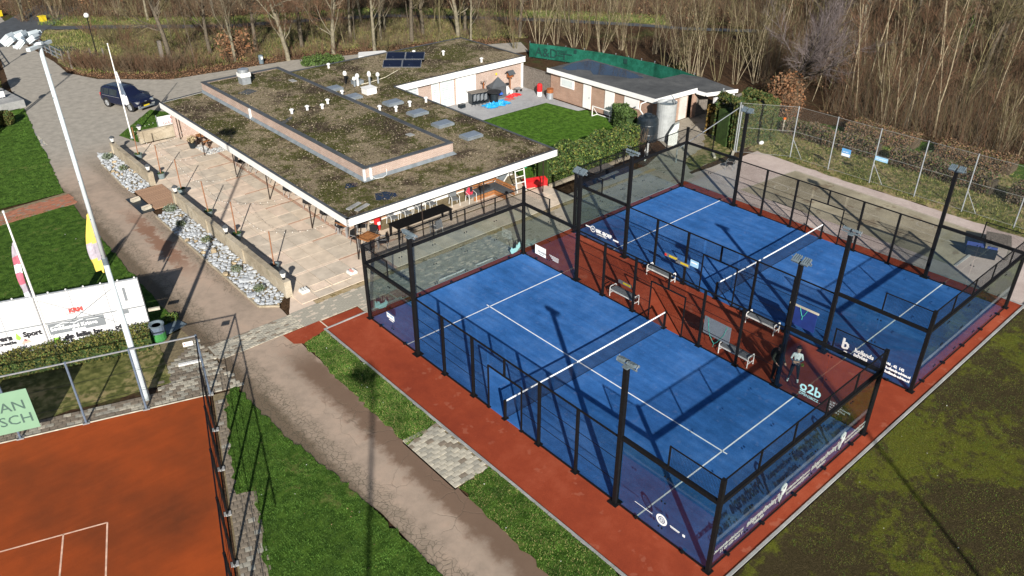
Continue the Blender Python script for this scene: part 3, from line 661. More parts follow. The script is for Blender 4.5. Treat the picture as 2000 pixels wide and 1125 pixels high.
# lettering on the glass (fixed inside the panes, so some of it reads mirrored from outside)
TW=MAT['textwhite']
def ring(name,mat,parent,c,ax,ay,r0,r1,n=28):
    c=Vector(c); ax=Vector(ax); ay=Vector(ay); mb=MB(); nn=ax.cross(ay)*.004
    for i in range(n):
        a,b=2*PI*i/n,2*PI*(i+1)/n
        p=[c+ax*(r*math.cos(t))+ay*(r*math.sin(t)) for r,t in ((r0,a),(r1,a),(r1,b),(r0,b))]
        mb.quad(*p); mb.quad(*[q+nn for q in p])
    return mb.build(name,mat,parent)
def strip(name,mat,parent,c,ax,ay,w,h):
    c=Vector(c); ax=Vector(ax); ay=Vector(ay); nn=ax.cross(ay)*.003; mb=MB()
    p=[c-ax*w/2-ay*h/2,c+ax*w/2-ay*h/2,c+ax*w/2+ay*h/2,c-ax*w/2+ay*h/2]
    mb.add(p+[q+nn for q in p],[(0,1,2,3),(4,5,6,7),(0,1,5,4),(2,3,7,6)]); return mb.build(name,mat,parent)
# west glass of the nearer court (local pane coords: pane origin at its centre, z0=.06); seen from -x: right = -y
g=P1[('w',3)]; Y=lambda y:y+19
ring('round_emblem',TW,g,(-.02,Y(-18.03),.72),(0,-1,0),(0,0,1),.145,.225); ring('round_emblem',TW,g,(-.02,Y(-18.03),.72),(0,-1,0),(0,0,1),.085,.105)
for k in range(-2,3): strip('round_emblem',TW,g,(-.02,Y(-18.03),.72+k*.028),(0,-1,0),(0,0,1),.12-.02*abs(k),.012)
strip('print_strip',TW,g,(-.02,Y(-18.58),.74),(0,-1,0),(0,0,1),.40,.035); strip('print_strip',TW,g,(-.02,Y(-18.58),.69),(0,-1,0),(0,0,1),.34,.02)
strip('print_strip',TW,g,(-.02,Y(-18.95),.72),(0,-1,0),(0,0,1),.10,.10)
g2=P1[('w',2)]; strip('print_strip',TW,g2,(-.02,-.25,.68),(0,-1,0),(0,0,1),.78,.022)
g=P1[('w',0)]; strip('white_label',TW,g,(-.02,-.92,.98),(0,-1,0),(0,0,1),.62,.26)
text('REUNER',.13,MAT['bluesign'],g,(-.028,-.66,.97),(0,-1,0),(0,0,1)); strip('print_strip',TW,g,(-.02,-.95,.78),(0,-1,0),(0,0,1),.36,.05)
# north glass of the nearer court
for i,(bx,w) in enumerate(((0,.0),(1,.0),(2,1.3),(3,1.5),(4,1.0))):
    g=P1[('n',i)]
    if i in (2,3): text('TERREBORG ADVOCATEN BELONG' if i==2 else 'www.terreborgadvocaten.nl',.105,TW,g,(.9 if i==2 else .8,.02,.42),(-1,0,0),(0,0,1))
def chair_logo(g,cx,yy,mir):
    m_=MAT['lampgrey'] if 0 else MAT['textcyan']; mb=MB()
    for poly in (((-.42,.30),(-.30,.48),(-.22,.36),(.0,.34),(.05,.50),(.30,.62),(.34,.30),(.05,.08),(-.30,.05)),):
        mb.add([(cx+mir*a,yy,b+.15) for a,b in poly]+[(cx+mir*a,yy+.004,b+.15) for a,b in poly],[tuple(range(len(poly))),tuple(range(len(poly),2*len(poly)))])
    mb.build('seat_emblem',m_,g)
    MB().bx(cx-.22,cx-.18,yy,yy+.01,.6,.95).bx(cx+.12,cx+.16,yy,yy+.01,.6,.95).bx(cx-.22,cx+.16,yy,yy+.01,.92,.95).build('seat_emblem',MAT['textdark'],g)
chair_logo(P1[('n',4)],.45,.02,1); chair_logo(P1[('n',0)],-.35,.02,-1)
# east glass of the nearer court, read from inside (right = -y)
g=P1[('e',0)]; strip('white_label',TW,g,(-.02,-.4,.66),(0,-1,0),(0,0,1),.84,.55)
text('PEUNEN',.16,MAT['textdark'],g,(-.028,-.22,.56),(0,-1,0),(0,0,1)); text('MAKELAARS',.07,MAT['textdark'],g,(-.028,-.28,.46),(0,-1,0),(0,0,1))
g=P1[('e',1)]
for k in range(4): strip('print_strip',TW,g,(-.02,.55-.04*k,.72-.07*k),(0,-1,0),(0,0,1),.72-.09*k,.024)
g=P1[('e',2)]
text('o2b',.62,MAT['textcyan'],g,(-.02,-.08,.52),(0,-1,0),(0,0,1),bold=.012); strip('print_strip',MAT['textcyan'],g,(-.02,-.26,.47),(0,-1,0),(0,0,1),.26,.05)
text('OPEN2BIZZ . .',.17,MAT['textcyan'],g,(-.02,-.10,.28),(0,-1,0),(0,0,1))
g=P1[('e',3)]
for k,tx in enumerate(('ALLES OVER','BEDRIJFSSOFTWARE','EN MARKETING','T 046 423 0')): text(tx,.105,TW,g,(-.02,.60,.62-.13*k),(0,-1,0),(0,0,1))
# west glass of the farther court, read from outside: right = -y
g=P2[('w',0)]; strip('print_strip',TW,g,(-.02,-.12,.76),(0,-1,0),(0,0,1),.36,.07)
g=P2[('w',0)]
ring('round_emblem',TW,g,(-.02,-.50,.72),(0,-1,0),(0,0,1),.155,.19); text('BS',.17,TW,g,(-.02,-.40,.66),(0,-1,0),(0,0,1))
g=P2[('w',1)]
text('BIK SJOEF',.28,TW,g,(-.02,1.26,.62),(0,-1,0),(0,0,1),bold=.012); text('INTERIEUR & MEER',.09,TW,g,(-.02,1.2,.49),(0,-1,0),(0,0,1)); strip('print_strip',TW,g,(-.02,-.25,.62),(0,-1,0),(0,0,1),.40,.09)
g=P2[('w',2)]
text('b',.72,TW,g,(-.02,.28,.55),(0,-1,0),(0,0,1),bold=.02); text('a',.5,TW,g,(-.022,.12,.22),(0,-1,0),(0,0,1),bold=.012)
text('hollands',.29,TW,g,(-.02,-.34,.62),(0,-1,0),(0,0,1),bold=.012,sx=.9); text('advies',.29,TW,g,(-.02,-.34,.40),(0,-1,0),(0,0,1),bold=.012,sx=.9); text('belastingadviseurs',.10,TW,g,(-.02,-.34,.24),(0,-1,0),(0,0,1))
g=P2[('w',3)]
for k,tx in enumerate(('T 046 . 42  142','@ hollands-advies.nl','W hollands-advies.nl')): text(tx,.17,TW,g,(-.02,.42,.74-.20*k),(0,-1,0),(0,0,1),bold=.008,sx=.9)
# south glass of the nearer court: lettering faces the players, mirrored from outside
for i,(x) in ((1,2.0),(3,6.6)):
    g=P1[('s',i)]; o=-1+2*0
    text('Fysiotherapie',.40,TW,g,(.98,.02,.48),(-1,0,0),(0,0,1),bold=.014,sx=.9); text('GELEEN',.17,TW,g,(.1,.02,.27),(-1,0,0),(0,0,1),bold=.008)
def heron(g,cx):
    mb=MB(); pts=[(-.02,.02),(.02,.30),(.16,.42),(.26,.70),(.20,.86),(.02,.80),(-.02,.66),(.12,.62),(.10,.48)]
    for i in range(len(pts)):
        a,b=pts[i],pts[(i+1)%len(pts)]; mb.bar((cx+a[0],.02,.25+a[1]*.9),(cx+b[0],.02,.25+b[1]*.9),.05)
    mb.bar((cx+.1,.02,.6),(cx+.24,.02,.86),.03); mb.build('bird_emblem',TW,g)
heron(P1[('s',2)],-.95); heron(P1[('s',4)],-.95)
for i,tt in ((0,('www.fysio-dinternet.nl','T 046 423 90 11')),(2,('www.fysiotherapie.nl','info@fysiogeleen.nl')),(4,('www.fysiotherapie.nl','info@fysiogeleen.nl'))):
    g=P1[('s',i)]
    for k,tx in enumerate(tt): text(tx,.19,TW,g,(.95 if i else .85,.02,.54-.21*k),(-1,0,0),(0,0,1),bold=.008)
# ================================================================ CLUBHOUSE
ch=thing('clubhouse','flat roofed clubhouse with mossy gravel roofs, white fascias and a raised brick box','building',(2,5,0))
def cp(mb,name,mats,parent=None,**k):
    """build with world coordinates under a thing standing at its own origin"""
    parent=parent or ch
    o=mb.build(name,mats,parent); root=parent
    off=Vector((0,0,0))
    while root: off+=root.location; root=root.parent
    o.location=-off; return o
W_=MAT['white']; ROOF=MAT['roof']
cp(MB().prism([(2.12,5.02),(17.2,5.02),(17.2,23.2),(30.9,23.2),(30.9,32.2),(12,32.4),(12,31.9),(5.4,31.8),(2.12,31.3)],2.52,2.83),'lower_roof',ROOF)
def fascia(pts,z0,z1,t,name='fascia',mat=W_):
    for a,b in zip(pts[:-1],pts[1:]):
        a=Vector(a); b=Vector(b); d=(b-a); L=d.length; ang=math.atan2(d.y,d.x); mid=(a+b)/2; n=Vector((-d.y,d.x)).normalized()
        mb=MB(); mb.box((mid.x+n.x*t/2,mid.y+n.y*t/2,(z0+z1)/2),(L,t,z1-z0),ang); cp(mb,name,mat)
        mb=MB(); mb.box((mid.x+n.x*.09,mid.y+n.y*.09,z1+.012),(L+.02,.16,.024),ang); cp(mb,'roof_trim',MAT['felt'])
fascia([(2.0,31.4),(2.0,4.9)],2.46,2.88,.10)
fascia([(2.0,4.9),(17.3,4.9)],2.46,2.88,.10)
fascia([(17.3,4.9),(17.3,23.1)],2.46,2.88,.10)
fascia([(17.3,23.1),(31.0,23.1)],2.40,2.88,.10)
fascia([(31.0,23.1),(31.0,32.3)],2.46,2.88,.10,mat=MAT['felt'])
fascia([(31.0,32.3),(11.95,32.5)],2.46,2.88,.10,mat=MAT['felt'])
fascia([(5.5,31.95),(2.0,31.4)],2.46,2.88,.10)
# raised box
BX0,BX1,BY0,BY1=5.55,11.95,8.75,31.93
for nm,(x0,x1,y0,y1) in dict(a=(BX0,BX0+.2,BY0,BY1),b=(BX0+.2,BX1-.2,BY0,BY0+.2),c=(BX1-.2,BX1,BY0,BY1),d=(BX0+.2,BX1-.2,BY1-.2,BY1)).items():
    cp(MB().bx(x0,x1,y0,y1,2.84,3.56),'brick_parapet',MAT['brick'])
cp(MB().bx(BX0+.2,BX1-.2,BY0+.2,BY1-.2,3.3,3.50),'upper_roof',ROOF)
for (x0,x1,y0,y1) in ((BX0-.03,BX0+.26,BY0-.03,BY1+.03),(BX0+.26,BX1-.26,BY0-.03,BY0+.26),(BX1-.26,BX1+.03,BY0-.03,BY1+.03),(BX0+.26,BX1-.26,BY1-.26,BY1+.03)):
    cp(MB().bx(x0,x1,y0,y1,3.56,3.62),'coping',MAT['felt'])
for a,b,sx,sy in (((BX0,BY0),(BX0,BY1),-1,0),((BX0,BY0),(BX1,BY0),0,-1),((BX1,BY0),(BX1,BY1),1,0)):
    mb=MB(); o=.17; mb.quad((a[0]+sx*o-(o if sy else 0),a[1]+sy*o-(o if sx else 0),2.845),(b[0]+sx*o+(o if sy else 0),b[1]+sy*o,2.845),(b[0]+sx*.012,b[1]+sy*.012,3.02),(a[0]+sx*.012,a[1]+sy*.012,3.02)); cp(mb,'lead_flashing',MAT['lead'])
# downpipes on the box
for (x,y) in ((BX0-.07,23.5),(BX0-.07,BY0-.05),(BX0+.35,BY0-.07)):
    cp(MB().bx(x-.06,x+.06,y-.06,y+.06,2.85,3.58),'downpipe',MAT['offwhite'])
mb=MB(); mb.path([(5.9,8.6,3.1),(6.1,8.5,2.9),(6.6,8.45,2.88),(6.9,8.55,2.95),(7.0,8.7,3.2)],.015,4); cp(mb,'cable',MAT['offwhite'])
# walls
cp(MB().bx(5.7,17.0,8.9,9.1,0,2.5),'front_wall',W_)
cp(MB().bx(5.6,5.8,9.1,31.4,0,2.5),'terrace_wall',MAT['brick'])
for k in range(7):
    y=10.2+k*3.0
    w=cp(MB().bx(5.56,5.60,y,y+2.2,.5,2.2),'window',W_); cp(MB().bx(5.545,5.558,y+.08,y+1.06,.58,2.12).bx(5.545,5.558,y+1.14,y+2.12,.58,2.12),'pane',MAT['glass_dark'],w)
for x0,x1 in ((5.72,6.95),(11.9,13.55)): cp(MB().bx(x0,x1,8.86,8.9,.1,2.4),'pink_panel',simple('pink_stucco_%d'%int(x0),(.50,.30,.20),.9,0,.08,1.5))
w=cp(MB().bx(8.45,10.3,8.85,8.9,.35,2.1),'louvre_window',MAT['black'])
for k in range(9): cp(MB().box((9.37,8.84,.5+k*.18),(1.7,.03,.05)),'slat',MAT['galv'],w)
w=cp(MB().bx(13.55,14.3,8.85,8.9,.05,2.2),'door',MAT['felt']); cp(MB().bx(14.15,14.2,8.80,8.85,1.0,1.15),'handle',MAT['chrome'],w)
cp(MB().bx(16.8,17.0,9.1,23.6,0,2.5),'courtyard_wall',MAT['brick'])
cp(MB().bx(17.0,30.9,23.5,23.7,0,2.45),'wing_wall',MAT['brick'])
cp(MB().bx(30.7,30.9,23.7,32.1,0,2.45),'wing_wall',MAT['brick']); cp(MB().bx(12.2,30.7,32.0,32.15,0,2.45),'wing_wall',MAT['brick']); cp(MB().bx(2.6,12.2,31.2,31.4,0,2.45),'wing_wall',MAT['brick'])
cp(MB().bx(30.82,31.0,23.4,23.58,0,2.42),'corner_pipe',W_)
for x0,x1,z0,nm in ((18.4,19.65,.9,1),(21.0,21.75,.1,1),(21.9,23.25,.1,1)):
    w=cp(MB().bx(x0,x1,23.44,23.5,z0,2.35),'window',W_); cp(MB().bx(x0+.09,x1-.09,23.425,23.44,z0+.09,2.26),'pane',MAT['glass_blind'],w)
    for k in range(int((2.2-z0)/.16)): cp(MB().bx(x0+.1,x1-.1,23.413,23.424,z0+.14+k*.16,z0+.16+k*.16),'blind_slat',MAT['lead'],w)
w=cp(MB().bx(23.5,25.6,23.42,23.5,.02,2.4),'white_panel',W_)
d=cp(MB().bx(23.75,24.55,23.38,23.42,.05,2.0),'door',W_); cp(MB().bx(24.44,24.48,23.35,23.38,.95,1.08),'handle',MAT['galv'],d); cp(MB().bx(24.52,24.56,23.375,23.38,.05,2.0),'door_gap',MAT['lead'],d)
cp(MB().bx(24.75,25.45,23.39,23.42,.1,2.25),'white_panel',W_)
mb=MB(); mb.lathe([(.06,0),(.1,.1),(.02,.22)],(27.9,23.44,1.7),8); cp(mb,'wall_lamp',MAT['yellow'])
for y in (5.45,10.6,16.05,20.9,26.2,30.7): cp(MB().bar((2.72,y,0),(2.72,y,2.46),.055),'canopy_post',MAT['blacksteel'])
for x in (7.03,11.58,16.5): cp(MB().bar((x,5.35,0),(x,5.35,2.46),.05),'canopy_post',MAT['blacksteel'])
# roof furniture
def vent(x,y,z,h=.35,r=.09,hat=.16,mat=None):
    v=cp(MB().lathe([(r,0),(r,h*.72)],(x,y,z),10),'roof_vent',mat or MAT['offwhite'])
    cp(MB().lathe([(hat*.75,h*.66),(hat,h*.74),(hat,h*.86),(hat*.5,h)],(x,y,z),10),'vent_cap',MAT['offwhite'],v); return v
for x,y in ((10.25,21.05),(9.4,20.3),(8.45,20.7),(7.3,20.75)): vent(x,y,3.5)
for x,y in ((14.0,18.1),(15.4,18.4),(16.85,18.4),(13.2,19.0),(13.1,24.0),(16.2,31.4),(24.0,30.1),(25.9,28.3),(26.9,24.2)): vent(x,y,2.83,.42)
for x,y,h,m in ((14.9,26.5,1.0,'black'),(15.05,25.4,.75,'lead'),(15.35,25.4,.95,'offwhite'),(16.0,24.7,1.15,'galv'),(16.9,24.9,.85,'galv')):
    vent(x,y,2.83,h,.085,.16,MAT[m])
cp(MB().bx(15.2,15.95,25.5,26.2,2.83,3.15),'roof_hatch',MAT['lead'])
c=cp(MB().bx(14.5,15.35,22.7,23.5,2.83,3.28),'white_duct_box',W_)
cp(MB().bx(14.45,15.4,22.65,23.55,3.285,3.31),'lid',W_,c)
for x,y in ((14.8,19.7),(14.8,16.6),(14.7,13.5),(14.7,10.4),(13.3,22.9),(13.3,25.7)):
    s=cp(MB().bx(x-.65,x+.65,y-.48,y+.48,2.83,3.0),'skylight',MAT['lead'])
    cp(MB().bx(x-.58,x+.58,y-.41,y+.41,3.005,3.05),'skylight_dome',simple('frosted_skylight',(.17,.20,.24),.35,0,.12,3),s)
s=cp(MB().bx(7.7,8.4,29.3,30.0,3.5,4.35),'chimney',MAT['galv'])
cp(MB().bx(7.66,8.44,29.26,30.04,4.06,4.36),'collar',W_,s); cp(MB().lathe([(.42,4.37),(.42,4.60),(.36,4.62)],(8.05,29.65,0),16),'cowl',MAT['galv'],s)
mb=MB(); mb.path([(19.9,26.6,2.95),(18.0,25.6,2.93),(16.3,25.2,2.93),(15.6,25.3,2.9)],.03,4); cp(mb,'cable',simple('cream_cable',(.62,.56,.42),.7))
for x,y,a in ((3.2,6.2,.32),(3.45,5.75,.32)): cp(MB().box((x,y,2.86),(1.0,.24,.06),a),'stepping_slab',MAT['kerb'])
cp(MB().bx(10.9,11.3,27.5,28.2,3.505,3.54),'stepping_slab',MAT['kerb']); cp(MB().bx(10.7,11.1,11.6,12.1,3.505,3.54),'stepping_slab',MAT['kerb'])
for nm,pts,z in (('roof_puddle',[(4.55,6.1),(5.0,5.7),(5.75,5.75),(5.9,6.2),(5.6,6.75),(5.0,6.9)],2.834),('roof_puddle',[(4.1,8.6),(4.9,8.4),(5.1,8.9),(4.5,9.2)],2.834)):
    mb=MB(); mb.quad(*[(x,y,z) for x,y in jag(pts,.2,.03,51)]); cp(mb,nm,MAT['puddle'])
for nm,pts,z in (('felt_patch',[(6.5,27.6),(7.6,28.2),(7.9,27.2),(6.9,26.8)],3.504),('felt_patch',[(5.9,19.6),(7.0,20.3),(6.9,19.9),(6.0,19.2)],3.504)):
    mb=MB(); mb.quad(*[(x,y,z) for x,y in jag(pts,.2,.06,52)]); cp(mb,nm,MAT['felt'])
# solar panels lying on the wing
sp=thing('solar_array','four dark solar panels in two rows tilted on the mossy wing roof','solar panels',(21.4,28.0,2.83))
Ms=Matrix.Rotation(math.atan2(25.62-27.78,21.31-18.91),3,'Z')@Matrix.Rotation(R(22),3,'X')
for a in (-.82,.82):
    for b,off in ((-.66,0),(.66,.18)):
        q=Ms@Vector((a+off,b*.8,0)); c=Vector((0,0,.45))+q+Vector((0,0,.02 if b>0 else 0))
        f=MB().box(c,(1.60,.99,.035),M=Ms).build('solar_panel',MAT['chrome'],sp)
        n=Ms@Vector((0,0,.022)); MB().box(c+n,(1.54,.93,.01),M=Ms).build('cells',MAT['solar'],f)
        l=MB(); l.bar((c.x-.3,c.y,-.0),(c.x-.3,c.y,c.z-.03),.03); l.bar((c.x+.3,c.y,0),(c.x+.3,c.y,c.z-.03),.03); l.build('support_frame',MAT['galv'],f)
# ---------------------------------------------------------------- moss and gravel bits on the roofs
def bits(name,rects,n,s0,s1,mats,z,parent=None,flat=.5,seed=5):
    rg=np.random.default_rng(seed); areas=np.array([(r[1]-r[0])*(r[3]-r[2]) for r in rects]); pick=rg.choice(len(rects),n,p=areas/areas.sum())
    rr=np.array(rects,dtype=float)[pick]; zs=np.array(z,dtype=float)[pick] if hasattr(z,'__len__') else np.full(n,z)
    x=rr[:,0]+(rr[:,1]-rr[:,0])*rg.random(n); y=rr[:,2]+(rr[:,3]-rr[:,2])*rg.random(n)
    s=s0+(s1-s0)*rg.random(n)**2; a=rg.random(n)*2*PI
    V=np.zeros((n,4,3)); 
    for k in range(3):
        t=a+k*2*PI/3; V[:,k,0]=x+np.cos(t)*s; V[:,k,1]=y+np.sin(t)*s; V[:,k,2]=zs-.005
    V[:,3,0]=x+rg.normal(0,.3,n)*s; V[:,3,1]=y+rg.normal(0,.3,n)*s; V[:,3,2]=zs+s*(flat+.4*rg.random(n))
    b=np.arange(n)[:,None]*4
    F=np.concatenate([b+np.array([[0,1,3]]),b+np.array([[1,2,3]]),b+np.array([[2,0,3]])])
    k=len(mats); mi=np.tile(rg.integers(0,k,n),3)
    o=link(name,np_mesh(name,V.reshape(-1,3),F,mats,mi),parent); o['kind']='stuff'; return o
gA=simple('roof_pebble_light',(.31,.255,.175),.95,0,.35,1.5,mode='pos'); gB=simple('roof_moss_tuft',(.060,.060,.018),.95,0,.5,1.2,mode='pos'); gC=simple('roof_pebble_dark',(.11,.082,.055),.95,0,.4,1.5,mode='pos')
o=bits('roof_moss',[(2.2,5.4,5.1,31.2),(5.4,17.1,5.1,8.5),(12.2,17.1,8.7,31.8),(17.1,30.7,23.4,32.0),(5.85,11.65,9.05,31.6)],38000,.02,.075,[gA,gB,gC,gB,gC],[2.83,2.83,2.83,2.83,3.5]); o.parent=ch; o.location=-ch.location
# ================================================================ STORAGE SHED
sh=thing('storage_shed','pale brick storage shed with grey felt roof and white fascia behind the green courtyard lawn','building',(33,14,0))
def sp_(mb,name,mats,parent=None): return cp(mb,name,mats,parent or sh)
sp_(MB().prism([(30.8,8.25),(35.4,7.9),(35.45,19.85),(30.7,19.95)],2.30,2.50),'roof',MAT['feltgrey'])
for a,b in (((30.7,19.95),(30.8,8.2)),((30.8,8.2),(35.4,7.87))):
    d=Vector(b)-Vector(a); n=Vector((d.y,-d.x)).normalized(); m_=(Vector(a)+Vector(b))/2
    mb=MB(); mb.box((m_.x+n.x*.04,m_.y+n.y*.04,2.36),(d.length+.06,.06,.36),math.atan2(d.y,d.x)); sp_(mb,'fascia',W_)
mb=MB(); mb.quad(*[(x,y,2.504) for x,y in jag([(31.6,19.2),(33.2,19.6),(35.2,19.3),(35.2,15.0),(34.6,12.6),(33.6,13.2),(33.1,14.8),(32.2,16.0),(32.9,17.0),(32.4,17.9),(31.5,18.3)],.35,.15,53)]); sp_(mb,'roof_puddle',MAT['puddle'])
sp_(MB().bx(30.95,31.15,8.5,19.8,0,2.3),'side_wall',MAT['brick_pink'])
sp_(MB().bx(31.15,35.3,8.5,8.65,0,2.3),'end_wall',MAT['brick_pink']); sp_(MB().bx(35.15,35.3,8.65,19.8,0,2.3),'side_wall',MAT['brick_pink']); sp_(MB().bx(31.15,35.15,19.65,19.8,0,2.3),'end_wall',MAT['brick_pink'])
w=sp_(MB().bx(30.88,30.95,16.95,18.55,1.25,2.02),'window',W_); sp_(MB().bx(30.865,30.88,17.12,18.38,1.38,1.90),'pane',MAT['glass_blind'],w)
for y0,y1 in ((15.0,15.85),(12.45,13.4)):
    d=sp_(MB().bx(30.88,30.95,y0,y1,.05,2.02),'door',W_); sp_(MB().bx(30.84,30.88,y0+.08,y0+.14,.95,1.08),'handle',MAT['galv'],d)
sp_(MB().bx(30.88,30.95,9.85,11.35,1.3,2.0),'white_board',W_)
sp_(MB().bx(31.75,33.1,8.44,8.5,.02,2.25),'open_doorway',MAT['glass_dark'])
for k in range(9):
    c_=[MAT['rust'],MAT['textred'],MAT['wood_orange'],MAT['lead'],MAT['textsalmon']][k%5]
    sp_(MB().bar((31.9+k*.13,8.38,.05),(31.85+k*.13+random.uniform(-.05,.05),8.42,1.9+random.uniform(-.3,.2)),.05),'stored_pole',c_)
sp_(MB().bx(33.1,33.16,8.40,8.5,.02,2.25),'door_frame',MAT['tank'])
d=sp_(MB().bx(34.2,35.1,8.42,8.5,.05,2.0),'door',simple('pale_grey_door',(.50,.47,.43),.7,0,.12,2)); sp_(MB().bx(34.95,35.0,8.39,8.42,.95,1.05),'handle',MAT['galv'],d)
sp_(MB().bx(33.7,33.85,8.46,8.5,1.6,1.75),'small_sign',W_)
# annex
ax=thing('shed_annex','low dark roofed annex with plank doors on the right end of the storage shed','building',(37,9,0))
cp(MB().prism([(35.45,7.0),(38.1,6.0),(38.9,9.8),(38.4,11.6),(35.48,12.0)],2.12,2.30),'roof',MAT['feltgrey'],ax)
for a,b in (((35.45,6.95),(35.45,7.9)),((35.45,6.95),(38.15,5.93))):
    d=Vector(b)-Vector(a); m_=(Vector(a)+Vector(b))/2; mb=MB(); mb.box((m_.x,m_.y-.03,2.2),(d.length,.06,.28),math.atan2(d.y,d.x)); cp(mb,'fascia',W_,ax)
cp(MB().bx(35.45,35.9,8.1,8.25,0,2.1),'pillar',MAT['brick_pink'],ax)
for k in range(10): cp(MB().bx(35.92+k*.15,35.92+k*.15+.142,8.1,8.14,.03,2.05),'plank',MAT['wood'],ax)
cp(MB().bx(37.45,38.1,7.4,7.6,0,2.1),'white_wall',MAT['banner'],ax); cp(MB().bx(38.1,38.25,6.2,7.6,0,2.1),'white_wall',MAT['banner'],ax)
lt=thing('lean_to','small weathered plank lean-to with a sloping board roof between shed annex and conifer','shed',(38.4,5.4,0))
for k in range(12): MB().bx(-1.1+k*.15,-1.1+k*.15+.14,-.55,-.52,0,1.15).build('plank',MAT['wood'],lt)
mb=MB(); mb.quad((-1.2,-.7,1.2),(1.0,-.7,1.2),(1.3,1.0,1.6),(-.9,1.0,1.6)); mb.quad((-1.2,-.7,1.26),(1.0,-.7,1.26),(1.3,1.0,1.66),(-.9,1.0,1.66)); mb.quad((-1.2,-.7,1.2),(1.0,-.7,1.2),(1.0,-.7,1.26),(-1.2,-.7,1.26)); mb.build('board_roof',MAT['wood'],lt)
mb=MB(); mb.bar((-1.3,-.3,0),(-1.3,-.3,1.9),.28); mb.build('dark_post',MAT['tank'],lt)
# wooden gate between wing and shed
gt=thing('board_gate','weathered grey board gate between the white wing corner and the shed','gate',(31.05,21.6,0))
ang=math.atan2(19.95-23.4,.0)
for k in range(22):
    h=1.92+random.uniform(-.05,.05); MB().bx(-.02,.02,1.75-k*.157-.148,1.75-k*.157,.03,h).build('board',MAT['wood'],gt)
MB().bx(-.045,.045,-1.72,1.78,1.93,2.0).build('cap_rail',MAT['wood'],gt)
# ================================================================ TERRACE
te=struct(thing('terrace',None,None)); sheet('bedding',[(-1.95,3.3),(6,3.3),(17.5,3.3),(17.5,9),(6,9),(6,31.6),(-1.9,31.6)],.012,MAT['joint'],te)
SL=[MAT['slab_a'],MAT['slab_b'],MAT['slab_c']]; cache={}
def slab(x0,x1,y0,y1,mat,z=.05):
    key=(round(x1-x0,2),round(y1-y0,2),mat.name)
    if key not in cache: cache[key]=MB().box((0,0,-.025),(x1-x0-.03,y1-y0-.03,.05)).mesh('paving_slab',mat)
    link('paving_slab',cache[key],te,((x0+x1)/2,(y0+y1)/2,z+random.uniform(-.004,.004)))
xs=[-1.9,-.95,0,.95,1.9,2.8,3.62]
y=3.32; rows=0
while y<31.3:
    y1=min(y+1.38,31.5)
    for a,b in zip(xs[:-1],xs[1:]): slab(a,b,y,y1,random.choices(SL,[.35,.4,.25])[0])
    slab(3.62,3.84,y,y1,MAT['slab_red'])
    if y1>9: slab(3.84,5.6,y,y1,random.choice(SL))
    else:
        for a in range(0,13): 
            x0=3.84+a*1.06; slab(x0,min(x0+1.06,17.4),y,y1,random.choice(SL)) if x0<17.2 else None
    rows+=1; y=y1
    if rows%2==0 and y<30: 
        for a,b in ((1.9,2.8),(2.8,3.62),(3.84,5.6)): slab(a,b,y,y+.17,MAT['slab_red'])
        for a,b in zip(xs[:4],xs[1:5]): slab(a,b,y,y+.17,MAT['slab_c'])
        y+=.17
# drain frames and mesh stones in front
for (x0,x1) in ((-.85,.15),(.25,1.35)):
    f=tag(MB().bx(x0,x1,3.95,4.0,.05,.085).bx(x0,x1,4.62,4.67,.05,.085).bx(x0,x0+.05,4.0,4.62,.05,.085).bx(x1-.05,x1,4.0,4.62,.05,.085).build('floor_frame',MAT['slab_a']),'sandy flush stone frame set in the terrace front edge, '+('nearer the wall pillar' if x0<0 else 'nearer the black cage corner'),'frame')
    for k in range(7): MB().bx(x0+.06,x1-.06,4.02+k*.085,4.02+k*.085+.07,.05,.072).build('brick',MAT['slab_c'],f)
for i,(x,y) in enumerate(((-1.2,4.35),(1.65,4.40))):
    b=thing('drain_block','white slotted block at the terrace front edge, '+('by the low wall end pillar' if i==0 else 'next to the black cage corner post'),'block',(x,y,.05),.0)
    MB().bx(-.22,.22,-.2,.2,0,.10).build('base',MAT['offwhite'],b)
    for k in range(3): MB().bx(-.2+k*.15,-.12+k*.15,-.18,.18,.10,.16).build('rib',MAT['textsalmon'] if k==1 and i==1 else MAT['offwhite'],b)
# low concrete walls with copings
def lowwall(x0,y0,x1,y1,label):
    w=thing('terrace_wall',label,'wall',((x0+x1)/2,(y0+y1)/2,0)); a=Vector((x0,y0)); b=Vector((x1,y1)); d=b-a; L=d.length; ang=math.atan2(d.y,d.x)
    n=max(1,int(L/3.9)); seg=L/n
    for i in range(n):
        mb=MB(); mb.box((-L/2+(i+.5)*seg,0,.42),(seg-.02,.22,.84)); o=mb.build('wall_panel',MAT['concrete'],w); 
        mb=MB(); mb.box((-L/2+(i+.5)*seg,0,.875),(seg-.015,.30,.07)); mb.build('coping',MAT['concrete'],w)
    for i in range(n+1):
        mb=MB(); mb.box((-L/2+i*seg,0,.46),(.30,.36,.92)); mb.build('pillar',MAT['concrete'],w)
    w.rotation_euler=(0,0,ang); return w
lowwall(-2.0,30.8,-2.0,23.5,'low weathered concrete terrace wall above the smaller rock bed, nearest the dark car')
lowwall(-2.0,19.1,-2.0,4.55,'long low concrete terrace wall above the larger rock bed below the deck')
lowwall(.3,32.0,5.4,31.75,'low concrete wall below the white brewery banner at the end of the terrace')
def lantern(x,y,lab):
    l=thing('wall_lantern',lab,'lantern',(x,y,.92),0,'lanterns on the terrace walls')
    MB().lathe([(.09,0),(.06,.06),(.06,.12)],(0,0,0),8).build('foot',MAT['black'],l)
    MB().lathe([(.085,.12),(.165,.40)],(0,0,0),6).build('glass_body',MAT['offwhite'],l)
    MB().lathe([(.21,.40),(.15,.47),(.03,.55)],(0,0,0),6).build('cap',MAT['felt'],l)
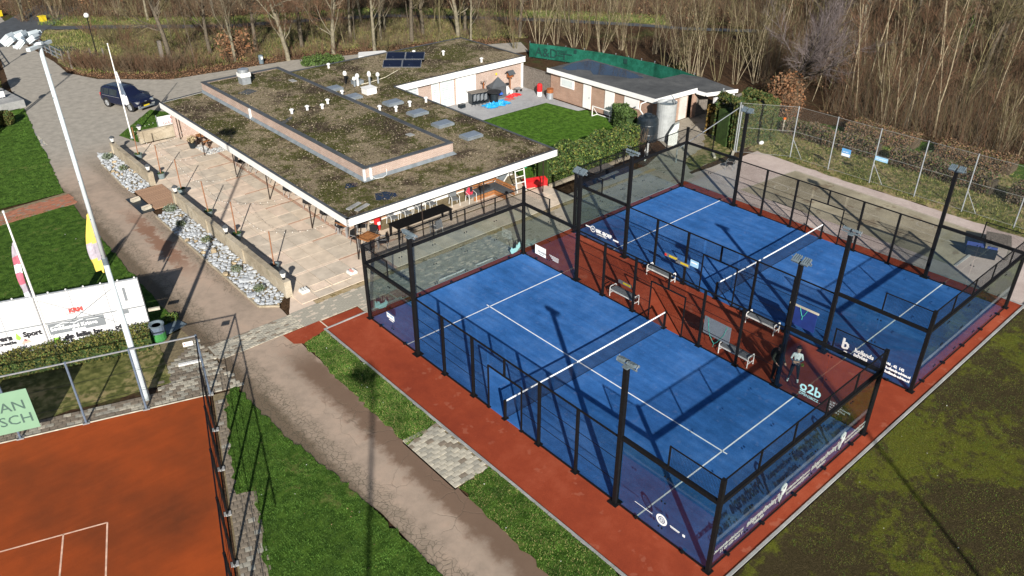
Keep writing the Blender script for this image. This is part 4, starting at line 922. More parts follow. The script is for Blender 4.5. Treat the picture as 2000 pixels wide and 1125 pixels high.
for (x,y,lb) in ((-2.0,30.7,'white lantern on the wall pillar nearest the white flagpole and the lane'),(-2.0,23.6,'white lantern on the wall end just above the wooden deck'),(-2.0,18.95,'white lantern on the wall end just below the wooden deck'),(-2.0,11.55,'white lantern halfway along the long wall above the rock bed'),(-2.0,4.75,'white lantern on the wall pillar beside the brick path'),(.35,32.0,'white lantern on the pillar beside the small sign lawn')): lantern(x,y,lb)
# timber deck bridging to the lane
dk=struct(thing('deck',None,None))
pm=MB().bx(-.07,.07,-1.85,1.85,0,.04).mesh('plank',MAT['deck'])
for k in range(12): link('plank',pm,dk,(-3.25+k*.148,21.2,.06+random.uniform(-.004,.004)))
MB().bx(-4.15,-3.35,19.4,22.3,-.0,.03).build('doormat',MAT['tank'],dk)
for i,(x,y) in enumerate(((-3.75,21.6),(-3.65,19.9))):
    b=thing('concrete_block','beige concrete block at the foot of the deck, '+('nearer the small rock bed' if i==0 else 'nearer the long rock bed'),'block',(x,y,.03),.2)
    MB().bx(-.26,.26,-.15,.15,0,.2).build('body',MAT['paver_a'],b); MB().bx(-.26,.26,-.04,.04,.2,.23).build('rib',MAT['slab_a'],b)
# ---------------------------------------------------------------- rock beds
def rockbed(poly,seed,n,cnt_obj):
    bed=struct(thing('rock_bed',None,None)); sheet('bedding',poly,.03,MAT['joint'],bed)
    rg=random.Random(seed); ms=[]
    for k in range(14):
        bm=bmesh.new(); bmesh.ops.create_icosphere(bm,subdivisions=1,radius=1.0)
        sx,sy,sz=rg.uniform(.7,1.2),rg.uniform(.6,1.0),rg.uniform(.4,.7)
        for v in bm.verts:
            v.co=Vector((v.co.x*sx,v.co.y*sy,v.co.z*sz))*(1+rg.uniform(-.25,.22))
            if v.co.z>.42: v.co.z=.42+rg.uniform(0,.06)
        me=bpy.data.meshes.new('rock'); bm.to_mesh(me); bm.free(); me.materials.append(MAT['stone'] if k<12 else MAT['stone_warm']); ms.append(me)
    xs_=[p[0] for p in poly]; ys_=[p[1] for p in poly]
    def ins(x,y):
        c=False; j=len(poly)-1
        for i in range(len(poly)):
            if (poly[i][1]>y)!=(poly[j][1]>y) and x<(poly[j][0]-poly[i][0])*(y-poly[i][1])/(poly[j][1]-poly[i][1])+poly[i][0]: c=not c
            j=i
        return c
    placed=[]; tries=0
    while len(placed)<n and tries<n*60:
        tries+=1; x=rg.uniform(min(xs_),max(xs_)); y=rg.uniform(min(ys_),max(ys_)); r=rg.uniform(.09,.21) if rg.random()<.8 else rg.uniform(.2,.30)
        if ins(x,y) and all((x-a)**2+(y-b)**2>(.78*(r+c))**2 for a,b,c in placed): placed.append((x,y,r))
    placed.sort(key=lambda q:-q[2]+.004*((q[1]+28)**2)**.5)
    rest=[]
    for i,(x,y,r) in enumerate(placed):
        me=rg.choices(ms,[1]*12+[.6]*2)[0]
        if i<cnt_obj:
            o=link('rock',me,bed,(x,y,.05+r*.18),(rg.uniform(-.25,.25),rg.uniform(-.25,.25),rg.uniform(0,6.28))); o.scale=(r,r,r)
        else: rest.append((x,y,r,me))
    mb=MB()
    for x,y,r,me in rest:
        a=rg.uniform(0,6.28); ca,sa=math.cos(a)*r,math.sin(a)*r
        mb.add([(x+v.co.x*ca-v.co.y*sa,y+v.co.x*sa+v.co.y*ca,.05+v.co.z*r) for v in me.vertices],[tuple(p.vertices) for p in me.polygons])
    for k in range(700):
        x=rg.uniform(min(xs_),max(xs_)); y=rg.uniform(min(ys_),max(ys_))
        if ins(x,y):
            r=rg.uniform(.04,.09); q=[Vector((rg.uniform(-1,1),rg.uniform(-1,1),rg.uniform(0,.8)))*r for _ in range(4)]
            mb.add([(x+v.x,y+v.y,.04+v.z) for v in q],[(0,1,2),(0,1,3),(1,2,3),(0,2,3)])
    o=mb.build('rubble',MAT['stone'],bed); o['kind']='stuff'
    return bed
rockbed([(-2.15,23.4),(-2.15,31.3),(-2.9,31.9),(-3.3,29.5),(-3.5,24.4),(-3.5,22.9)],61,420,140)
rockbed([(-2.15,19.0),(-2.15,4.6),(-2.8,4.0),(-3.55,4.6),(-3.55,10),(-3.55,18.4)],62,760,160)
kerb('kerb',(-3.62,18.4),(-3.62,4.6),.08,.10,1.0,MAT['concrete']); kerb('kerb',(-3.6,4.55),(-2.8,3.9),.08,.10,.6,MAT['concrete']); kerb('kerb',(-3.58,24.3),(-3.35,29.6),.08,.08,1.0,MAT['concrete'])
# ================================================================ FURNITURE
def make_chair(name,fab,frame,grp):
    c=thing(name,'x','chair',(0,0,0),0,grp)
    mb=MB(); mb.bx(-.24,.24,-.22,.24,.42,.47); mb.build('seat',fab,c)
    mb=MB(); Mx=Matrix.Rotation(R(-12),3,'X'); mb.box((0,-.27,.70),(.46,.04,.48),M=Mx); mb.build('backrest',fab,c)
    for sx in (-.25,.25):
        for y0,y1 in ((.22,.24),(-.24,-.30)): MB().bar((sx,y0,.44),(sx*1.08,y1,.02),.026).build('leg',frame,c)
        mb=MB(); mb.path([(sx,.22,.44),(sx*1.05,.22,.64),(sx*1.05,.0,.66),(sx,-.27,.66)],.017,4); mb.build('armrest',frame,c)
    return c
wic=make_chair('wicker_armchair',MAT['wicker'],MAT['alu'],'black wicker armchairs under the canopy')
gar=make_chair('garden_chair',MAT['greyfabric'],MAT['offwhite'],'grey and white garden chairs by the front wall')
def place(proto,spots,used):
    for x,y,rz,lab in spots:
        o=proto if not used[0] else copy_tree(proto); used[0]=True
        o.location=(x,y,.05); o.rotation_euler=(0,0,rz); o['label']=lab
u=[False]
place(wic,[(3.75,22.4,-1.5,'black wicker armchair under the canopy edge, farthest of its row, near the picnic table'),
 (4.15,20.9,-1.3,'black wicker armchair just past the fourth canopy post, second farthest of its row'),
 (4.2,18.6,-1.7,'black wicker armchair beside the red cushion, third farthest of its row'),
 (3.95,15.7,-1.5,'black wicker armchair halfway along the canopy edge, left of a small table'),
 (3.95,13.1,-1.4,'black wicker armchair behind the third canopy post from the front corner'),
 (3.95,11.0,-1.6,'black wicker armchair just behind the second canopy post from the front corner'),
 (3.75,8.9,-1.5,'black wicker armchair nearest the front corner of the roof, on its terrace side'),
 (3.3,5.5,-.3,'black wicker armchair on the near left side of the roof corner table'),
 (4.45,5.65,.9,'black wicker armchair on the near right side of the roof corner table'),
 (4.5,6.75,2.3,'black wicker armchair on the far right side of the roof corner table'),
 (3.6,7.0,3.5,'black wicker armchair on the far side of the light wooden table at the roof corner'),
 (4.6,8.1,2.6,'black wicker armchair squeezed under the fascia between the two corner tables')],u)
u=[False]
place(gar,[(6.6,7.85,PI,'grey garden chair behind the long black table, leftmost of the four by the white wall'),
 (7.6,7.85,PI,'grey garden chair behind the long black table, second from the left by the white wall'),
 (8.6,7.9,PI,'grey garden chair behind the long black table in front of the louvre window'),
 (9.5,7.95,PI,'grey garden chair behind the right end of the long black table'),
 (7.8,5.15,.1,'grey garden chair on the near side of the long black table beneath the floodlight'),
 (11.0,7.55,PI-.3,'empty grey and white garden chair against the wall right of the long black table'),
 (12.05,7.2,PI-.2,'grey and white garden chair with a red jacket over it beside the pallet sofa')],u)
j=thing('jacket','crumpled red and pink jacket hung over a white garden chair','jacket',(12.05,7.25,.05),-.2)
bm=bmesh.new(); bmesh.ops.create_icosphere(bm,subdivisions=2,radius=.27)
for v in bm.verts: v.co=Vector((v.co.x*.9,v.co.y*.45+.15,v.co.z*1.25+.62))*1.0+Vector((random.uniform(-.03,.03),random.uniform(-.03,.03),random.uniform(-.03,.03)))
me=bpy.data.meshes.new('jacket_body'); bm.to_mesh(me); bm.free(); me.materials.append(simple('red_jacket_cloth',(.45,.03,.06),.9,0,.6,9)); link('jacket_body',me,j)
MB().box((.05,.0,.85),(.16,.05,.3)).build('dark_lining',MAT['cloth_black'],j)
def table(name,label,x,y,rz,L,Wd,h,top,legm,n=6,cat='table',bench=False):
    t=thing(name,label,cat,(x,y,.05),rz)
    for k in range(n): MB().bx(-L/2,L/2,-Wd/2+k*Wd/n,-Wd/2+(k+1)*Wd/n-.012,h-.04,h).build('top_board',top,t)
    for sx in (-1,1):
        for sy in (-1,1): MB().bx(sx*(L/2-.1)-.05,sx*(L/2-.1)+.05,sy*(Wd/2-.08)-.05,sy*(Wd/2-.08)+.05,0,h-.04).build('leg',legm,t)
    if bench:
        for sy in (-1,1):
            for k in range(2): MB().bx(-L/2,L/2,sy*(Wd/2+.30)-.13+k*.135,sy*(Wd/2+.30)-.01+k*.135,.42,.46).build('seat_board',top,t)
            MB().bx(-L/2+.3,-L/2+.36,sy*(Wd/2+.3)-.05,sy*(Wd/2+.3)+.05,0,.42).bx(L/2-.36,L/2-.3,sy*(Wd/2+.3)-.05,sy*(Wd/2+.3)+.05,0,.42).build('seat_leg',legm,t)
    return t
bt=table('long_table','long black slatted table in front of the white clubhouse wall',7.6,6.35,.02,4.0,1.0,.76,MAT['black'],MAT['black'],8)
MB().bx(-1.9,1.9,-.03,.03,.15,.22).build('stretcher',MAT['black'],bt)
lt_=table('cafe_table','light wooden square table with a dark inlaid border at the roof corner',3.85,6.2,.25,.95,.95,.76,MAT['wood_orange'],MAT['alu'],5)
for s in (-1,1): MB().bx(-.36,.36,s*.36-.012,s*.36+.012,.761,.766).build('inlay',MAT['black'],lt_); MB().bx(s*.36-.012,s*.36+.012,-.346,.346,.761,.766).build('inlay',MAT['black'],lt_)
table('cafe_table','light wooden table mostly hidden under the roof corner fascia',3.9,8.6,.2,.9,.9,.76,MAT['wood_orange'],MAT['alu'],5)
table('cafe_table','small dark table under the canopy halfway along the terrace',4.6,15.0,0,.8,.8,.74,MAT['greyfabric'],MAT['alu'],4)
table('cafe_table','small dark table under the far half of the canopy near the red cushion',4.9,19.6,0,.8,.8,.74,MAT['greyfabric'],MAT['alu'],4)
table('picnic_table','orange brown wooden picnic table with benches at the far end of the terrace',4.2,28.6,.15,1.9,.75,.76,MAT['wood_orange'],MAT['blacksteel'],5,'table',True)
table('picnic_table','dark brown picnic table in the shade by the hedge behind the courts',20.9,4.4,.05,1.9,.75,.74,MAT['wood'],MAT['tank'],5,'table',True)
wt=table('wooden_trestle','weathered plank trestle table at the gravel corner beside the farther court',29.75,-17.3,.35,1.9,1.25,.7,MAT['wood'],MAT['wood'],6)
tt=thing('folded_board','dark navy folded table tennis board leaning beside the wooden trestle','board',(28.7,-16.9,0),.35); MB().box((0,0,.35),(.10,1.5,.7),M=Matrix.Rotation(R(20),3,'Y')).build('panel',MAT['navyboard'],tt); MB().box((-.3,0,.33),(.06,1.5,.66),M=Matrix.Rotation(R(-15),3,'Y')).build('panel',MAT['tank'],tt)
cu_=thing('cushion','red seat cushion on the chair row under the canopy','cushion',(4.6,18.3,.5),0); MB().bx(-.25,.25,-.22,.22,0,.1).build('pad',MAT['red_plastic'],cu_)
# round white stone ring under the picnic table
struct(bits('white_gravel_ring',[(3.0,4.6,26.2,27.2),(2.9,3.5,27,28.6)],900,.03,.09,[MAT['stone'],MAT['offwhite']],.055,seed=3))
# fire hose post / red bin
b=thing('litter_bin','red ball shaped litter bin with a white label beside the roof corner table','bin',(5.55,7.9,.05))
MB().lathe([(.16,0),(.18,.05),(.20,.75),(.22,.80),(.22,.98),(.17,1.12),(.06,1.18)],(0,0,0),14).build('body',MAT['red_plastic'],b,smooth=False); MB().box((-.02,-.205,.45),(.2,.02,.2)).build('label',MAT['offwhite'],b)
# pallet sofa corner
ps=thing('pallet_sofa','corner sofa of orange pallet boards with black seat pads by the front wall','sofa',(13.6,7.2,.05))
for k in range(3): MB().bx(-1.4,1.0,.75,.80,.12+k*.22,.27+k*.22).build('board',MAT['wood_orange'],ps)
for k in range(3): MB().bx(1.0,1.05,-1.2,.8,.12+k*.22,.27+k*.22).build('board',MAT['wood_orange'],ps)
for k in range(2): MB().bx(-1.4,.3,-.12,-.07,.05+k*.16,.17+k*.16).build('board',MAT['wood_orange'],ps)
for k in range(2): MB().bx(.25,.30,-1.2,-.12,.05+k*.16,.17+k*.16).build('board',MAT['wood_orange'],ps)
for x0,x1,y0,y1 in ((-1.38,.25,-.06,.72),(.32,.98,-1.18,.72)): MB().bx(x0,x1,y0,y1,.34,.44).build('seat_pad',MAT['felt'],ps)
MB().bx(-.6,-.2,.1,.5,.44,.62).bx(-.1,.2,.2,.6,.44,.56).build('bag',MAT['cloth_black'],ps)
# ladder-like white rack with sports kit, kayak-like scooter
lr=thing('white_rack','white metal ladder rack leaning at the right end of the clubhouse front','rack',(15.5,6.3,.05),-.1)
for x in (-.35,.35): MB().bar((x,0,0),(x,.35,1.95),.06).build('rail',MAT['offwhite'],lr)
for k in range(5): MB().bar((-.35,.04+.07*k,.2+.4*k),(.35,.04+.07*k,.2+.4*k),.045).build('rung',MAT['offwhite'],lr)
ln=thing('lounge_chair','folded white framed lounger stored under the right end of the canopy','lounger',(14.9,7.7,.05),.3)
MB().box((0,0,.55),(1.7,.6,.05),M=Matrix.Rotation(R(-28),3,'Y')).build('mat',MAT['lead'],ln); MB().bar((-.8,-.3,.1),(.75,-.3,1.0),.05).bar((-.8,.3,.1),(.75,.3,1.0),.05).build('frame',MAT['offwhite'],ln); MB().lathe([(.16,0),(.2,.12),(.12,.22)],(.6,.1,.95),8).build('bundle',MAT['offwhite'],ln)
tb=thing('teal_tub','round turquoise green tub hanging beside the white rack','tub',(16.25,6.9,1.5)); MB().lathe([(.05,-.2),(.2,-.12),(.24,.08),(.18,.2)],(0,0,0),12).build('body',MAT['teal'],tb)
rb=thing('red_chest','bright red tilted plastic chest by the hedge end','chest',(16.9,6.55,.02),-.35)
MB().prism([(-.75,-.35),(.75,-.35),(.75,.35),(-.75,.35)],0,.42).build('body',MAT['red_plastic'],rb); mb=MB(); mb.quad((-.78,-.38,.43),(.78,-.38,.43),(.7,.0,.56),(-.7,.0,.56)); mb.quad((.78,.38,.43),(-.78,.38,.43),(-.7,0,.56),(.7,0,.56)); mb.build('lid',MAT['red_plastic'],rb)
# planters with poles and fairy lights
PL=[]
lbp=['nearest the white flagpole','second from the flagpole end','just above the deck','just below the deck','second from the brick path','nearest the brick path']
for i,(x,y) in enumerate(((-1.05,28.7),(-1.15,24.1),(-1.12,20.6),(-1.2,16.2),(-1.22,12.2),(-1.32,7.35))):
    p=thing('pole_planter','grey pot with tall brown pole by the terrace wall, '+lbp[i],'planter',(x,y,.05),0,'pots with light poles along the terrace wall')
    MB().lathe([(.20,0),(.27,.38),(.29,.40),(.25,.40),(.24,.34)],(0,0,0),14).build('pot',MAT['potgrey'],p)
    MB().lathe([(.23,.33),(.1,.36)],(0,0,0),10).build('soil',MAT['soil'] if i!=4 else MAT['leaf'],p)
    lean=random.uniform(-.06,.06); MB().tube((0,0,.3),(lean,random.uniform(-.05,.05),2.35),.035,7).build('pole',MAT['wood_brown'],p)
    if i<5:
        o=bits('herb',[(-.2,.2,-.2,.2)],40,.03,.09,[MAT['leaf_dark'],MAT['leaf']],.38,p,1.0,seed=i); 
    PL.append((x+lean,y))
for i,(x,y) in enumerate(PL):
    tgt=[(2.0,30.0),(2.0,26.2),(2.0,20.9),(2.0,16.1),(2.0,10.6),(2.0,6.0)][i]
    s=thing('fairy_lights','bulb string to the canopy from the pole planter %s'%lbp[i],'string lights',(x,y,2.4),0,'fairy light strings over the terrace')
    n=9; pts=[]
    for k in range(n+1):
        t=k/n; pts.append(((tgt[0]-x)*t,(tgt[1]-y)*t,(.06)*t-1.0*.55*4*t*(1-t)*.5))
    MB().path(pts,.006,3).build('wire',MAT['wire'],s)
    for q in pts[1:-1]: MB().lathe([(.007,-.06),(.015,-.045),(.015,-.02),(.007,0)],q,6).build('bulb',MAT['bulb'],s)
    if i<5:
        s2=thing('fairy_lights','bulb string between two pole planters, starting '+lbp[i],'string lights',(x,y,2.38),0,'fairy light strings over the terrace')
        nx,ny=PL[i+1]; pts=[((nx-x)*k/10,(ny-y)*k/10,-.7*4*(k/10)*(1-k/10)*.55) for k in range(11)]
        MB().path(pts,.006,3).build('wire',MAT['wire'],s2)
        for q in pts[1:-1]: MB().lathe([(.007,-.06),(.015,-.045),(.015,-.02),(.007,0)],q,6).build('bulb',MAT['bulb'],s2)
fp=thing('flower_pot','dark flower pot with dry ornamental grass at the far terrace end','plant pot',(2.7,28.3,.05)); MB().lathe([(.2,0),(.28,.42),(.3,.44),(.26,.44)],(0,0,0),12).build('pot',MAT['tank'],fp)
def leafball(name,c,rad,n,s,mats,parent,seed,up_=0.0,squash=.8,shell=.55):
    rg=np.random.default_rng(seed); d=rg.normal(size=(n,3)); d/=np.linalg.norm(d,axis=1)[:,None]; r=(shell+(1-shell)*rg.random(n))[:,None]
    P_=d*r*np.array([rad,rad,rad*squash])+np.array(c); a=rg.normal(size=(n,3)); a/=np.linalg.norm(a,axis=1)[:,None]; b=np.cross(a,rg.normal(size=(n,3))); b/=np.linalg.norm(b,axis=1)[:,None]
    ss=(s*(.6+.8*rg.random(n)))[:,None]; V=np.stack([P_-a*ss,P_+b*ss*.6,P_+a*ss,P_-b*ss*.6],1).reshape(-1,3)
    F=(np.arange(n)[:,None]*4+np.arange(4)[None]); mi=rg.integers(0,len(mats),n); mi=np.where(rg.random(n)<.45,0,mi)
    return link(name,np_mesh(name,V,F,mats,mi),parent)
leafball('dry_grass',(0,0,.65),.32,160,.10,[simple('straw',(.42,.34,.2),.9,0,.3,6),MAT['twig']],fp,4,squash=1.0,shell=.2)
# white brewery banner on frame at the small lawn
bn=thing('brewery_banner','white banner with red lettering on a frame behind the low wall at the terrace end','banner',(3.0,32.6,.0),-.06)
MB().bx(-1.05,1.05,-.02,.02,.55,1.45).build('sheet',MAT['banner'],bn)
for x in (-1.1,1.1): MB().bar((x,0,0),(x,0,1.6),.05).build('post',MAT['galv'],bn)
text('GULPENER',.30,MAT['textred'],bn,(-.72,-.03,.80),(1,0,0),(0,0,1)); ring('crown_emblem',MAT['textred'],bn,(0,-.03,1.25),(1,0,0),(0,0,1),.05,.10,14)
b2=thing('small_sign','narrow white board with a black bottle mark right of the brewery banner','sign',(4.9,32.5,0),-.06); MB().bx(-.45,.45,-.02,.02,.5,1.4).build('board',MAT['banner'],b2); MB().bx(-.06,.06,-.035,-.02,.7,1.2).build('mark',MAT['textdark'],b2); MB().bar((-.4,0,0),(-.4,0,.5),.05).bar((.4,0,0),(.4,0,.5),.05).build('post',MAT['galv'],b2)
# ================================================================ FLAGPOLES
def flagpole(x,y,h,label,cloth,mats,seed):
    f=thing('flagpole',label,'flagpole',(x,y,0)); MB().lathe([(.055,0),(.05,h*.6),(.03,h-.1),(.05,h-.08),(.04,h)],(0,0,0),10).build('pole',MAT['white'],f)
    MB().bx(-.12,.12,-.12,.12,0,.12).build('base',MAT['galv'],f)
    rg=random.Random(seed); mb=MB(); n,m_=14,5; z0,L,wd=cloth
    for i in range(n+1):
        for k in range(m_+1):
            t=i/n; s=k/m_; fold=.07*math.sin(s*9+t*4+seed)*(.4+t)
            mb.v.append((.06+s*wd*(.35+.65*math.sin(t*2.2))*.8+.02, fold*1.6-.10*s, z0-t*L-.25*s*(1-t)))
    for i in range(n):
        for k in range(m_):
            mb.f.append((i*(m_+1)+k,i*(m_+1)+k+1,(i+1)*(m_+1)+k+1,(i+1)*(m_+1)+k)); mb.m.append(min(len(mats)-1,int(i/n*len(mats))))
    o=mb.build('flag',mats,f); o.rotation_euler=(0,0,-.9 if seed==7 else 2.25); return f
fy=simple('yellow_flag_cloth',(.62,.47,.10),.8,0,.12,3); fg=simple('grey_mauve_flag_cloth',(.36,.33,.38),.8,0,.2,3); fr_=simple('pink_red_flag_cloth',(.42,.12,.17),.8,0,.2,3); fw=simple('white_flag_cloth',(.74,.75,.78),.8,0,.1,3)
flagpole(-9.46,6.05,7.15,'white flagpole with a limp yellow flag in front of the white banner wall',(6.5,2.9,.75),[fy,fy,fg,fy],3)
flagpole(-12.35,7.05,7.15,'white flagpole with a limp pink, grey and white flag at the left edge',(5.7,2.9,.7),[fg,fr_,fw,fr_,fg,fw],5)
flagpole(.05,33.4,7.15,'white flagpole with a limp white and dark flag between the dark car and the terrace',(5.3,2.6,.55),[fw,MAT['cloth_navy'],fw],7)
# ================================================================ BANNER WALL
bw=thing('banner_wall','long white tarpaulin sponsor wall on a tube frame behind the low hedge','banner',(-8.44,5.70,0),math.atan2(-.330,.944))
# local x runs left (negative) from the right end; front faces -y
NB=9
for k in range(NB):
    x1=-k*1.42; x0=x1-1.40
    MB().bx(x0,x1,-.012,.012,1.62,3.0).build('tarpaulin',MAT['banner'],bw)
    MB().bx(x0,x1,-.012,.012,.25,1.55).build('tarpaulin',MAT['banner'],bw)
for z in (.25,1.585,3.03): MB().bar((-12.8,.04,z),(0.02,.04,z),.045).build('tube_rail',MAT['galv'],bw)
for k in range(NB+1): MB().bar((.0-k*1.42,.07,0),(-k*1.42,.07,3.05),.05).build('tube_post',MAT['galv'],bw)
for k in range(NB*2): MB().lathe([(.03,-.02),(.045,.02),(.02,.05)],(-.1-k*.7,.02,3.08),6).build('tie_knob',MAT['offwhite'],bw)
MB().bar((-1.1,-.16,2.85),(-4.05,-.05,.9),.014).bar((-4.05,-.16,2.85),(-1.1,-.05,.9),.014).build('guy_cable',MAT['galv'],bw)
MB().bx(-4.22,-4.10,-.02,.0,.25,3.0).build('wall_gap',MAT['textdark'],bw)
o=MB().bx(-4.05,-1.75,-.02,-.013,.98,1.54).build('printed_panel',MAT['textgrey'],bw)
text('boekhandel Kringe',.25,TW,bw,(-3.98,-.03,1.17),(1,0,0),(0,0,1),bold=.010); text('Geleen',.19,TW,bw,(-3.15,-.03,.99),(1,0,0),(0,0,1),bold=.008)
mb=MB(); mb.path([(-3.75,-.026,1.40),(-3.45,-.026,1.49),(-3.15,-.026,1.44),(-2.95,-.026,1.40),(-2.8,-.026,1.47),(-2.6,-.026,1.50)],.016,4); mb.path([(-3.95,-.026,1.36),(-3.4,-.026,1.38)],.012,4); mb.path([(-2.5,-.026,1.44),(-1.9,-.026,1.42)],.012,4); mb.build('book_emblem',TW,bw)
text('de lelie bv',.33,MAT['textdark'],bw,(-3.55,-.03,.64),(1,0,0),(0,0,1),sx=1.15,bold=.022); mb=MB(); mb.bx(-4.0,-3.75,-.02,-.013,.55,.80); mb.build('leaf_emblem',MAT['textgreen'],bw)
text('KRM',.28,MAT['textred'],bw,(-3.05,-.03,1.95),(1,0,0),(0,0,1),bold=.02); text('Geleen',.13,MAT['textred'],bw,(-3.2,-.02,1.85),(1,0,0),(0,0,1))
text('Govers',.36,MAT['textdark'],bw,(-6.65,-.03,1.12),(1,0,0),(0,0,1),sx=1.05,bold=.02); text('Sport',.36,MAT['textdark'],bw,(-5.08,-.03,1.14),(1,0,0),(0,0,1),sx=.9,bold=.02); text('&',.2,MAT['textdark'],bw,(-5.12,-.02,.92),(1,0,0),(0,0,1)); text('Recreatie',.22,MAT['textdark'],bw,(-6.4,-.03,.90),(1,0,0),(0,0,1),sx=1.15,bold=.012)
mb=MB(); mb.add([(-5.32,-.016,1.42),(-5.18,-.016,1.12),(-5.28,-.016,1.0),(-5.4,-.016,1.1)],[(0,1,2,3)]); mb.build('leaf_emblem',MAT['textgreen'],bw)
mb=MB(); mb.add([(-5.3,-.016,.78),(-4.85,-.016,.82),(-4.95,-.016,1.0),(-5.1,-.016,1.02)],[(0,1,2,3)]); mb.build('hill_emblem',MAT['textsalmon'],bw)
MB().bx(-6.9,-6.66,-.02,-.013,.78,1.0).build('green_mark',MAT['teal'],bw)
MB().bx(-.95,-.70,-.02,-.013,1.35,1.55).bx(-.72,-.6,-.02,-.013,2.0,2.7).build('grey_print',MAT['textgrey'],bw)
text('c4 jc',.28,MAT['textdark'],bw,(-1.45,-.03,.66),(1,0,0),(0,0,1),sx=1.1,bold=.02)
MB().box((.35,.05,1.28),(.5,.12,.12)).build('stub_beam',MAT['paver_a'],bw)
# green and blue barrel with a board
gb=thing('barrel_bin','lime green and navy barrel bin with a pale rim beside the banner wall end','bin',(-8.35,5.0,0))
MB().lathe([(.30,0),(.34,.1),(.34,.45)],(0,0,0),16).build('lower_body',MAT['green_paint'],gb); MB().lathe([(.34,.452),(.34,.80)],(0,0,0),16).build('upper_body',MAT['cloth_navy'],gb)
MB().lathe([(.35,.80),(.36,.86),(.30,.87),(.20,.80),(.12,.62)],(0,0,0),16).build('rim',MAT['lampgrey'],gb)
bl=thing('slate_board','flat blue grey board lying behind the barrel bin in the shade','board',(-7.55,5.6,.0),.25); MB().box((0,0,.04),(1.1,.75,.05)).build('panel',MAT['lampgrey'],bl)
# ================================================================ CLAY COURT FENCE
cf=thing('clay_court_fence','dark wire fence on black posts around the corner of the clay tennis court','fence',(Cx,Cy,0))
def chain(mb,A,D,L,H,z0,step,r):
    """diamond wire mesh along direction D"""
    A=Vector(A); D=Vector((D[0],D[1],0)); U=Vector((0,0,1)); n=D.cross(U)
    def seg(p,q):
        d=(q-p).normalized(); s=d.cross(n)*r; mb.add([p-s,p+s,q+s,q-s],[(0,1,2,3)])
    k=-int(H/step)
    while k*step<L:
        a=k*step
        for sg in (1,-1):
            t0,t1=max(0,-a)if sg==1 else max(0,-a),min(H,L-a)
            if t1>t0:
                if sg==1: seg(A+D*(a+t0)+U*(z0+t0),A+D*(a+t1)+U*(z0+t1))
                else: seg(A+D*(a+t0)+U*(z0+H-t0),A+D*(a+t1)+U*(z0+H-t1))
        k+=1
for D,L in ((cu,14.0),(cv,13.5)):
    mb=MB(); chain(mb,(0,0,0),D,L,2.95,.03,.085,.0018); o=mb.build('wire_mesh',MAT['wire'],cf)
    for z in (3.0,2.0,1.0,.06): MB().bar((0,0,z),(D.x*L,D.y*L,z),.045 if z==3.0 else .012).build('rail',MAT['galv'] if z==3.0 and L==14.0 else MAT['wire'],cf)
    k=0; steps=(0,2.5,4.75,7.1,9.6,12) if L==14.0 else (2.45,4.85,7.25,9.6,11.9)
    for s in steps:
        x,y=D.x*s,D.y*s; nx,ny=(D.y,-D.x)
        pm_=MAT['cloth_navy'] if L==14.0 else MAT['black']
        MB().tube((x,y,0),(x,y,3.05),.045,8).build('post',pm_,cf)
        MB().box((x,y,.03),(.26,.2,.06),ROTC).build('footing',MAT['kerb'],cf)
# a dense wind cloth along the lower eastern side
mb=MB(); mb.bar((0,0,1.5),(cv.x*13.5,cv.y*13.5,1.5),.02); mb.build('rail',MAT['wire'],cf)
gbn=thing('green_banner','pale green sponsor banner with grey lettering hung on the clay court fence','banner',(Cx+cu.x*6.28-cv.x*-.05,Cy+cu.y*6.28+.05*cv.y,0),math.atan2(-cu.y,-cu.x))
MB().bx(-3.2,0,-.02,.0,.42,2.30).build('sheet',MAT['bannergreen'],gbn)
text('AN',.62,MAT['bannertext'],gbn,(-.20,-.03,1.42),(1,0,0),(0,0,1),align='RIGHT'); text('SCH',.62,MAT['bannertext'],gbn,(-.10,-.03,.78),(1,0,0),(0,0,1),align='RIGHT')
sg=thing('fence_sign','small white notice plate at the top corner of the clay court fence','sign',(Cx+cu.x*.35,Cy+cu.y*.35,2.72),math.atan2(-cu.y,-cu.x)); MB().bx(-.19,.19,-.05,-.03,-.09,.11).build('plate',MAT['white'],sg); MB().bx(-.15,-.11,-.056,-.05,.0,.05).build('mark',MAT['textred'],sg)
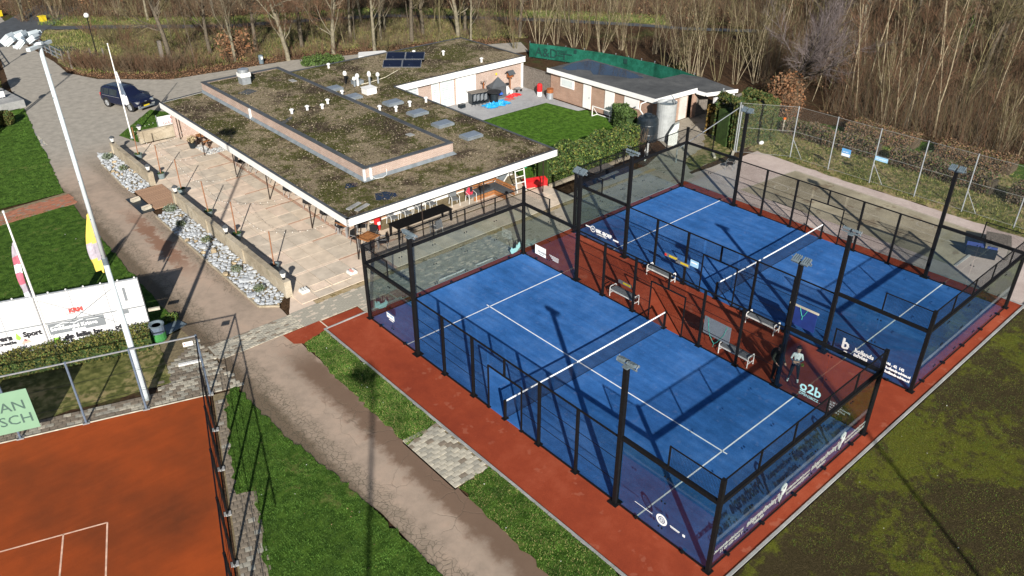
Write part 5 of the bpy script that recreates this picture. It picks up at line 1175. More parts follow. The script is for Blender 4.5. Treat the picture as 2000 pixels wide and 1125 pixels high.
# ================================================================ TALL FLOODLIGHT MASTS
def mast(x,y,h,label,yaw,detail=True):
    m=thing('tall_mast',label,'floodlight mast',(x,y,0),yaw,'tall white floodlight masts')
    MB().lathe([(.145,0),(.135,.3),(.095,h*.45)],(0,0,0),14).build('lower_pole',MAT['mastwhite'],m,smooth=True)
    MB().lathe([(.105,h*.45-.15),(.105,h*.45+.12)],(0,0,0),14).build('joint_ring',MAT['lampgrey'],m)
    MB().lathe([(.085,h*.45),(.065,h-.15)],(0,0,0),14).build('upper_pole',MAT['mastwhite'],m,smooth=True)
    mb=MB()
    for k in range(18): 
        z=.9+k*.75; mb.box((0,0,z),(.24,.02,.02),(k%2)*PI/2)
    mb.build('climbing_peg',MAT['lampgrey'],m)
    MB().box((0,0,h-.12),(1.15,.14,.10)).build('crossarm',MAT['mastwhite'],m)
    MB().box((-.1,.35,h-.02),(.12,1.1,.08)).box((-.1,.35,h+.0),(1.2,.08,.08)).build('crossarm',MAT['mastwhite'],m)
    for dx,dy,dz,rx,rz in ((-.75,.30,.10,-.75,.5),(-.72,.75,.16,-.6,.35),(-.30,1.15,.16,-.65,.1),(.25,1.10,.14,-.65,-.15),(-.28,.55,.26,-.4,.2),(.28,.45,.18,-.5,-.2),(-.25,.05,.16,-.55,.15),(.65,.55,.08,-.7,-.5)):
        Mx=Matrix.Rotation(rz,3,'Z')@Matrix.Rotation(rx,3,'X')
        dx,dy=dx*.75,dy*.75
        l=MB(); l.box((dx,dy,h+dz),(.36,.36,.11),M=Mx); q=Mx@Vector((0,0,-.08)); l.box((dx+q.x,dy+q.y,h+dz+q.z),(.29,.28,.05),M=Mx); ob=l.build('lamp_head',MAT['mastwhite'],m)
        MB().bar((dx*.8,dy*.9,h),(dx,dy,h+dz-.04),.05).build('yoke',MAT['lampgrey'],ob)
    return m
mast(-10.40,.90,14.72,'tall pale floodlight mast with a cluster of lamps, beside the clay court',.75)
mast(-19.8,-30.2,15,'tall pale floodlight mast standing behind the viewpoint, seen by its shadow on the grass strip',.75)
mast(-4.0,-41.4,15,'tall pale floodlight mast behind the viewpoint, seen by its shadow on the mossy field',.75)
mast(-11.9,34.7,12,'tall pale floodlight mast off to the left, seen by its shadow across the driveway',.75)
# street lamps
def street_lamp(x,y,h,label):
    l=thing('street_lamp',label,'street lamp',(x,y,0),0,'globe street lamps'); MB().lathe([(.09,0),(.09,.5),(.055,.6),(.045,h-.35)],(0,0,0),8).build('post',MAT['black'],l)
    bm=bmesh.new(); bmesh.ops.create_icosphere(bm,subdivisions=2,radius=.26); me=bpy.data.meshes.new('globe'); bm.to_mesh(me); bm.free(); me.materials.append(simple('milky_globe',(.62,.62,.60),.25,0,.05,3)); link('globe',me,l,(0,0,h-.12)); MB().lathe([(.10,h-.38),(.2,h-.30)],(0,0,0),8).build('collar',MAT['black'],l)
street_lamp(5.9,61.0,4.1,'black street lamp with a pale globe on the grassy bank behind the twiggy hedge')
street_lamp(-6.6,43.0,4.0,'street lamp just off the left edge, seen by its shadow near the conifers'); street_lamp(-4.1,60.0,4.0,'street lamp off the left edge, seen by its shadow near the bridge')
# ================================================================ CAR
car=thing('parked_car','dark navy estate suv parked on the driveway beside the clubhouse roof','car',(2.62,41.72,0),math.atan2(-.94,.34))
ST=[(-2.30,.62,.78,.98,1.02,.62),(-2.22,.86,.45,1.02,1.55,.60),(-1.9,.93,.32,1.04,1.68,.66),(-1.0,.95,.28,1.03,1.72,.68),(.0,.95,.28,1.02,1.72,.68),(.35,.95,.28,1.01,1.66,.66),(1.0,.95,.28,1.00,1.10,.78),(1.55,.94,.30,.97,1.02,.74),(2.05,.90,.36,.86,.93,.66),(2.30,.76,.45,.70,.78,.55)]
rings=[]; mb=MB()
for x,w,zl,zb,zt,wt in ST:
    half=[(w*.82,zl),(w,zl+.14),(w*1.0,(zl+zb)/2+.08),(w*.975,zb),(wt+.06,zt-.09),(wt,zt-.02),(wt*.55,zt+.015)]
    rings.append([(x,y,z) for y,z in half]+[(x,-y,z) for y,z in reversed(half)])
n=len(rings[0]); 
for r_ in rings: mb.v.extend(r_)
for i in range(len(rings)-1):
    for k in range(n):
        j_=(k+1)%n; mb.f.append((i*n+k,i*n+j_,(i+1)*n+j_,(i+1)*n+k)); mb.m.append(0)
mb.f.append(tuple(range(n))); mb.m.append(0); mb.f.append(tuple((len(rings)-1)*n+k for k in reversed(range(n)))); mb.m.append(0)
body=mb.build('body',MAT['carpaint'],car); bv=body.modifiers.new('bevel','BEVEL'); bv.width=.03; bv.segments=2; bv.limit_method='ANGLE'
def lerp3(a,b,t): return tuple(a[i]+(b[i]-a[i])*t for i in range(3))
def glassq(i0,t0,i1,t1,side,inset=.1,name='side_window'):
    ks=(3,4) if side>0 else (n-4,n-5)
    def at(i,t,v):
        A=lerp3(rings[i][ks[0]],rings[i+1][ks[0]],t); B=lerp3(rings[i][ks[1]],rings[i+1][ks[1]],t); q=lerp3(A,B,v); return (q[0],q[1]+side*.012,q[2]+.004)
    MB().quad(at(i0,t0,.12),at(i1,t1,.12),at(i1,t1,.9),at(i0,t0,.9)).build(name,MAT['glass_dark'],car)
for s in (1,-1):
    glassq(1,.4,2,.25,s); glassq(2,.30,3,-.02,s); glassq(3,.06,4,.0,s)
mb=MB(); q=[rings[5][4],rings[6][4],rings[6][n-5],rings[5][n-5]]; q=[(a+.02,b*(.94),c+.03) for a,b,c in q]; mb.quad(*q).build('windscreen',MAT['glass_dark'],car)
mb=MB(); q=[rings[0][3],rings[1][4],rings[1][n-5],rings[0][n-4]]; q=[(a-.02,b*.88,c+.03) for a,b,c in q]; mb.quad(*q).build('rear_window',MAT['glass_dark'],car)
for x in (-1.42,1.45):
    for s in (1,-1):
        w=MB(); w.tube((x,s*.74,.36),(x,s*.965,.36),.37,20); tyre=w.build('wheel',MAT['tyre'],car)
        MB().tube((x,s*.962,.36),(x,s*.972,.36),.25,16).build('rim',MAT['rim'],tyre)
        sp__=MB()
        for a in range(7): sp__.bar((x,s*.975,.36),(x+.24*math.cos(a*.9),s*.975,.36+.24*math.sin(a*.9)),.05)
        sp__.build('spokes',MAT['chrome'],tyre)
        MB().tube((x,s*.90,.40),(x,s*.955,.40),.45,20).build('wheel_arch',MAT['tyre'],car)
for s in (1,-1):
    MB().box((2.12,s*.68,.78),(.34,.30,.13),rz=-s*.35).build('headlight',MAT['chrome'],car)
    MB().box((2.30,s*.66,.50),(.10,.28,.09),rz=-s*.4).build('fog_light',MAT['chrome'],car)
    MB().bx(-1.7,.4,s*.62-.02,s*.62+.02,1.735,1.775).build('roof_rail',MAT['black'],car)
    MB().box((.72,s*1.05,1.05),(.14,.22,.15)).build('wing_mirror',MAT['carpaint'],car)
    MB().bx(-1.8,1.0,s*.945-.012,s*.945+.012,1.0,1.02).build('window_trim',MAT['chrome'],car)
    MB().box((-2.2,s*.75,.95),(.12,.2,.3)).build('tail_light',MAT['red_plastic'],car)
MB().box((2.31,0,.62),(.06,.85,.22)).build('grille',MAT['black'],car); MB().lathe([(.09,0),(.09,.02)],(2.33,0,.80),12).build('badge',MAT['chrome'],car); MB().box((2.335,0,.47),(.03,.54,.12)).build('number_plate',MAT['yellow'],car)
MB().box((2.28,0,.36),(.14,1.5,.12)).build('bumper',MAT['lead'],car)
wv=thing('white_van','white van roof showing just behind the mossy wing roof','van',(23.2,34.6,0),-.55)
mb=MB(); V=[(-2.0,.9),(-1.9,2.25),(.6,2.3),(1.5,1.45),(2.4,1.2),(2.5,.5),(-2.0,.4)]
mb.add([(x,-.92,z) for x,z in V]+[(x,.92,z) for x,z in V],[tuple(range(7)),tuple(range(13,6,-1))]+[(i,i+7,(i+1)%7+7,(i+1)%7) for i in range(7)]); b_=mb.build('body',MAT['white'],wv); b_.modifiers.new('bevel','BEVEL').width=.08
for x in (-1.3,1.6): 
    for s in (1,-1): MB().tube((x,s*.75,.34),(x,s*.94,.34),.34,14).build('wheel',MAT['tyre'],wv)
MB().bx(.9,1.3,-.8,.8,1.62,1.66).build('windscreen',MAT['glass_dark'],wv)
# distant yellow skip-like boxes and bridge
def ybox(x,y,label,L=1.6):
    b=thing('yellow_salt_bin',label,'salt bin',(x,y,0),.3); MB().prism([(-L/2,-.3),(L/2,-.3),(L/2-.1,.3),(-L/2+.1,.3)],0,.6).build('body',MAT['yellow'],b); MB().bx(-L/2-.03,L/2+.03,-.33,.33,.6,.68).build('lid',MAT['yellow'],b)
ybox(2.55,88.8,'yellow salt bin on the far road at the left edge',1.3); ybox(6.1,82.0,'yellow salt bin between tree trunk and grey railing by the far road',.7)
def railing(x0,y0,x1,y1,label,h=1.1):
    r_=thing('bridge_railing',label,'railing',(x0,y0,0)); dx,dy=x1-x0,y1-y0; L=math.hypot(dx,dy); k=int(L/1.4)
    for i in range(k+1): MB().bar((dx*i/k,dy*i/k,0),(dx*i/k,dy*i/k,h),.09).build('post',MAT['wood'],r_)
    for z in (h-.04,h*.55,.2): MB().bar((0,0,z),(dx,dy,z),.07).build('rail',MAT['lead'],r_)
    return r_
railing(2.0,70.5,2.6,60.8,'grey bridge railing on the right side of the lane at the top left'); railing(-2.2,71,-3.0,61.5,'grey bridge railing at the left edge, seen by its ladder shaped shadow',1.2)
struct(sheet('ditch',jag([(2.5,70),(5,67),(6.5,61),(3.1,60.5)],.6,.2,71),-.02,simple('dark_ditch_water',(.012,.014,.012),.15,0,.4,2,mode='pos')))
# dugout slab and boards at the left edge
dg=thing('concrete_stand','pale concrete stand with boards at the left edge beside the lane','stand',(-5.6,49.6,0),.12)
for k in range(4): MB().bx(-2.2,1.35,-2.4+k*1.3,-1.12+k*1.3,0,.62).build('concrete_block',MAT['kerb'],dg)
for i,(y) in enumerate((-.6,1.2)):
    w=thing('white_board','white advertising board with red print on the concrete stand, '+('nearer the viewer' if i==0 else 'farther one'),'board',(-6.0,49.4+y,.62),.12); MB().bx(-1.6,1.0,-.03,.03,.12,.62).build('sheet',MAT['banner'],w); MB().bar((-1.2,0,0),(-1.2,0,.2),.05).bar((.8,0,0),(.8,0,.2),.05).build('foot',MAT['galv'],w); text('sport',.28,MAT['textred'],w,(-.5,-.04,.25),(1,0,0),(0,0,1))
# ================================================================ BETWEEN THE COURTS
def bench(x,y,rz,label):
    b=thing('bench',label,'bench',(x,y,.025),rz,'white framed benches between the courts')
    mb=MB(); mb.bx(-.21,.21,-.74,.74,.42,.46); mb.build('seat',MAT['greyfabric'],b)
    for s in (-1,1):
        mb=MB(); mb.path([(-.23,s*.76,0),(-.23,s*.76,.50),(-.19,s*.76,.56),(.19,s*.76,.56),(.23,s*.76,.50),(.23,s*.76,0)],.026,6); mb.build('end_frame',MAT['offwhite'],b)
        MB().bar((-.23,s*.76,.20),(.23,s*.76,.20),.035).build('cross_bar',MAT['offwhite'],b)
    MB().bar((-.23,-.76,.40),(-.23,.76,.40),.04).bar((.23,-.76,.40),(.23,.76,.40),.04).bar((0,-.76,.2),(0,.76,.2),.035).build('side_rail',MAT['offwhite'],b)
bench(10.45,-7.05,0,'white framed bench with dark seat against the nearer cage, at its clubhouse half')
bench(13.55,-6.85,0,'white framed bench with dark seat against the farther cage, beside the yellow scoreboards')
bench(13.50,-13.05,0,'white framed bench with dark seat against the farther cage, left of the navy board')
bench(10.45,-13.7,0,'white framed bench with dark seat under the grey mesh board, left of the two people')
def scoreboard(x,y,z,label,c2):
    s=thing('scoreboard',label,'scoreboard',(x,y,z)); MB().bx(-.02,.02,-.42,.42,-.09,.09).build('plate',MAT['greyfabric'],s)
    for k in range(7): MB().bx(-.035,-.02,-.36+k*.07,-.31+k*.07,-.04+.01*(k%2),.06).build('number_tile',MAT['yellow'],s)
    if c2: MB().bx(-.035,-.02,.28,.40,-.06,.06).build('red_tile',MAT['red_plastic'],s)
scoreboard(13.93,-7.1,1.28,'small scoreboard with yellow tiles and a red end on the farther cage above the bench',True)
scoreboard(13.93,-7.85,1.18,'small scoreboard with yellow tiles just right of the red ended one',False)
scoreboard(10.08,-7.35,1.25,'grey scoreboard with yellow tiles on the nearer cage above the bench',False)
s=thing('notice','pale blue notice plate on the farther cage near the door opening','sign',(13.93,-8.56,1.45)); MB().bx(-.02,.02,-.24,.24,-.17,.17).build('plate',MAT['lightblue'],s); MB().bx(-.026,-.02,-.18,.18,.02,.08).build('print',MAT['textwhite'],s)
gbd=thing('mesh_board','grey mesh board with turquoise cords hung on the nearer cage above a bench','board',(10.10,-12.78,1.25)); MB().bx(-.012,.012,-.70,.70,-.44,.44).build('cloth',MAT['greyboard'],gbd)
MB().path([(-.02,.5,.40),(-.03,.42,-.1),(-.03,.30,-.45),(-.03,.05,-.75),(-.03,.08,-.95)],.012,4).path([(-.02,-.5,.40),(-.03,-.38,-.1),(-.03,-.1,-.6),(-.03,.05,-.75)],.012,4).build('cord',MAT['cord'],gbd)
nbd=thing('navy_board','navy board with a pale top bar hung on the farther cage by the people','board',(13.86,-14.75,1.25)); MB().bx(-.015,.015,-.66,.66,-.52,.46).build('cloth',MAT['navyboard'],nbd); MB().bx(-.04,.02,-.72,.72,.46,.54).build('top_bar',MAT['paver_a'],nbd)
MB().path([(-.03,.2,.50),(-.04,.08,.18),(-.04,.0,.05)],.012,4).path([(-.03,-.2,.50),(-.04,-.08,.18),(-.04,0,.05),(-.04,0,-.1)],.012,4).build('cord',MAT['cord'],nbd)
# ---------------------------------------------------------------- people
def person(name,label,loc,rz,J,mats,mat_fn,hair=None,extra=None):
    root=thing(name,label,'person',loc,rz)
    names=list(J['p'].keys()); idx={k:i for i,k in enumerate(names)}
    vs=[J['p'][k][:3] for k in names]; rad=[J['p'][k][3] for k in names]
    es=[(idx[a],idx[b]) for a,b in J['e']]
    # fingers: four and a thumb per hand
    for h,d in J['hands'].items():
        hv=Vector(J['p'][h][:3]); d=Vector(d[0]).normalized(); side=Vector(J['hands'][h][1]).normalized()
        for f,(o,L) in enumerate(((-.03,.075),(-.01,.09),(.01,.085),(.03,.065))):
            a=len(vs); vs+= [tuple(hv+side*o+d*.04),tuple(hv+side*o+d*(.04+L*.6)+Vector((0,0,-.01))),tuple(hv+side*o*1.1+d*(.04+L)+Vector((0,0,-.02)))]; rad+=[.010,.009,.008]; es+=[(idx[h],a),(a,a+1),(a+1,a+2)]
        a=len(vs); vs+=[tuple(hv-side*.045+d*.01),tuple(hv-side*.06+d*.05)]; rad+=[.011,.009]; es+=[(idx[h],a),(a,a+1)]
    me=bpy.data.meshes.new('body'); me.from_pydata(vs,es,[]); ob=bpy.data.objects.new('body',me); COL.objects.link(ob)
    sk=ob.modifiers.new('skin','SKIN'); sk.branch_smoothing=.3
    for i,sv in enumerate(me.skin_vertices[0].data): 
        r=rad[i]; sv.radius=(r,r) if not isinstance(r,tuple) else r
    me.skin_vertices[0].data[idx['pelvis']].use_root=True
    ob.modifiers.new('sub','SUBSURF').levels=2
    dg_=bpy.context.evaluated_depsgraph_get(); m2=bpy.data.meshes.new_from_object(ob.evaluated_get(dg_)); bpy.data.objects.remove(ob)
    m2.name='body'; m2.materials.clear()
    for m_ in mats: m2.materials.append(m_)
    for p in m2.polygons: p.material_index=mat_fn(p.center); p.use_smooth=True
    b=link('body',m2,root)
    return root
# woman: feet apart, arms folded, looking down to her right; front faces -y before turning
Jw={'p':{'pelvis':(0,0,.93,.135),'waist':(0,.0,1.10,.115),'chest':(0,-.01,1.30,.135),'neck0':(0,-.01,1.43,.075),'neck':(0,-.02,1.49,.050),'head0':(0,-.035,1.57,.085),'head':(0,-.03,1.66,.092),'top':(0,-.02,1.72,.065),
 'shl':(.165,0,1.39,.060),'ell':(.235,-.03,1.12,.045),'wrl':(.06,-.20,1.10,.034),'hal':(-.03,-.21,1.12,.032),
 'shr':(-.165,0,1.39,.060),'elr':(-.24,-.02,1.13,.045),'wrr':(-.08,-.21,1.05,.034),'har':(.0,-.23,1.03,.032),
 'hpl':(.095,0,.86,.105),'knl':(.15,-.03,.49,.070),'anl':(.19,.02,.10,.045),'fol':(.20,-.05,.05,.045),'tol':(.21,-.15,.04,.036),
 'hpr':(-.095,0,.86,.105),'knr':(-.14,-.06,.49,.070),'anr':(-.19,-.02,.10,.045),'for_':(-.205,-.09,.05,.045),'tor':(-.22,-.19,.04,.036)},
 'e':[('pelvis','waist'),('waist','chest'),('chest','neck0'),('neck0','neck'),('neck','head0'),('head0','head'),('head','top'),('chest','shl'),('shl','ell'),('ell','wrl'),('wrl','hal'),('chest','shr'),('shr','elr'),('elr','wrr'),('wrr','har'),('pelvis','hpl'),('hpl','knl'),('knl','anl'),('anl','fol'),('fol','tol'),('pelvis','hpr'),('hpr','knr'),('knr','anr'),('anr','for_'),('for_','tor')],
 'hands':{'hal':((-1,0,.1),(0,0,1)),'har':((1,0,.0),(0,0,1))}}
def wmat(c):
    if c.z<.115: return 3
    if c.z<.90: return 1
    if c.z>1.49: return 0
    if c.z<.98: return 2
    if c.y<-.17 and abs(c.x)<.14 and 1.0<c.z<1.16: return 0
    return 4 if 1.0<c.z<1.16 else 2
w=person('person','woman in pale blue sweater and dark trousers, hair tied back, arms folded between the courts',(10.95,-16.28,.025),R(-62),Jw,[MAT['skin'],MAT['cloth_black'],MAT['cloth_white'],MAT['shoe'],MAT['cloth_navy']],wmat)
def blob(name,parent,mat,c,s,sub=2,jit=.0,seed=0):
    rg=random.Random(seed); bm=bmesh.new(); bmesh.ops.create_icosphere(bm,subdivisions=sub,radius=1)
    for v in bm.verts: v.co=Vector((v.co.x*s[0],v.co.y*s[1],v.co.z*s[2]))*(1+rg.uniform(-jit,jit))+Vector(c)
    me=bpy.data.meshes.new(name); bm.to_mesh(me); bm.free(); me.materials.append(mat); me.polygons.foreach_set('use_smooth',[True]*len(me.polygons)); return link(name,me,parent)
blob('hair',w,MAT['hair'],(0,.015,1.69),(.105,.112,.10)); blob('ponytail',w,MAT['hair'],(.02,.17,1.66),(.045,.10,.05))
blob('nose',w,MAT['skin'],(0,-.125,1.625),(.016,.02,.02),1)
for s in (-1,1): blob('eye',w,MAT['cloth_black'],(s*.034,-.108,1.655),(.012,.008,.008),1); blob('ear',w,MAT['skin'],(s*.095,-.01,1.64),(.012,.025,.032),1)
MB().box((0,-.118,1.585),(.04,.01,.01)).build('mouth',MAT['textsalmon'],w)
bc=thing('ball_can','lime yellow padel ball held at the hip of the woman between the courts','ball',(10.86,-16.60,1.06)); blob('ball_shell',bc,simple('lime_felt',(.55,.68,.04),.8),(0,0,0),(.07,.07,.07),2); 
# man: dark clothes, back pack, one hand forward
Jm={'p':{'pelvis':(0,0,.97,.145),'waist':(0,.0,1.14,.145),'chest':(0,-.01,1.36,.165),'neck0':(0,-.01,1.50,.09),'neck':(0,-.03,1.56,.060),'head0':(0,-.05,1.63,.090),'head':(0,-.05,1.72,.098),'top':(0,-.04,1.79,.070),
 'shl':(.205,0,1.46,.072),'ell':(.28,.02,1.17,.055),'wrl':(.25,-.14,.98,.040),'hal':(.24,-.20,.94,.035),
 'shr':(-.205,0,1.46,.072),'elr':(-.28,.0,1.18,.055),'wrr':(-.25,-.20,1.08,.040),'har':(-.23,-.27,1.08,.035),
 'hpl':(.10,0,.90,.115),'knl':(.13,-.02,.51,.078),'anl':(.14,.03,.10,.05),'fol':(.14,-.05,.05,.05),'tol':(.145,-.16,.04,.04),
 'hpr':(-.10,0,.90,.115),'knr':(-.13,-.03,.51,.078),'anr':(-.14,.02,.10,.05),'for_':(-.145,-.06,.05,.05),'tor':(-.155,-.17,.04,.04)},'e':Jw['e'],
 'hands':{'hal':((0,-.6,-.5),(1,0,0)),'har':((0,-1,-.1),(1,0,0))}}
def mmat(c):
    if c.z<.11: return 3
    if c.z>1.55: return 0
    if abs(c.x)>.17 and c.y<-.215: return 0
    return 1 if c.z<.93 else 2
m_=person('person','man in dark clothes, black cap and backpack, half behind the mast between the courts',(10.40,-15.72,.025),R(-20),Jm,[MAT['skin'],MAT['cloth_black'],MAT['cloth_green'],MAT['lampgrey']],mmat)
blob('cap',m_,MAT['cloth_black'],(0,-.035,1.775),(.112,.118,.075)); MB().box((0,-.17,1.755),(.15,.12,.015)).build('cap_brim',MAT['cloth_black'],m_)
blob('nose',m_,MAT['skin'],(0,-.15,1.69),(.017,.022,.02),1)
for s in (-1,1): blob('eye',m_,MAT['cloth_black'],(s*.035,-.135,1.715),(.012,.008,.008),1); blob('ear',m_,MAT['skin'],(s*.10,-.03,1.70),(.013,.026,.034),1)
MB().box((0,-.142,1.645),(.045,.01,.01)).build('mouth',MAT['textsalmon'],m_)
bp=thing('backpack','black racket backpack worn by the man in dark clothes','backpack',(10.40+.0,-15.72,.025),R(-20)); blob('bag',bp,MAT['cloth_black'],(.02,.27,1.22),(.20,.13,.30),2,.03); MB().path([(-.13,.2,1.45),(-.14,.02,1.53),(-.13,-.14,1.40)],.022,4).path([(.13,.2,1.45),(.14,.02,1.53),(.13,-.14,1.40)],.022,4).build('strap',MAT['cloth_black'],bp)
# ================================================================ COURTYARD CLUTTER
cs=[(24.35,22.05),(24.62,21.95),(24.95,21.85),(25.25,21.72)]
u=[False]; fold=thing('stacked_chair','x','chair',(0,0,0),0,'folding chairs stacked against the courtyard barrels')
MB().bx(-.22,.22,-.03,.03,.40,.44).build('seat',MAT['tank'],fold)
for k in range(5): MB().bx(-.22+k*.1,-.18+k*.1,-.03,.0,.45,.95).build('back_slat',MAT['galv'],fold)
for s in (-.23,.23): MB().bar((s,.18,.0),(s,-.02,.95),.03).build('leg',MAT['tank'],fold)
place(fold,[(cs[0][0],cs[0][1],.4,'striped folding chair farthest left in the courtyard stack'),(cs[1][0],cs[1][1],.4,'striped folding chair second from left in the courtyard stack'),(cs[2][0],cs[2][1],.4,'striped folding chair third from left in the courtyard stack'),(cs[3][0],cs[3][1],.4,'striped folding chair in the courtyard stack next to the round black bar table')],u)
rt_=thing('bar_table','tall black drum bar table standing in blue tarpaulin in the courtyard','bar table',(25.9,21.35,.045)); MB().lathe([(.34,0),(.34,1.05)],(0,0,0),16).build('drum',MAT['tank'],rt_); MB().lathe([(.60,1.05),(.62,1.08),(.60,1.12)],(0,0,0),20).build('round_top',MAT['cloth_black'],rt_)
bb=thing('bar_counter','brown topped black counter behind the folding chairs in the courtyard','counter',(25.2,22.6,.045),-.2); MB().bx(-.8,.8,-.35,.35,0,.95).build('box',MAT['tank'],bb); MB().bx(-.85,.85,-.4,.4,.95,1.0).build('top',MAT['wood'],bb)
def cloth(name,label,x,y,z,sx,sy,h,mat,seed,cat):
    rg=np.random.default_rng(seed); n=16; mb=MB()
    H=rg.random((n+1,n+1))
    for i in range(n+1):
        for k in range(n+1):
            u_,v_=i/n*2-1,k/n*2-1; edge=max(0,1-(u_*u_+v_*v_))
            mb.v.append((u_*sx*(1+.15*math.sin(k*1.3+seed)),v_*sy*(1+.2*math.sin(i*1.1+seed)),.01+h*H[i,k]*(.25+edge)))
    for i in range(n):
        for k in range(n): mb.f.append((i*(n+1)+k,(i+1)*(n+1)+k,(i+1)*(n+1)+k+1,i*(n+1)+k+1)); mb.m.append(0)
    t=thing(name,label,cat,(x,y,z)); mb.build('sheet',mat,t); return t
cloth('tarpaulin','crumpled bright blue tarpaulin at the foot of the round black bar table',25.9,21.1,.045,1.15,.62,.38,MAT['blue_tarp'],3,'tarpaulin')
cloth('red_cloth','crumpled red cloth on the grey courtyard paving in front of the white plastic toys',28.6,22.0,.045,.75,.32,.20,MAT['red_plastic'],4,'cloth')
cloth('red_cloth','flat faded red mat lying left of the crumpled red cloth in the courtyard',27.55,21.55,.045,.65,.30,.04,simple('faded_red_mat',(.45,.10,.08),.9,0,.2,5),5,'mat')
bq=thing('covered_barbecue','dark grey covered barbecue with a peaked lid in the courtyard','barbecue',(27.3,22.7,.045),-.15); MB().bx(-.75,.75,-.4,.4,0,1.0).build('cover',MAT['felt'],bq); mb=MB(); mb.add([(-.8,-.45,1.0),(.8,-.45,1.0),(.8,.45,1.0),(-.8,.45,1.0),(-.35,.1,1.35),(.2,.1,1.75)],[(0,1,5,4),(1,2,5),(2,3,4,5),(3,0,4)]); mb.build('peaked_lid',MAT['felt'],bq)
hb=thing('bird_feeder','wooden bird feeder house with a dark roof on a post by the brick wing wall','bird feeder',(29.1,23.0,.045)); MB().bar((0,0,0),(0,0,1.35),.09).build('post',MAT['wood_brown'],hb); MB().bx(-.2,.2,-.18,.18,1.35,1.7).build('house',MAT['rust'],hb); mb=MB(); mb.quad((-.36,-.36,1.62),(.36,-.36,1.62),(.36,0,1.95),(-.36,0,1.95)).quad((.36,.36,1.62),(-.36,.36,1.62),(-.36,0,1.95),(.36,0,1.95)); mb.build('pitched_roof',MAT['felt'],hb)
tg=thing('plastic_goods','white and pink plastic toys piled beside the covered barbecue','toys',(28.35,22.65,.045)); blob('toy',tg,MAT['white'],(0,0,.4),(.36,.26,.42),2,.12,1); blob('toy',tg,MAT['textsalmon'],(-.25,.2,.85),(.18,.15,.25),2,.1,2); blob('toy',tg,MAT['offwhite'],(.5,-.05,.2),(.2,.2,.2),2,.05,3); blob('toy',tg,MAT['cloth_black'],(.25,.2,.85),(.2,.15,.15),2,.1,4)
cr=thing('coat_rack','dark branched coat rack against the brick wing wall','coat rack',(26.1,23.0,.045)); MB().bar((0,0,0),(0,0,1.5),.08).build('post',MAT['rust'],cr)
for k in range(6): MB().path([(0,0,1.2+.05*k),(.22*math.cos(k),.12*math.sin(k),1.35+.05*k),(.34*math.cos(k),.16*math.sin(k),1.6)],.02,4).build('arm',MAT['blacksteel'],cr)
cloth('blue_bag','crumpled blue bag between round bar table and barbecue',27.0,22.0,.5,.32,.22,.3,simple('royal_blue_plastic',(.02,.10,.42),.5),8,'bag')
tc=thing('toy_cart','small chrome cart of odds and ends beside the bird feeder','cart',(29.75,22.75,.045)); MB().bx(-.3,.3,-.2,.2,.3,.34).build('tray',MAT['galv'],tc); 
for s in (-.25,.25): MB().tube((s,-.22,.12),(s,-.18,.12),.12,10).build('wheel',MAT['tyre'],tc)
od=thing('oil_drum','drum with rusty upper half and silver lower half by the shed corner','drum',(30.45,19.35,.045)); MB().lathe([(.29,0),(.3,.02),(.29,.25),(.305,.27),(.29,.29),(.29,.54)],(0,0,0),18).build('lower_body',MAT['galv'],od); MB().lathe([(.292,.54),(.305,.58),(.292,.62),(.292,.86),(.31,.88),(.26,.87)],(0,0,0),18).build('upper_body',MAT['rust'],od)
rd=thing('red_canister','red canister with white base standing by the board gate','canister',(30.35,20.55,.045)); MB().lathe([(.22,0),(.22,.38)],(0,0,0),14).build('base',MAT['offwhite'],rd); MB().lathe([(.2,.38),(.24,.42),(.24,.95),(.15,1.08)],(0,0,0),14).build('body',MAT['red_plastic'],rd)
pb=thing('plastic_crate','small dark crate by the white panel in the courtyard','crate',(23.3,22.5,.045)); MB().bx(-.25,.25,-.2,.2,0,.3).build('box',MAT['tank'],pb)
gl=thing('small_goal','small white tube football goal in front of the storage shed door','goal',(29.85,12.8,.03),R(90))
for s in (-.95,.95): MB().bar((s,0,0),(s,0,.85),.06).bar((s,0,.03),(s,-.6,.03),.05).bar((s,0,.82),(s,-.6,.05),.04).build('side_frame',MAT['white'],gl)
MB().bar((-.95,0,.85),(.95,0,.85),.06).build('crossbar',MAT['white'],gl); MB().bar((-.95,-.6,.03),(.95,-.6,.03),.05).build('ground_bar',MAT['white'],gl)
bt_=thing('dark_tank','big round black plastic water tank at the end of the hedge','tank',(29.0,7.3,.02)); MB().lathe([(.80,0),(.82,.05),(.80,.5),(.82,.55),(.80,.6),(.80,1.2),(.82,1.25),(.80,1.3),(.78,1.62),(.62,1.80),(.30,1.86),(.30,1.98),(.1,2.02)],(0,0,0),26).build('shell',MAT['tank'],bt_,smooth=False)
MB().path([(.0,.5,1.8),(-.3,.6,2.2),(-.1,.7,2.6),(.4,.6,2.7)],.05,6).build('hose',MAT['offwhite'],bt_)
si=thing('steel_silo','tall pale galvanised silo behind the black tank','silo',(30.2,6.6,.02)); MB().lathe([(.72,0),(.72,1.0),(.735,1.02),(.72,1.04),(.72,1.9),(.735,1.92),(.72,1.94),(.72,2.75),(.76,2.8),(.70,2.78),(.66,2.55)],(0,0,0),26).build('shell',MAT['silo'],si)
MB().lathe([(.66,2.5),(.66,2.56)],(0,0,0),20).build('cover',MAT['lampgrey'],si); MB().bar((-.7,0,2.85),(.7,0,2.85),.05).bar((.3,-.6,2.8),(.7,.2,3.1),.05).build('top_frame',MAT['galv'],si)
si2=thing('concrete_fin','pale sloping concrete fin standing at the foot of the silo','fin',(29.6,5.35,0)); mb=MB(); V=[(-.35,0),(.35,0),(.38,1.75),(.05,1.55),(-.30,.9)]
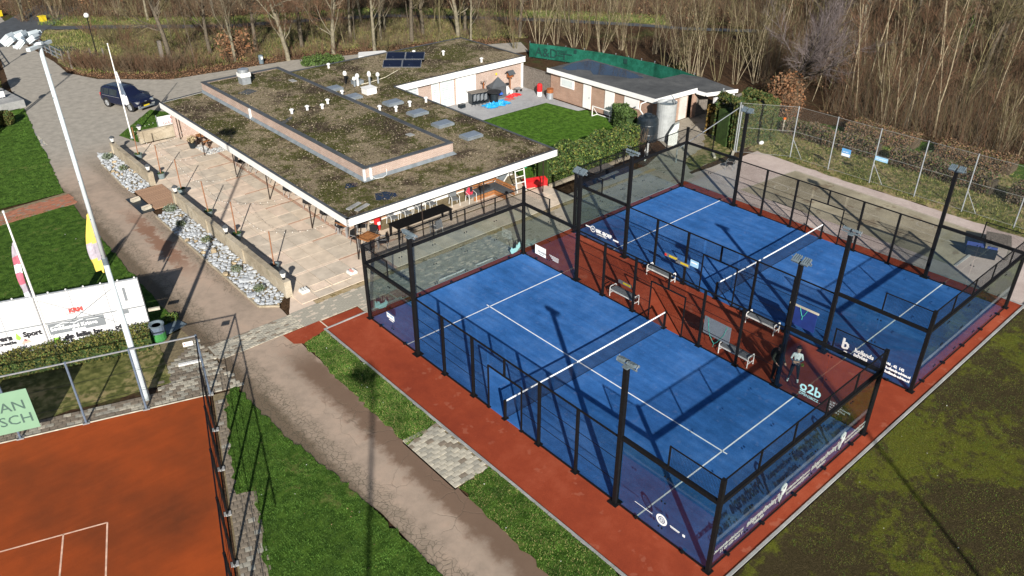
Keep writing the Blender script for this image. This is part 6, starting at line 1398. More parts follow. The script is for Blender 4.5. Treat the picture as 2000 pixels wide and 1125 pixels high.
mb.add([(x,-.22,z) for x,z in V]+[(x,.22,z) for x,z in V],[(4,3,2,1,0),(5,6,7,8,9)]+[(i,(i+1)%5,(i+1)%5+5,i+5) for i in range(5)]); o=mb.build('fin',simple('pale_fin_concrete',(.50,.53,.50),.8,0,.12,3),si2); o.rotation_euler=(0,0,-.9)
bk=thing('bicycle','dark bicycle leaning on the hedge behind the courts','bicycle',(24.6,5.55,.02),.05)
for x in (-.52,.52):
    mb=MB(); 
    for k in range(18): mb.bar((x+.33*math.cos(k*PI/9),0,.34+.33*math.sin(k*PI/9)),(x+.33*math.cos((k+1)*PI/9),0,.34+.33*math.sin((k+1)*PI/9)),.035)
    wv_=mb.build('wheel',MAT['tyre'],bk)
    mb=MB()
    for k in range(8): mb.tube((x,0,.34),(x+.32*math.cos(k*PI/4),0,.34+.32*math.sin(k*PI/4)),.004,3)
    mb.build('spokes',MAT['galv'],wv_)
MB().bar((-.52,0,.34),(-.1,0,.34),.03).bar((-.1,0,.34),(-.18,0,.82),.035).bar((-.18,0,.78),(.36,0,.82),.035).bar((-.1,0,.34),(.38,0,.75),.035).bar((.52,0,.34),(.36,0,.92),.03).build('frame',MAT['black'],bk); MB().box((-.19,0,.88),(.26,.13,.06)).build('saddle',MAT['tyre'],bk); MB().bar((.34,-.28,.98),(.34,.28,.98),.03).build('handlebar',MAT['chrome'],bk)
ws=thing('white_pallet_barrier','broken white slatted barrier leaning near the bare shrub behind the courts','barrier',(26.0,4.75,.02),.5)
for k in range(5): MB().bx(-.5+k*.22,-.38+k*.22,-.03,.03,0,1.0+.15*(k%2)).build('slat',MAT['offwhite'],ws)
MB().bx(-.55,.6,.03,.07,.25,.35).bx(-.55,.6,.03,.07,.75,.85).build('rail',MAT['offwhite'],ws)
gc=copy_tree(wic); gc.location=(28.8,-.35,.0); gc.rotation_euler=(0,0,1.9); gc['label']='lone dark chair on the gravel behind the farther court'; gc['group']='single chairs away from the terrace'; gc.name='garden_chair'
# kerb of the hedge
struct(MB().bx(17.4,25.2,5.55,5.75,0,.22).build('garden_edge_wall',MAT['concrete'])); 
# ================================================================ TALL WIRE FENCE ON THE RIGHT
rf=thing('wire_fence','tall galvanised wire mesh fence with slim grey poles beside the gravel pitch','fence',(33.8,-1.9,0))
fp_=[(-2.2,3.2),(0,0),(-.02,-2.95),(-.05,-5.95),(-.05,-8.95),(-.03,-11.9),(-.03,-14.9),(0,-17.9),(0,-20.9)]
for i,(x,y) in enumerate(fp_):
    MB().tube((x,y,0),(x,y,3.75),.04,8).build('post',MAT['galv'],rf)
    if i in (1,3,5): MB().bar((x,y,1.4),(x+.35,y-.7,0),.035).build('brace',MAT['galv'],rf)
for a,b in zip(fp_[:-1],fp_[1:]):
    d=Vector((b[0]-a[0],b[1]-a[1])); L=d.length; d/=L
    mb=MB(); chain(mb,(a[0],a[1],0),d,L,3.6,.1,.12,.0013); mb.build('wire_mesh',MAT['galvwire'],rf)
    for z in (3.7,1.95,.12): MB().bar((a[0],a[1],z),(b[0],b[1],z),.016).build('tension_wire',MAT['galvwire'],rf)
rf2=thing('wire_fence','shorter run of galvanised wire fence with a diagonal brace in front of the conifer hedge','fence',(27.0,2.9,0))
pts=[(0,0,1.0),(4.85,-1.6,3.5),(4.85+1.75,-1.6+2.9,3.7)]
for x,y,h in pts: MB().tube((x,y,0),(x,y,h),.05,8).build('post',MAT['galv'],rf2)
MB().bar((.1,0,1.0),(4.8,-1.55,3.4),.045).build('diagonal_brace',MAT['galv'],rf2)
for a,b in zip(pts[1:-1],pts[2:]):
    d=Vector((b[0]-a[0],b[1]-a[1])); L=d.length; d/=L; mb=MB(); chain(mb,(a[0],a[1],0),d,L,3.4,.1,.11,.0022); mb.build('wire_mesh',MAT['galvwire'],rf2)
for z0,z1 in ((1.1,1.2),(2.2,2.3),(3.4,3.6)): MB().bar((4.85,-1.6,z0),(6.6,1.3,z1),.03).build('tension_wire',MAT['galvwire'],rf2)
for (y,z,w_,h_,lb,m1) in ((-5.9,1.55,.62,.52,'square blue and white notice on the tall wire fence','bluesign'),(-8.3,1.78,.85,.28,'narrow blue notice strip on the tall wire fence','lightblue')):
    s=thing('fence_notice',lb,'sign',(33.70,y,z)); MB().bx(-.015,.015,-w_/2,w_/2,-h_/2,h_/2).build('plate',MAT[m1],s)
    if h_>.4: MB().bx(-.022,-.015,-w_/2+.02,w_/2-.02,-h_/2+.02,-h_/2+.2).build('white_field',MAT['white'],s); text('mondial',.12,TW,s,(-.02,.22,.02),(0,-1,0),(0,0,1))
    else: text('NIET BETREDEN',.10,TW,s,(-.02,.38,-.04),(0,-1,0),(0,0,1))
pm2=thing('marker_post','short post with an orange top on the grass beyond the fence','marker post',(37.9,1.3,0)); MB().bar((0,0,0),(0,0,1.1),.08).build('post',MAT['paver_a'],pm2); MB().box((0,0,1.15),(.13,.13,.14)).build('cap',simple('orange_cap',(.75,.16,.02),.6),pm2)
wj=thing('white_jerrycan','white plastic jerrycan on the grass beyond the fence','jerrycan',(37.3,2.2,0)); MB().prism([(-.2,-.13),(.2,-.13),(.2,.13),(-.2,.13)],0,.55).lathe([(.05,.55),(.05,.64)],(.08,0,0),8).build('body',MAT['white'],wj)
bs=thing('blue_scrap','scrap of pale blue foil on the grass by the brown leaved bush','litter',(37.6,4.3,0)); mb=MB(); mb.quad((-.3,-.1,.02),(.2,-.2,.1),(.35,.15,.15),(-.1,.2,.05)); mb.build('foil',MAT['lightblue'],bs)
pw=thing('white_stone','pale stone lying at the conifer hedge foot by the gravel','stone',(34.6,1.0,0)); blob('rock',pw,MAT['white'],(0,0,.12),(.28,.2,.16),1,.1,3)
for i,(x,y,l) in enumerate(((31.0,1.0,1.3),(29.9,1.8,.8))):
    lg=thing('sawn_log','sawn timber lying in the grass by the diagonal fence brace, '+('longer piece' if i==0 else 'shorter piece'),'log',(x,y,.05),.5+.3*i); MB().bx(-l/2,l/2,-.08,.08,0,.12).build('timber',MAT['paver_a'],lg)
# green windbreak cloth with graffiti
gw=thing('green_windbreak','long green windbreak cloth with dark graffiti on a wire fence behind the shed','windbreak',(38.47,30.8,0))
P0=Vector((38.47,30.8)); Q=[Vector((0,0)),Vector((41.1,23.2))-P0,Vector((41.9,17.5))-P0,Vector((41.3,11.0))-P0]
for a,b in zip(Q[:-1],Q[1:]):
    k=4
    for i in range(k):
        p=a.lerp(b,i/k); q=a.lerp(b,(i+1)/k); mb=MB(); mb.quad((p.x,p.y,.05),(q.x,q.y,.05),(q.x+.03,q.y,1.45+.04*math.sin(i*2)),(p.x+.03,p.y,1.45+.04*math.sin(i*2-2))); mb.build('cloth_panel',MAT['greenmesh'],gw); MB().tube((p.x+.08,p.y,0),(p.x+.08,p.y,1.6),.035,6).build('post',MAT['galv'],gw)
    MB().bar((a.x+.05,a.y,1.5),(b.x+.05,b.y,1.5),.02).build('top_wire',MAT['wire'],gw)
d=(Q[1]-Q[0]).normalized(); nrm=Vector((d.y,-d.x))*.05; gtx=simple('dark_graffiti',(.006,.035,.03),.8)
o_=Q[0]+d*.7-nrm*-1
for tx,s_,off,z in (('A&D',1.25,.7,.28),('noord',.45,3.1,.92),):
    pp=Q[0]+d*off+nrm*(1 if nrm.x<0 else -1); text(tx,s_,gtx,gw,(pp.x,pp.y,z),(d.x,d.y,0),(0,0,1))
for off,z,w_,h_ in ((3.9,.25,.12,.7),(3.4,.75,1.4,.10),(5.0,1.0,.3,.35),(6.6,.2,.3,.5),(10.5,.85,.4,.45),(2.9,.55,1.0,.07)):
    tot=(Q[1]-Q[0]).length; base,dd=(Q[0],d) if off<tot else (Q[1],(Q[2]-Q[1]).normalized()); oo=off if off<tot else off-tot
    pp=base+dd*oo+Vector((-.06,-.02)); mb=MB(); mb.quad((pp.x,pp.y,z),(pp.x+dd.x*w_,pp.y+dd.y*w_,z),(pp.x+dd.x*w_,pp.y+dd.y*w_,z+h_),(pp.x,pp.y,z+h_)); mb.build('graffiti_mark',gtx,gw)
# fallen pale log in the wood, cylinder bin on verge
fl=thing('fallen_log','pale fallen trunk lying among the stems of the right hand wood','log',(52.5,-11.5,.3),-.75); MB().tube((-2.6,0,.05),(2.8,.2,.75),.13,8,.07).build('trunk',MAT['bark_pale'],fl)
cb_=thing('litter_post','short grey litter post on the leaf strip behind the roof chimney','bin',(17.1,46.7,0)); MB().lathe([(.22,0),(.24,.75),(.2,.85),(.05,.88)],(0,0,0),12).build('body',MAT['lampgrey'],cb_); MB().box((0,-.24,.6),(.2,.03,.25)).build('label',MAT['offwhite'],cb_)
for i,(x,y) in enumerate(((2.5,57.5),(4.3,57.0),(5.3,56.3),(10.1,54.2))):
    p=thing('fence_post','weathered stub fence post rising from the twiggy hedge, '+['nearest the bridge','second from the bridge','third from the bridge','thick one right of the street lamp'][i],'post',(x,y,0),0,'stub posts in the roadside hedge'); MB().bar((0,0,0),(.05,0,1.7+.3*(i==3)),.14 if i<3 else .3).build('stake',MAT['wood'],p)
# ================================================================ HEDGES AND CONIFERS
def hedge_box(name,label,pts,w,h,n,s,mats,seed,cat='hedge',base=None,slope=0.0,core=True):
    """leafy hedge along a polyline"""
    rg=np.random.default_rng(seed); o0=Vector((pts[0][0],pts[0][1],0)); t=thing(name,label,cat,o0)
    P_=[Vector((x,y))-o0.to_2d() for x,y in pts]; segs=list(zip(P_[:-1],P_[1:])); tot=sum((b-a).length for a,b in segs)
    Vs=[]; 
    for a,b in segs:
        L=(b-a).length; k=int(n*L/tot); d=(b-a).normalized(); nn=Vector((-d.y,d.x))
        u_=rg.random(k)*L; face=rg.random(k)
        tf=w/(w+1.5*h); v=np.where(face<tf,rg.uniform(-.5,.5,k),np.where(face<tf+(1-tf)*.62,-.5,.5)); z=np.where(face<tf,1.0,rg.random(k))
        wob=.12*np.sin(u_*1.7+seed)+.10*np.sin(u_*4.1)+rg.normal(0,.05,k)
        zz=(z*h*(1+.12*np.sin(u_*.9+seed)+.07*np.sin(u_*3.3))+rg.normal(0,.05,k)).clip(.02)
        vv=v*w+np.sign(v)*wob*.4
        Vs.append(np.stack([a.x+d.x*u_+nn.x*vv,a.y+d.y*u_+nn.y*vv,zz],1))
    P3=np.concatenate(Vs); k=len(P3); a=rg.normal(size=(k,3)); a/=np.linalg.norm(a,axis=1)[:,None]; b=np.cross(a,rg.normal(size=(k,3))); b/=np.linalg.norm(b,axis=1)[:,None]; ss=(s*(.5+rg.random(k)))[:,None]
    V=np.stack([P3-a*ss,P3+b*ss*.6,P3+a*ss,P3-b*ss*.6],1).reshape(-1,3); F=np.arange(k)[:,None]*4+np.arange(4)[None]
    mi=rg.integers(0,len(mats),k); link('foliage',np_mesh('foliage',V,F,mats,mi),t)
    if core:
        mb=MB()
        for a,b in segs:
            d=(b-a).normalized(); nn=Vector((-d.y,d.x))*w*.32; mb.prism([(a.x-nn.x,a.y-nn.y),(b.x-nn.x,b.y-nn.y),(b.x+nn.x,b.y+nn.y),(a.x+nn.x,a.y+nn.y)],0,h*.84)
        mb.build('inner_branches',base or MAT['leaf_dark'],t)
    return t
LF=[MAT['leaf'],MAT['leaf_dark'],MAT['leaf'],MAT['leaf_yellow']]
hedge_box('garden_hedge','broad green hedge with yellow green tips between the courtyard lawn and the courts',[(17.7,6.75),(21,6.65),(24,6.5),(26.4,6.7)],1.6,1.8,12000,.07,[MAT['leaf'],MAT['leaf_dark'],MAT['leaf'],MAT['leaf_dark'],MAT['leaf_dark'],MAT['leaf_olive'],MAT['leaf_yellow']],11)
hedge_box('garden_hedge','taller loose green hedge behind the black water tank along the shed',[(28.9,8.9),(29.6,10.4),(30.3,11.3)],1.1,1.5,3800,.075,[MAT['leaf'],MAT['leaf_dark'],MAT['leaf']],12)
ol1=simple('hedge_olive_leaf',(.11,.10,.022),.8,0,.5,3,mode='pos'); ol2=simple('hedge_moss_leaf',(.16,.15,.035),.8,0,.4,3,mode='pos')
hedge_box('low_hedge','low trimmed olive green hedge in front of the white banner wall',[(-8.75,4.75),(-12.0,5.85),(-19,8.3)],1.0,.80,14000,.045,[ol1,MAT['leaf_olive'],ol2,MAT['leaf']],13)
hedge_box('conifer_hedge','tall dark conifer hedge with brown tips behind the diagonal fence brace',[(32.3,3.0),(34.6,2.2),(36.4,2.0)],2.0,3.0,16000,.10,[MAT['leaf_olive'],MAT['leaf_dark'],MAT['leaf_dark'],MAT['leaf_olive']],14,base=MAT['leaf_dark'])
rustleaf=simple('rusty_conifer_tip',(.17,.10,.022),.85,0,.4,3,mode='pos')
hedge_box('conifer_hedge','rust tinged conifer beside the small plank lean-to',[(33.4,4.3),(34.6,4.5)],1.6,2.0,5000,.085,[rustleaf,MAT['leaf_olive'],rustleaf],15,base=MAT['leaf_olive'])
t=thing('laurel_bush','fresh green leafy bush at the edge of the leaf strip behind the roof','shrub',(21.6,42.4,0))
for k,(dx,dy,r) in enumerate(((-1.5,.5,.7),(-.5,.15,.85),(.5,-.1,.75),(1.4,-.5,.6))): leafball('foliage',(dx,dy,r*.6),r,520,.10,[MAT['leaf'],MAT['leaf_dark'],MAT['leaf']],t,90+k,squash=.8,shell=.3)
for i,(pts,lb) in enumerate(([( (38.5,1.6),(38.2,-2),(38.5,-6)),'first stretch of a brown leaved low hedge beyond the tall wire fence'],[((38.4,-7),(38.3,-10),(37.9,-14)),'middle stretch of a brown leaved low hedge beyond the tall wire fence'],[((37.8,-15),(37.6,-18),(38.5,-24)),'last stretch of brown leaved hedge beyond the wire fence, at the right edge'])):
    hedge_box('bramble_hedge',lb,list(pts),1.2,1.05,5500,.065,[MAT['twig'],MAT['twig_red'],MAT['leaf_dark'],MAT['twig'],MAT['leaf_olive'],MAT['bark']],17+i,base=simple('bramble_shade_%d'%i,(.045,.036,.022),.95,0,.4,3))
for i,(pts,lb) in enumerate(([((42.0,-2),(42.2,-7)),'dead bramble mound at the wood edge left of the pale twin stems'],[((42.5,-8.5),(42.6,-13.5)),'dead bramble mound at the wood edge below the leaning pale stems at the right'])):
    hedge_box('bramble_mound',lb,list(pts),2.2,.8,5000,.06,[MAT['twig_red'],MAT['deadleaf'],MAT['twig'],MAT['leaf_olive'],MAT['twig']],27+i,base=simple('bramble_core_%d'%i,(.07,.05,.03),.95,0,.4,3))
for i,(x,y,h,r,lb) in enumerate(((-6.3,43.2,1.1,.65,'small clipped round conifer at the top of the left lawn'),(-7.4,42.6,1.5,.7,'clipped upright conifer left of the small round one'),(-8.4,42.0,1.4,.65,'clipped conifer at the left frame edge above the lawn'),(-5.1,53.3,2.2,.8,'clipped column conifer at the left edge behind the white boards'))):
    t=thing('clipped_conifer',lb,'shrub',(x,y,0)); leafball('foliage',(0,0,h*.55),r,1500,.09,[MAT['leaf_olive'],MAT['leaf'],MAT['leaf_dark']],t,40+i,squash=h*.55/r,shell=.8); MB().tube((0,0,0),(0,0,h*.9),r*.55,8,r*.3).build('stem',MAT['leaf_dark'],t)
for i,(x,y,lb) in enumerate(((-2.7,30.2,'grey green herb tuft at the flagpole end of the small rock bed'),(-2.6,27.3,'olive herb tuft in the middle of the small rock bed'),(-2.65,18.6,'grey green herb tuft at the deck end of the large rock bed'),(-3.0,16.0,'olive herb tuft in the upper half of the large rock bed'),(-2.7,13.0,'small green herb tuft by the long wall above the large rock bed'),(-2.9,8.6,'olive herb tuft in the lower half of the large rock bed'),(-2.9,5.9,'dark green herb tuft near the brick path end of the large rock bed'))):
    t=thing('herb_tuft',lb,'plant',(x,y,.12)); leafball('foliage',(0,0,.12),.42 if i in (0,2) else .3,500,.05,[MAT['leaf_grey'],MAT['leaf_grey'] if i in (0,2) else MAT['leaf_olive'],MAT['leaf_dark']],t,60+i,squash=.6,shell=.3)
t=thing('weed_clump','bright green weed clump at the lane edge by the banner wall shadow','plant',(-7.3,6.3,0)); leafball('foliage',(0,0,.12),.4,420,.07,[MAT['leaf'],MAT['leaf_yellow']],t,70,squash=.5,shell=.2)
# ================================================================ BARE TREES
def wander(p,d,L,r0,r1,n,rg,up_=.1,wob=.12):
    pts=[Vector(p)]; d=Vector(d).normalized()
    for i in range(n):
        d=(d+Vector((rg.gauss(0,wob),rg.gauss(0,wob),rg.gauss(0,wob)+up_))).normalized(); pts.append(pts[-1]+d*(L/n))
    return pts,[r0+(r1-r0)*i/n for i in range(n+1)]
def side_dir(d,ang,rg):
    d=d.normalized(); e=d.cross(Vector((rg.gauss(0,1),rg.gauss(0,1),rg.gauss(0,1)))).normalized()
    return (d*math.cos(ang)+e*math.sin(ang)).normalized()
def along(pts,t):
    f=t*(len(pts)-1); i=min(int(f),len(pts)-2); return pts[i].lerp(pts[i+1],f-i),(pts[i+1]-pts[i]).normalized()
def twigs(mb,pts,n,L,r,rg,t0=.2,sub=2,ang=(.4,1.0),up_=.08,mi=0,nseg=2):
    for k in range(n):
        t=rg.uniform(t0,1); p,d=along(pts,t); l=L*rg.uniform(.5,1.1)*(1.15-.5*t)
        q,rr=wander(p,side_dir(d,rg.uniform(*ang),rg),l,r,r*.45,nseg,rg,up_,.16); mb.path(q,rr,3,mi)
        for j in range(sub):
            p2,d2=along(q,rg.uniform(.3,1)); q2,r2_=wander(p2,side_dir(d2,rg.uniform(.3,.9),rg),l*rg.uniform(.3,.6),r*.7,r*.35,2,rg,up_,.2); mb.path(q2,r2_,3,mi)
def mk_pole(seed,h,r0):
    rg=random.Random(seed); T=MB(); C=MB()
    tr,rr=wander((0,0,0),(rg.gauss(0,.07),rg.gauss(0,.07),1),h,r0,.02,9,rg,.05,.05); T.path(tr,rr,5)
    for k in range(rg.randint(15,21)):
        t=rg.uniform(.12,.97); p,d=along(tr,t); L=h*rg.uniform(.12,.24)*(1.25-t*.75)
        q,r_=wander(p,side_dir(d,rg.uniform(.4,.8),rg),L,.022,.010,4,rg,.10,.13); C.path(q,r_,3); twigs(C,q,8,L*.5,.0095,rg,.15,2)
    twigs(C,tr,10,1.0,.010,rg,.7,2); return T,C
def mk_big(seed,h,r0):
    rg=random.Random(seed); T=MB(); C=MB()
    tr,rr=wander((0,0,0),(rg.gauss(0,.04),rg.gauss(0,.04),1),h*.62,r0,r0*.45,9,rg,.03,.05); T.path([Vector((0,0,-.1))]+tr,[r0*1.35]+rr,8)
    limbs=[]
    for k in range(rg.randint(12,15)):
        t=rg.uniform(.22,1.0); p,d=along(tr,t); L=h*rg.uniform(.22,.42)*(1.2-.4*t)
        q,r_=wander(p,side_dir(d,rg.uniform(.45,1.0) if t<.9 else rg.uniform(.15,.5),rg),L,r0*.28,.02,7,rg,.07,.15); T.path(q,r_,5); limbs.append((q,L))
    for q,L in limbs:
        for k in range(8):
            t=rg.uniform(.2,1); p,d=along(q,t); l=L*rg.uniform(.25,.5)*(1.2-.5*t); s,r_=wander(p,side_dir(d,rg.uniform(.4,.9),rg),l,.032,.012,4,rg,.06,.15); C.path(s,r_,3); twigs(C,s,13,l*.5,.012,rg,.15,2)
    return T,C
def mk_coppice(seed,h):
    rg=random.Random(seed); T=MB(); C=MB()
    for k in range(rg.randint(6,10)):
        a=rg.uniform(0,6.28); ti=rg.uniform(.05,.42); b=Vector((.25*math.cos(a),.25*math.sin(a),0)); hh=h*rg.uniform(.6,1)
        tr,rr=wander(b,(math.cos(a)*ti,math.sin(a)*ti,1),hh,rg.uniform(.022,.042),.012,7,rg,.04,.06); T.path(tr,rr,4)
        for j in range(8):
            p,d=along(tr,rg.uniform(.2,.97)); L=hh*rg.uniform(.12,.24); q,r_=wander(p,side_dir(d,rg.uniform(.3,.7),rg),L,.016,.009,3,rg,.1,.12); C.path(q,r_,3); twigs(C,q,5,L*.5,.0085,rg,.2,1)
    return T,C
def mk_shrub(seed,h,n):
    rg=random.Random(seed); C=MB(); T=MB()
    for k in range(n):
        a=rg.uniform(0,6.28); ti=rg.uniform(.1,.9); rad=rg.uniform(0,.55); hh=h*rg.uniform(.55,1)
        q,r_=wander((rad*math.cos(a),rad*math.sin(a),0),(math.cos(a)*ti,math.sin(a)*ti,1),hh,.014,.008,3,rg,.06,.12); (T if k%3==0 else C).path(q,r_,3); twigs(C,q,4,hh*.38,.0075,rg,.25,1,(.3,.8))
    return T,C
def mk_round(seed,h,R_):
    rg=random.Random(seed); T=MB(); C=MB()
    T.path([(0,0,-.1),(.05,0,1.0),(.0,.1,2.0)],[.24,.20,.17],7)
    for k in range(20):
        a=rg.uniform(0,6.28); el=rg.uniform(.25,1.35); L=R_*rg.uniform(.8,1.05); q,r_=wander((0,.05,rg.uniform(1.3,2.2)),(math.cos(a)*math.cos(el),math.sin(a)*math.cos(el),math.sin(el)),L,.085,.02,6,rg,.05,.10); T.path(q,r_,4)
        for j in range(11):
            t=rg.uniform(.2,1); p,d=along(q,t); l=L*rg.uniform(.28,.5); s,rr=wander(p,side_dir(d,rg.uniform(.3,.75),rg),l,.02,.009,4,rg,.05,.12); C.path(s,rr,3); twigs(C,s,9,l*.55,.008,rg,.2,2,(.25,.6))
    return T,C
PROT={}
def proto(key,fn,tm,cm,tn='trunk',cn='crown'):
    T,C=fn(); a=T.mesh(tn,tm); b=C.mesh(cn,cm)
    for m_ in (a,b): m_.polygons.foreach_set('use_smooth',[True]*len(m_.polygons))
    PROT[key]=(a,b,tn,cn)
tw=[MAT['twig'],MAT['twig_olive'],MAT['twig_red'],MAT['twig']]
bk_=[MAT['bark'],MAT['bark_green'],MAT['bark_pale'],MAT['bark_green']]
for i in range(8): proto(('pole',i),lambda i=i: mk_pole(100+i,random.uniform(9.5,14),random.uniform(.045,.085)),bk_[i%4],tw[(i*3)%4])
bigb=[MAT['bark_big'],MAT['bark'],MAT['bark_big'],MAT['bark']]
for i in range(4): proto(('big',i),lambda i=i: mk_big(200+i,random.uniform(13,16),random.uniform(.18,.27)),bigb[i],tw[i%4])
for i in range(5): proto(('cop',i),lambda i=i: mk_coppice(300+i,random.uniform(7,10)),[MAT['bark_pale'],MAT['bark_green']][i%2],tw[(i+1)%4],'stems','crown')
for i in range(5): proto(('shrub',i),lambda i=i: mk_shrub(400+i,random.uniform(1.5,2.3),30),[MAT['twig'],MAT['twig_olive']][i%2],tw[(i+2)%4],'stems','twigs')
proto(('round',0),lambda: mk_round(500,7.5,5.0),MAT['bark'],MAT['twig_purple'])
proto(('round',1),lambda: mk_round(501,6.0,3.8),MAT['bark_green'],MAT['twig'])
def tree(name,label,cat,key,x,y,z,s,rz,group,tilt=0.0):
    t=thing(name,label,cat,(x,y,z),rz,group); t.scale=(s,s,s*random.uniform(.93,1.07)); t.rotation_euler=(tilt*random.uniform(-1,1),tilt*random.uniform(-1,1),rz)
    a,b,tn,cn=PROT[key]; link(tn,a,t); link(cn,b,t); return t
rr_=random.Random(77)
# trees one can single out
for (x,y,k,s,lb) in ((9.9,51.3,1,.95,'big forked tree with pale upper limbs at the left, above the dark car'),(15.5,49.2,0,.9,'tree with dead brown leaves low on its limbs, behind the roof chimney'),(14.9,53.9,3,.8,'dark double stemmed tree on the bank behind the roof chimney'),(19.7,46.1,2,.95,'straight pale trunk rising left of the fresh green bush'),(24.4,45.3,2,.9,'straight pale trunk rising right of the fresh green bush'),(27.8,42.8,0,1.0,'thick dark trunk behind the solar panels'),(18.9,51.6,3,.85,'dark leaning tree on the bank between the chimney and the pale trunk'),(23.3,50.0,3,.8,'thin dark trunk on the bank just left of the right pale trunk'),(33.5,44.3,1,.9,'tree behind the white van roof'),(38.7,42.8,2,1.0,'pale forked trunk above the far corner of the wing roof'),(4.6,84.5,2,.8,'pale trunk by the yellow salt bins at the top left'),(17,89.7,1,.9,'tree at the top edge above the street lamp'),(63.8,9.0,0,.95,'tall brown trunk rising behind the purple grey round tree'),(68.5,-2.2,1,.9,'tall trunk near the top right corner with branches crossing')):
    tree('bare_tree',lb,'tree',('big',k),x,y,-.05,s,rr_.uniform(0,6.28),None)
iv=tree('ivy_tree','tall trunk wrapped in green ivy in the right hand wood','tree',('big',1),65.2,.2,0,1.0,2.0,None)
n=2600; rg=np.random.default_rng(9); a=rg.random(n)*6.28; z=2.5+8.5*rg.random(n); r=.38+.22*rg.random(n)+.15*np.sin(z*2); P3=np.stack([r*np.cos(a),r*np.sin(a),z],1)
d1=rg.normal(size=(n,3)); d1/=np.linalg.norm(d1,axis=1)[:,None]; d2=np.cross(d1,rg.normal(size=(n,3))); d2/=np.linalg.norm(d2,axis=1)[:,None]
V=np.stack([P3-d1*.13,P3+d2*.1,P3+d1*.13,P3-d2*.1],1).reshape(-1,3); link('ivy',np_mesh('ivy',V,np.arange(n)[:,None]*4+np.arange(4)[None],[MAT['leaf'],MAT['leaf_dark']],rg.integers(0,2,n)),iv)
tree('round_tree','wide rounded tree with a haze of purple grey twigs above the brown leaved bush','tree',('round',0),46.3,5.4,0,1.1,0.4,None)
def beech(x,y,h,r,n,label,seed):
    t=tree('brown_beech',label,'shrub',('shrub',seed%5),x,y,0,h/2.2,1.0,None); leafball('dead_foliage',(0,0,.75),r/(h/2.2),n,.07,[MAT['deadleaf'],simple('russet_leaf_%d'%seed,(.20,.085,.035),.85,0,.4,3,mode='pos')],t,seed,squash=1.0,shell=.2)
beech(44.0,5.0,3.4,1.7,1800,'russet brown leaved beech bush at the corner of the tall wire fence',81); beech(42.2,3.4,2.2,1.2,900,'smaller russet beech bush left of the blue foil scrap',82)
beech(17.6,88,5,2.6,1600,'pale russet leaved bush at the top edge left of centre',83); beech(13.5,86.5,4,2.2,1200,'russet leaved bush at the top edge above the street lamp',84); beech(16.2,50.4,4.2,2.0,900,'low dead leaf mass on the bank around the trunk behind the chimney',85)
tree('bare_bush','rounded leafless bush with pinkish brown twigs between hedge and black tank','shrub',('shrub',2),26.9,6.0,0,.95,.3,None)
# pale leaning stems at the edge of the right wood
for (x,y) in ((46.0,-.3),(45.9,-1.9),(45.4,-3.9),(46.2,-4.4),(48.9,-4.1),(45.6,-6.8),(46.3,-6.6),(47.9,-9.2),(45.6,-12.7),(46.7,4.0),(46.3,1.2),(47,-14.5),(50,-1),(51.5,-6),(50.3,-11),(53,-3.5),(54,-9),(49.5,2),(56,0),(57,-7),(51,-15),(55,-13),(60,-4),(59,3),(62,-10)):
    tree('pale_sapling','slender pale stem at the edge of the right hand wood beyond the low brown hedge','tree',('pole',[2,6][rr_.randint(0,1)]),x,y,0,rr_.uniform(.8,1.0),rr_.uniform(0,6.28),'pale stems at the edge of the right hand wood',.10)
for (x,y) in ((39.8,34.2),(41.8,32.4),(43.9,32.6),(44.7,30.7),(45.2,29.3),(45.1,26.6),(44.0,21.6),(44.6,18.2),(44.6,17.0),(45.0,14.3),(45.4,12.9),(46.1,11.2),(47.3,10.1),(45.0,15.5),(47.5,26.5),(49,23),(47.5,19)):
    tree('coppice_clump','many stemmed leafless coppice clump growing behind the green windbreak and the shed','tree',('cop',rr_.randint(0,4)),x+rr_.uniform(-.3,.3),y+rr_.uniform(-.3,.3),0,rr_.uniform(.75,1.1),rr_.uniform(0,6.28),'coppice clumps behind the shed')
def inframe(x,y,mx=140,top=-260,bot=420):
    v=Vector((x,y,0))-CPOS; zc=v.dot(CF)
    if zc<1: return False
    px=1000+1542.85*v.dot(CR)/zc; py=562.5-1542.85*v.dot(CU)/zc
    return -mx<px<2000+mx and top<py<bot
def right_wood(x,y): return (x-47.3)**2+(y-5.2)**2>14 and x>44.2+.10*abs(y+3) and (x-44)*.35+8>y-12 and y<.75*(x-40)+4 and not (53<x<68 and 19<y<36 and abs((x-57)*.85+(y-32)*.5)<3)
def far_wood(x,y):
    # beyond the footpath
    line=[(4,82),(13,75),(21.3,69),(30,65),(39,61),(47,52),(53,45),(59,36),(66,27)]
    for (xa,ya),(xb,yb) in zip(line[:-1],line[1:]):
        if xa<=x<xb: return y>ya+(yb-ya)*(x-xa)/(xb-xa)+1
    return x>=66 and y>.45*(x-66)+10
def scatter(test,n,mind,box,seed,mx=140):
    rg=random.Random(seed); out=[]; tries=0
    while len(out)<n and tries<n*80:
        tries+=1; x=rg.uniform(box[0],box[1]); y=rg.uniform(box[2],box[3])
        if test(x,y) and inframe(x,y,mx) and all((x-a)**2+(y-b)**2>mind*mind for a,b in out): out.append((x,y))
    return out
def fill(test,n,mind,box,seed,kind,idx,name,label,cat,group,s0,s1,tilt=.05):
    for x,y in scatter(test,n,mind,box,seed): tree(name,label,cat,(kind,rr_.choice(idx)),x,y,-.03,rr_.uniform(s0,s1),rr_.uniform(0,6.28),group,tilt)
RB=(44,112,-45,30); FB=(4,100,12,118)
fill(right_wood,105,1.7,RB,1,'pole',[0,1,2,3,4,5,6,7],'bare_sapling','slender leafless sapling standing in the right hand wood','tree','saplings in the right hand wood',.75,1.15,.08)
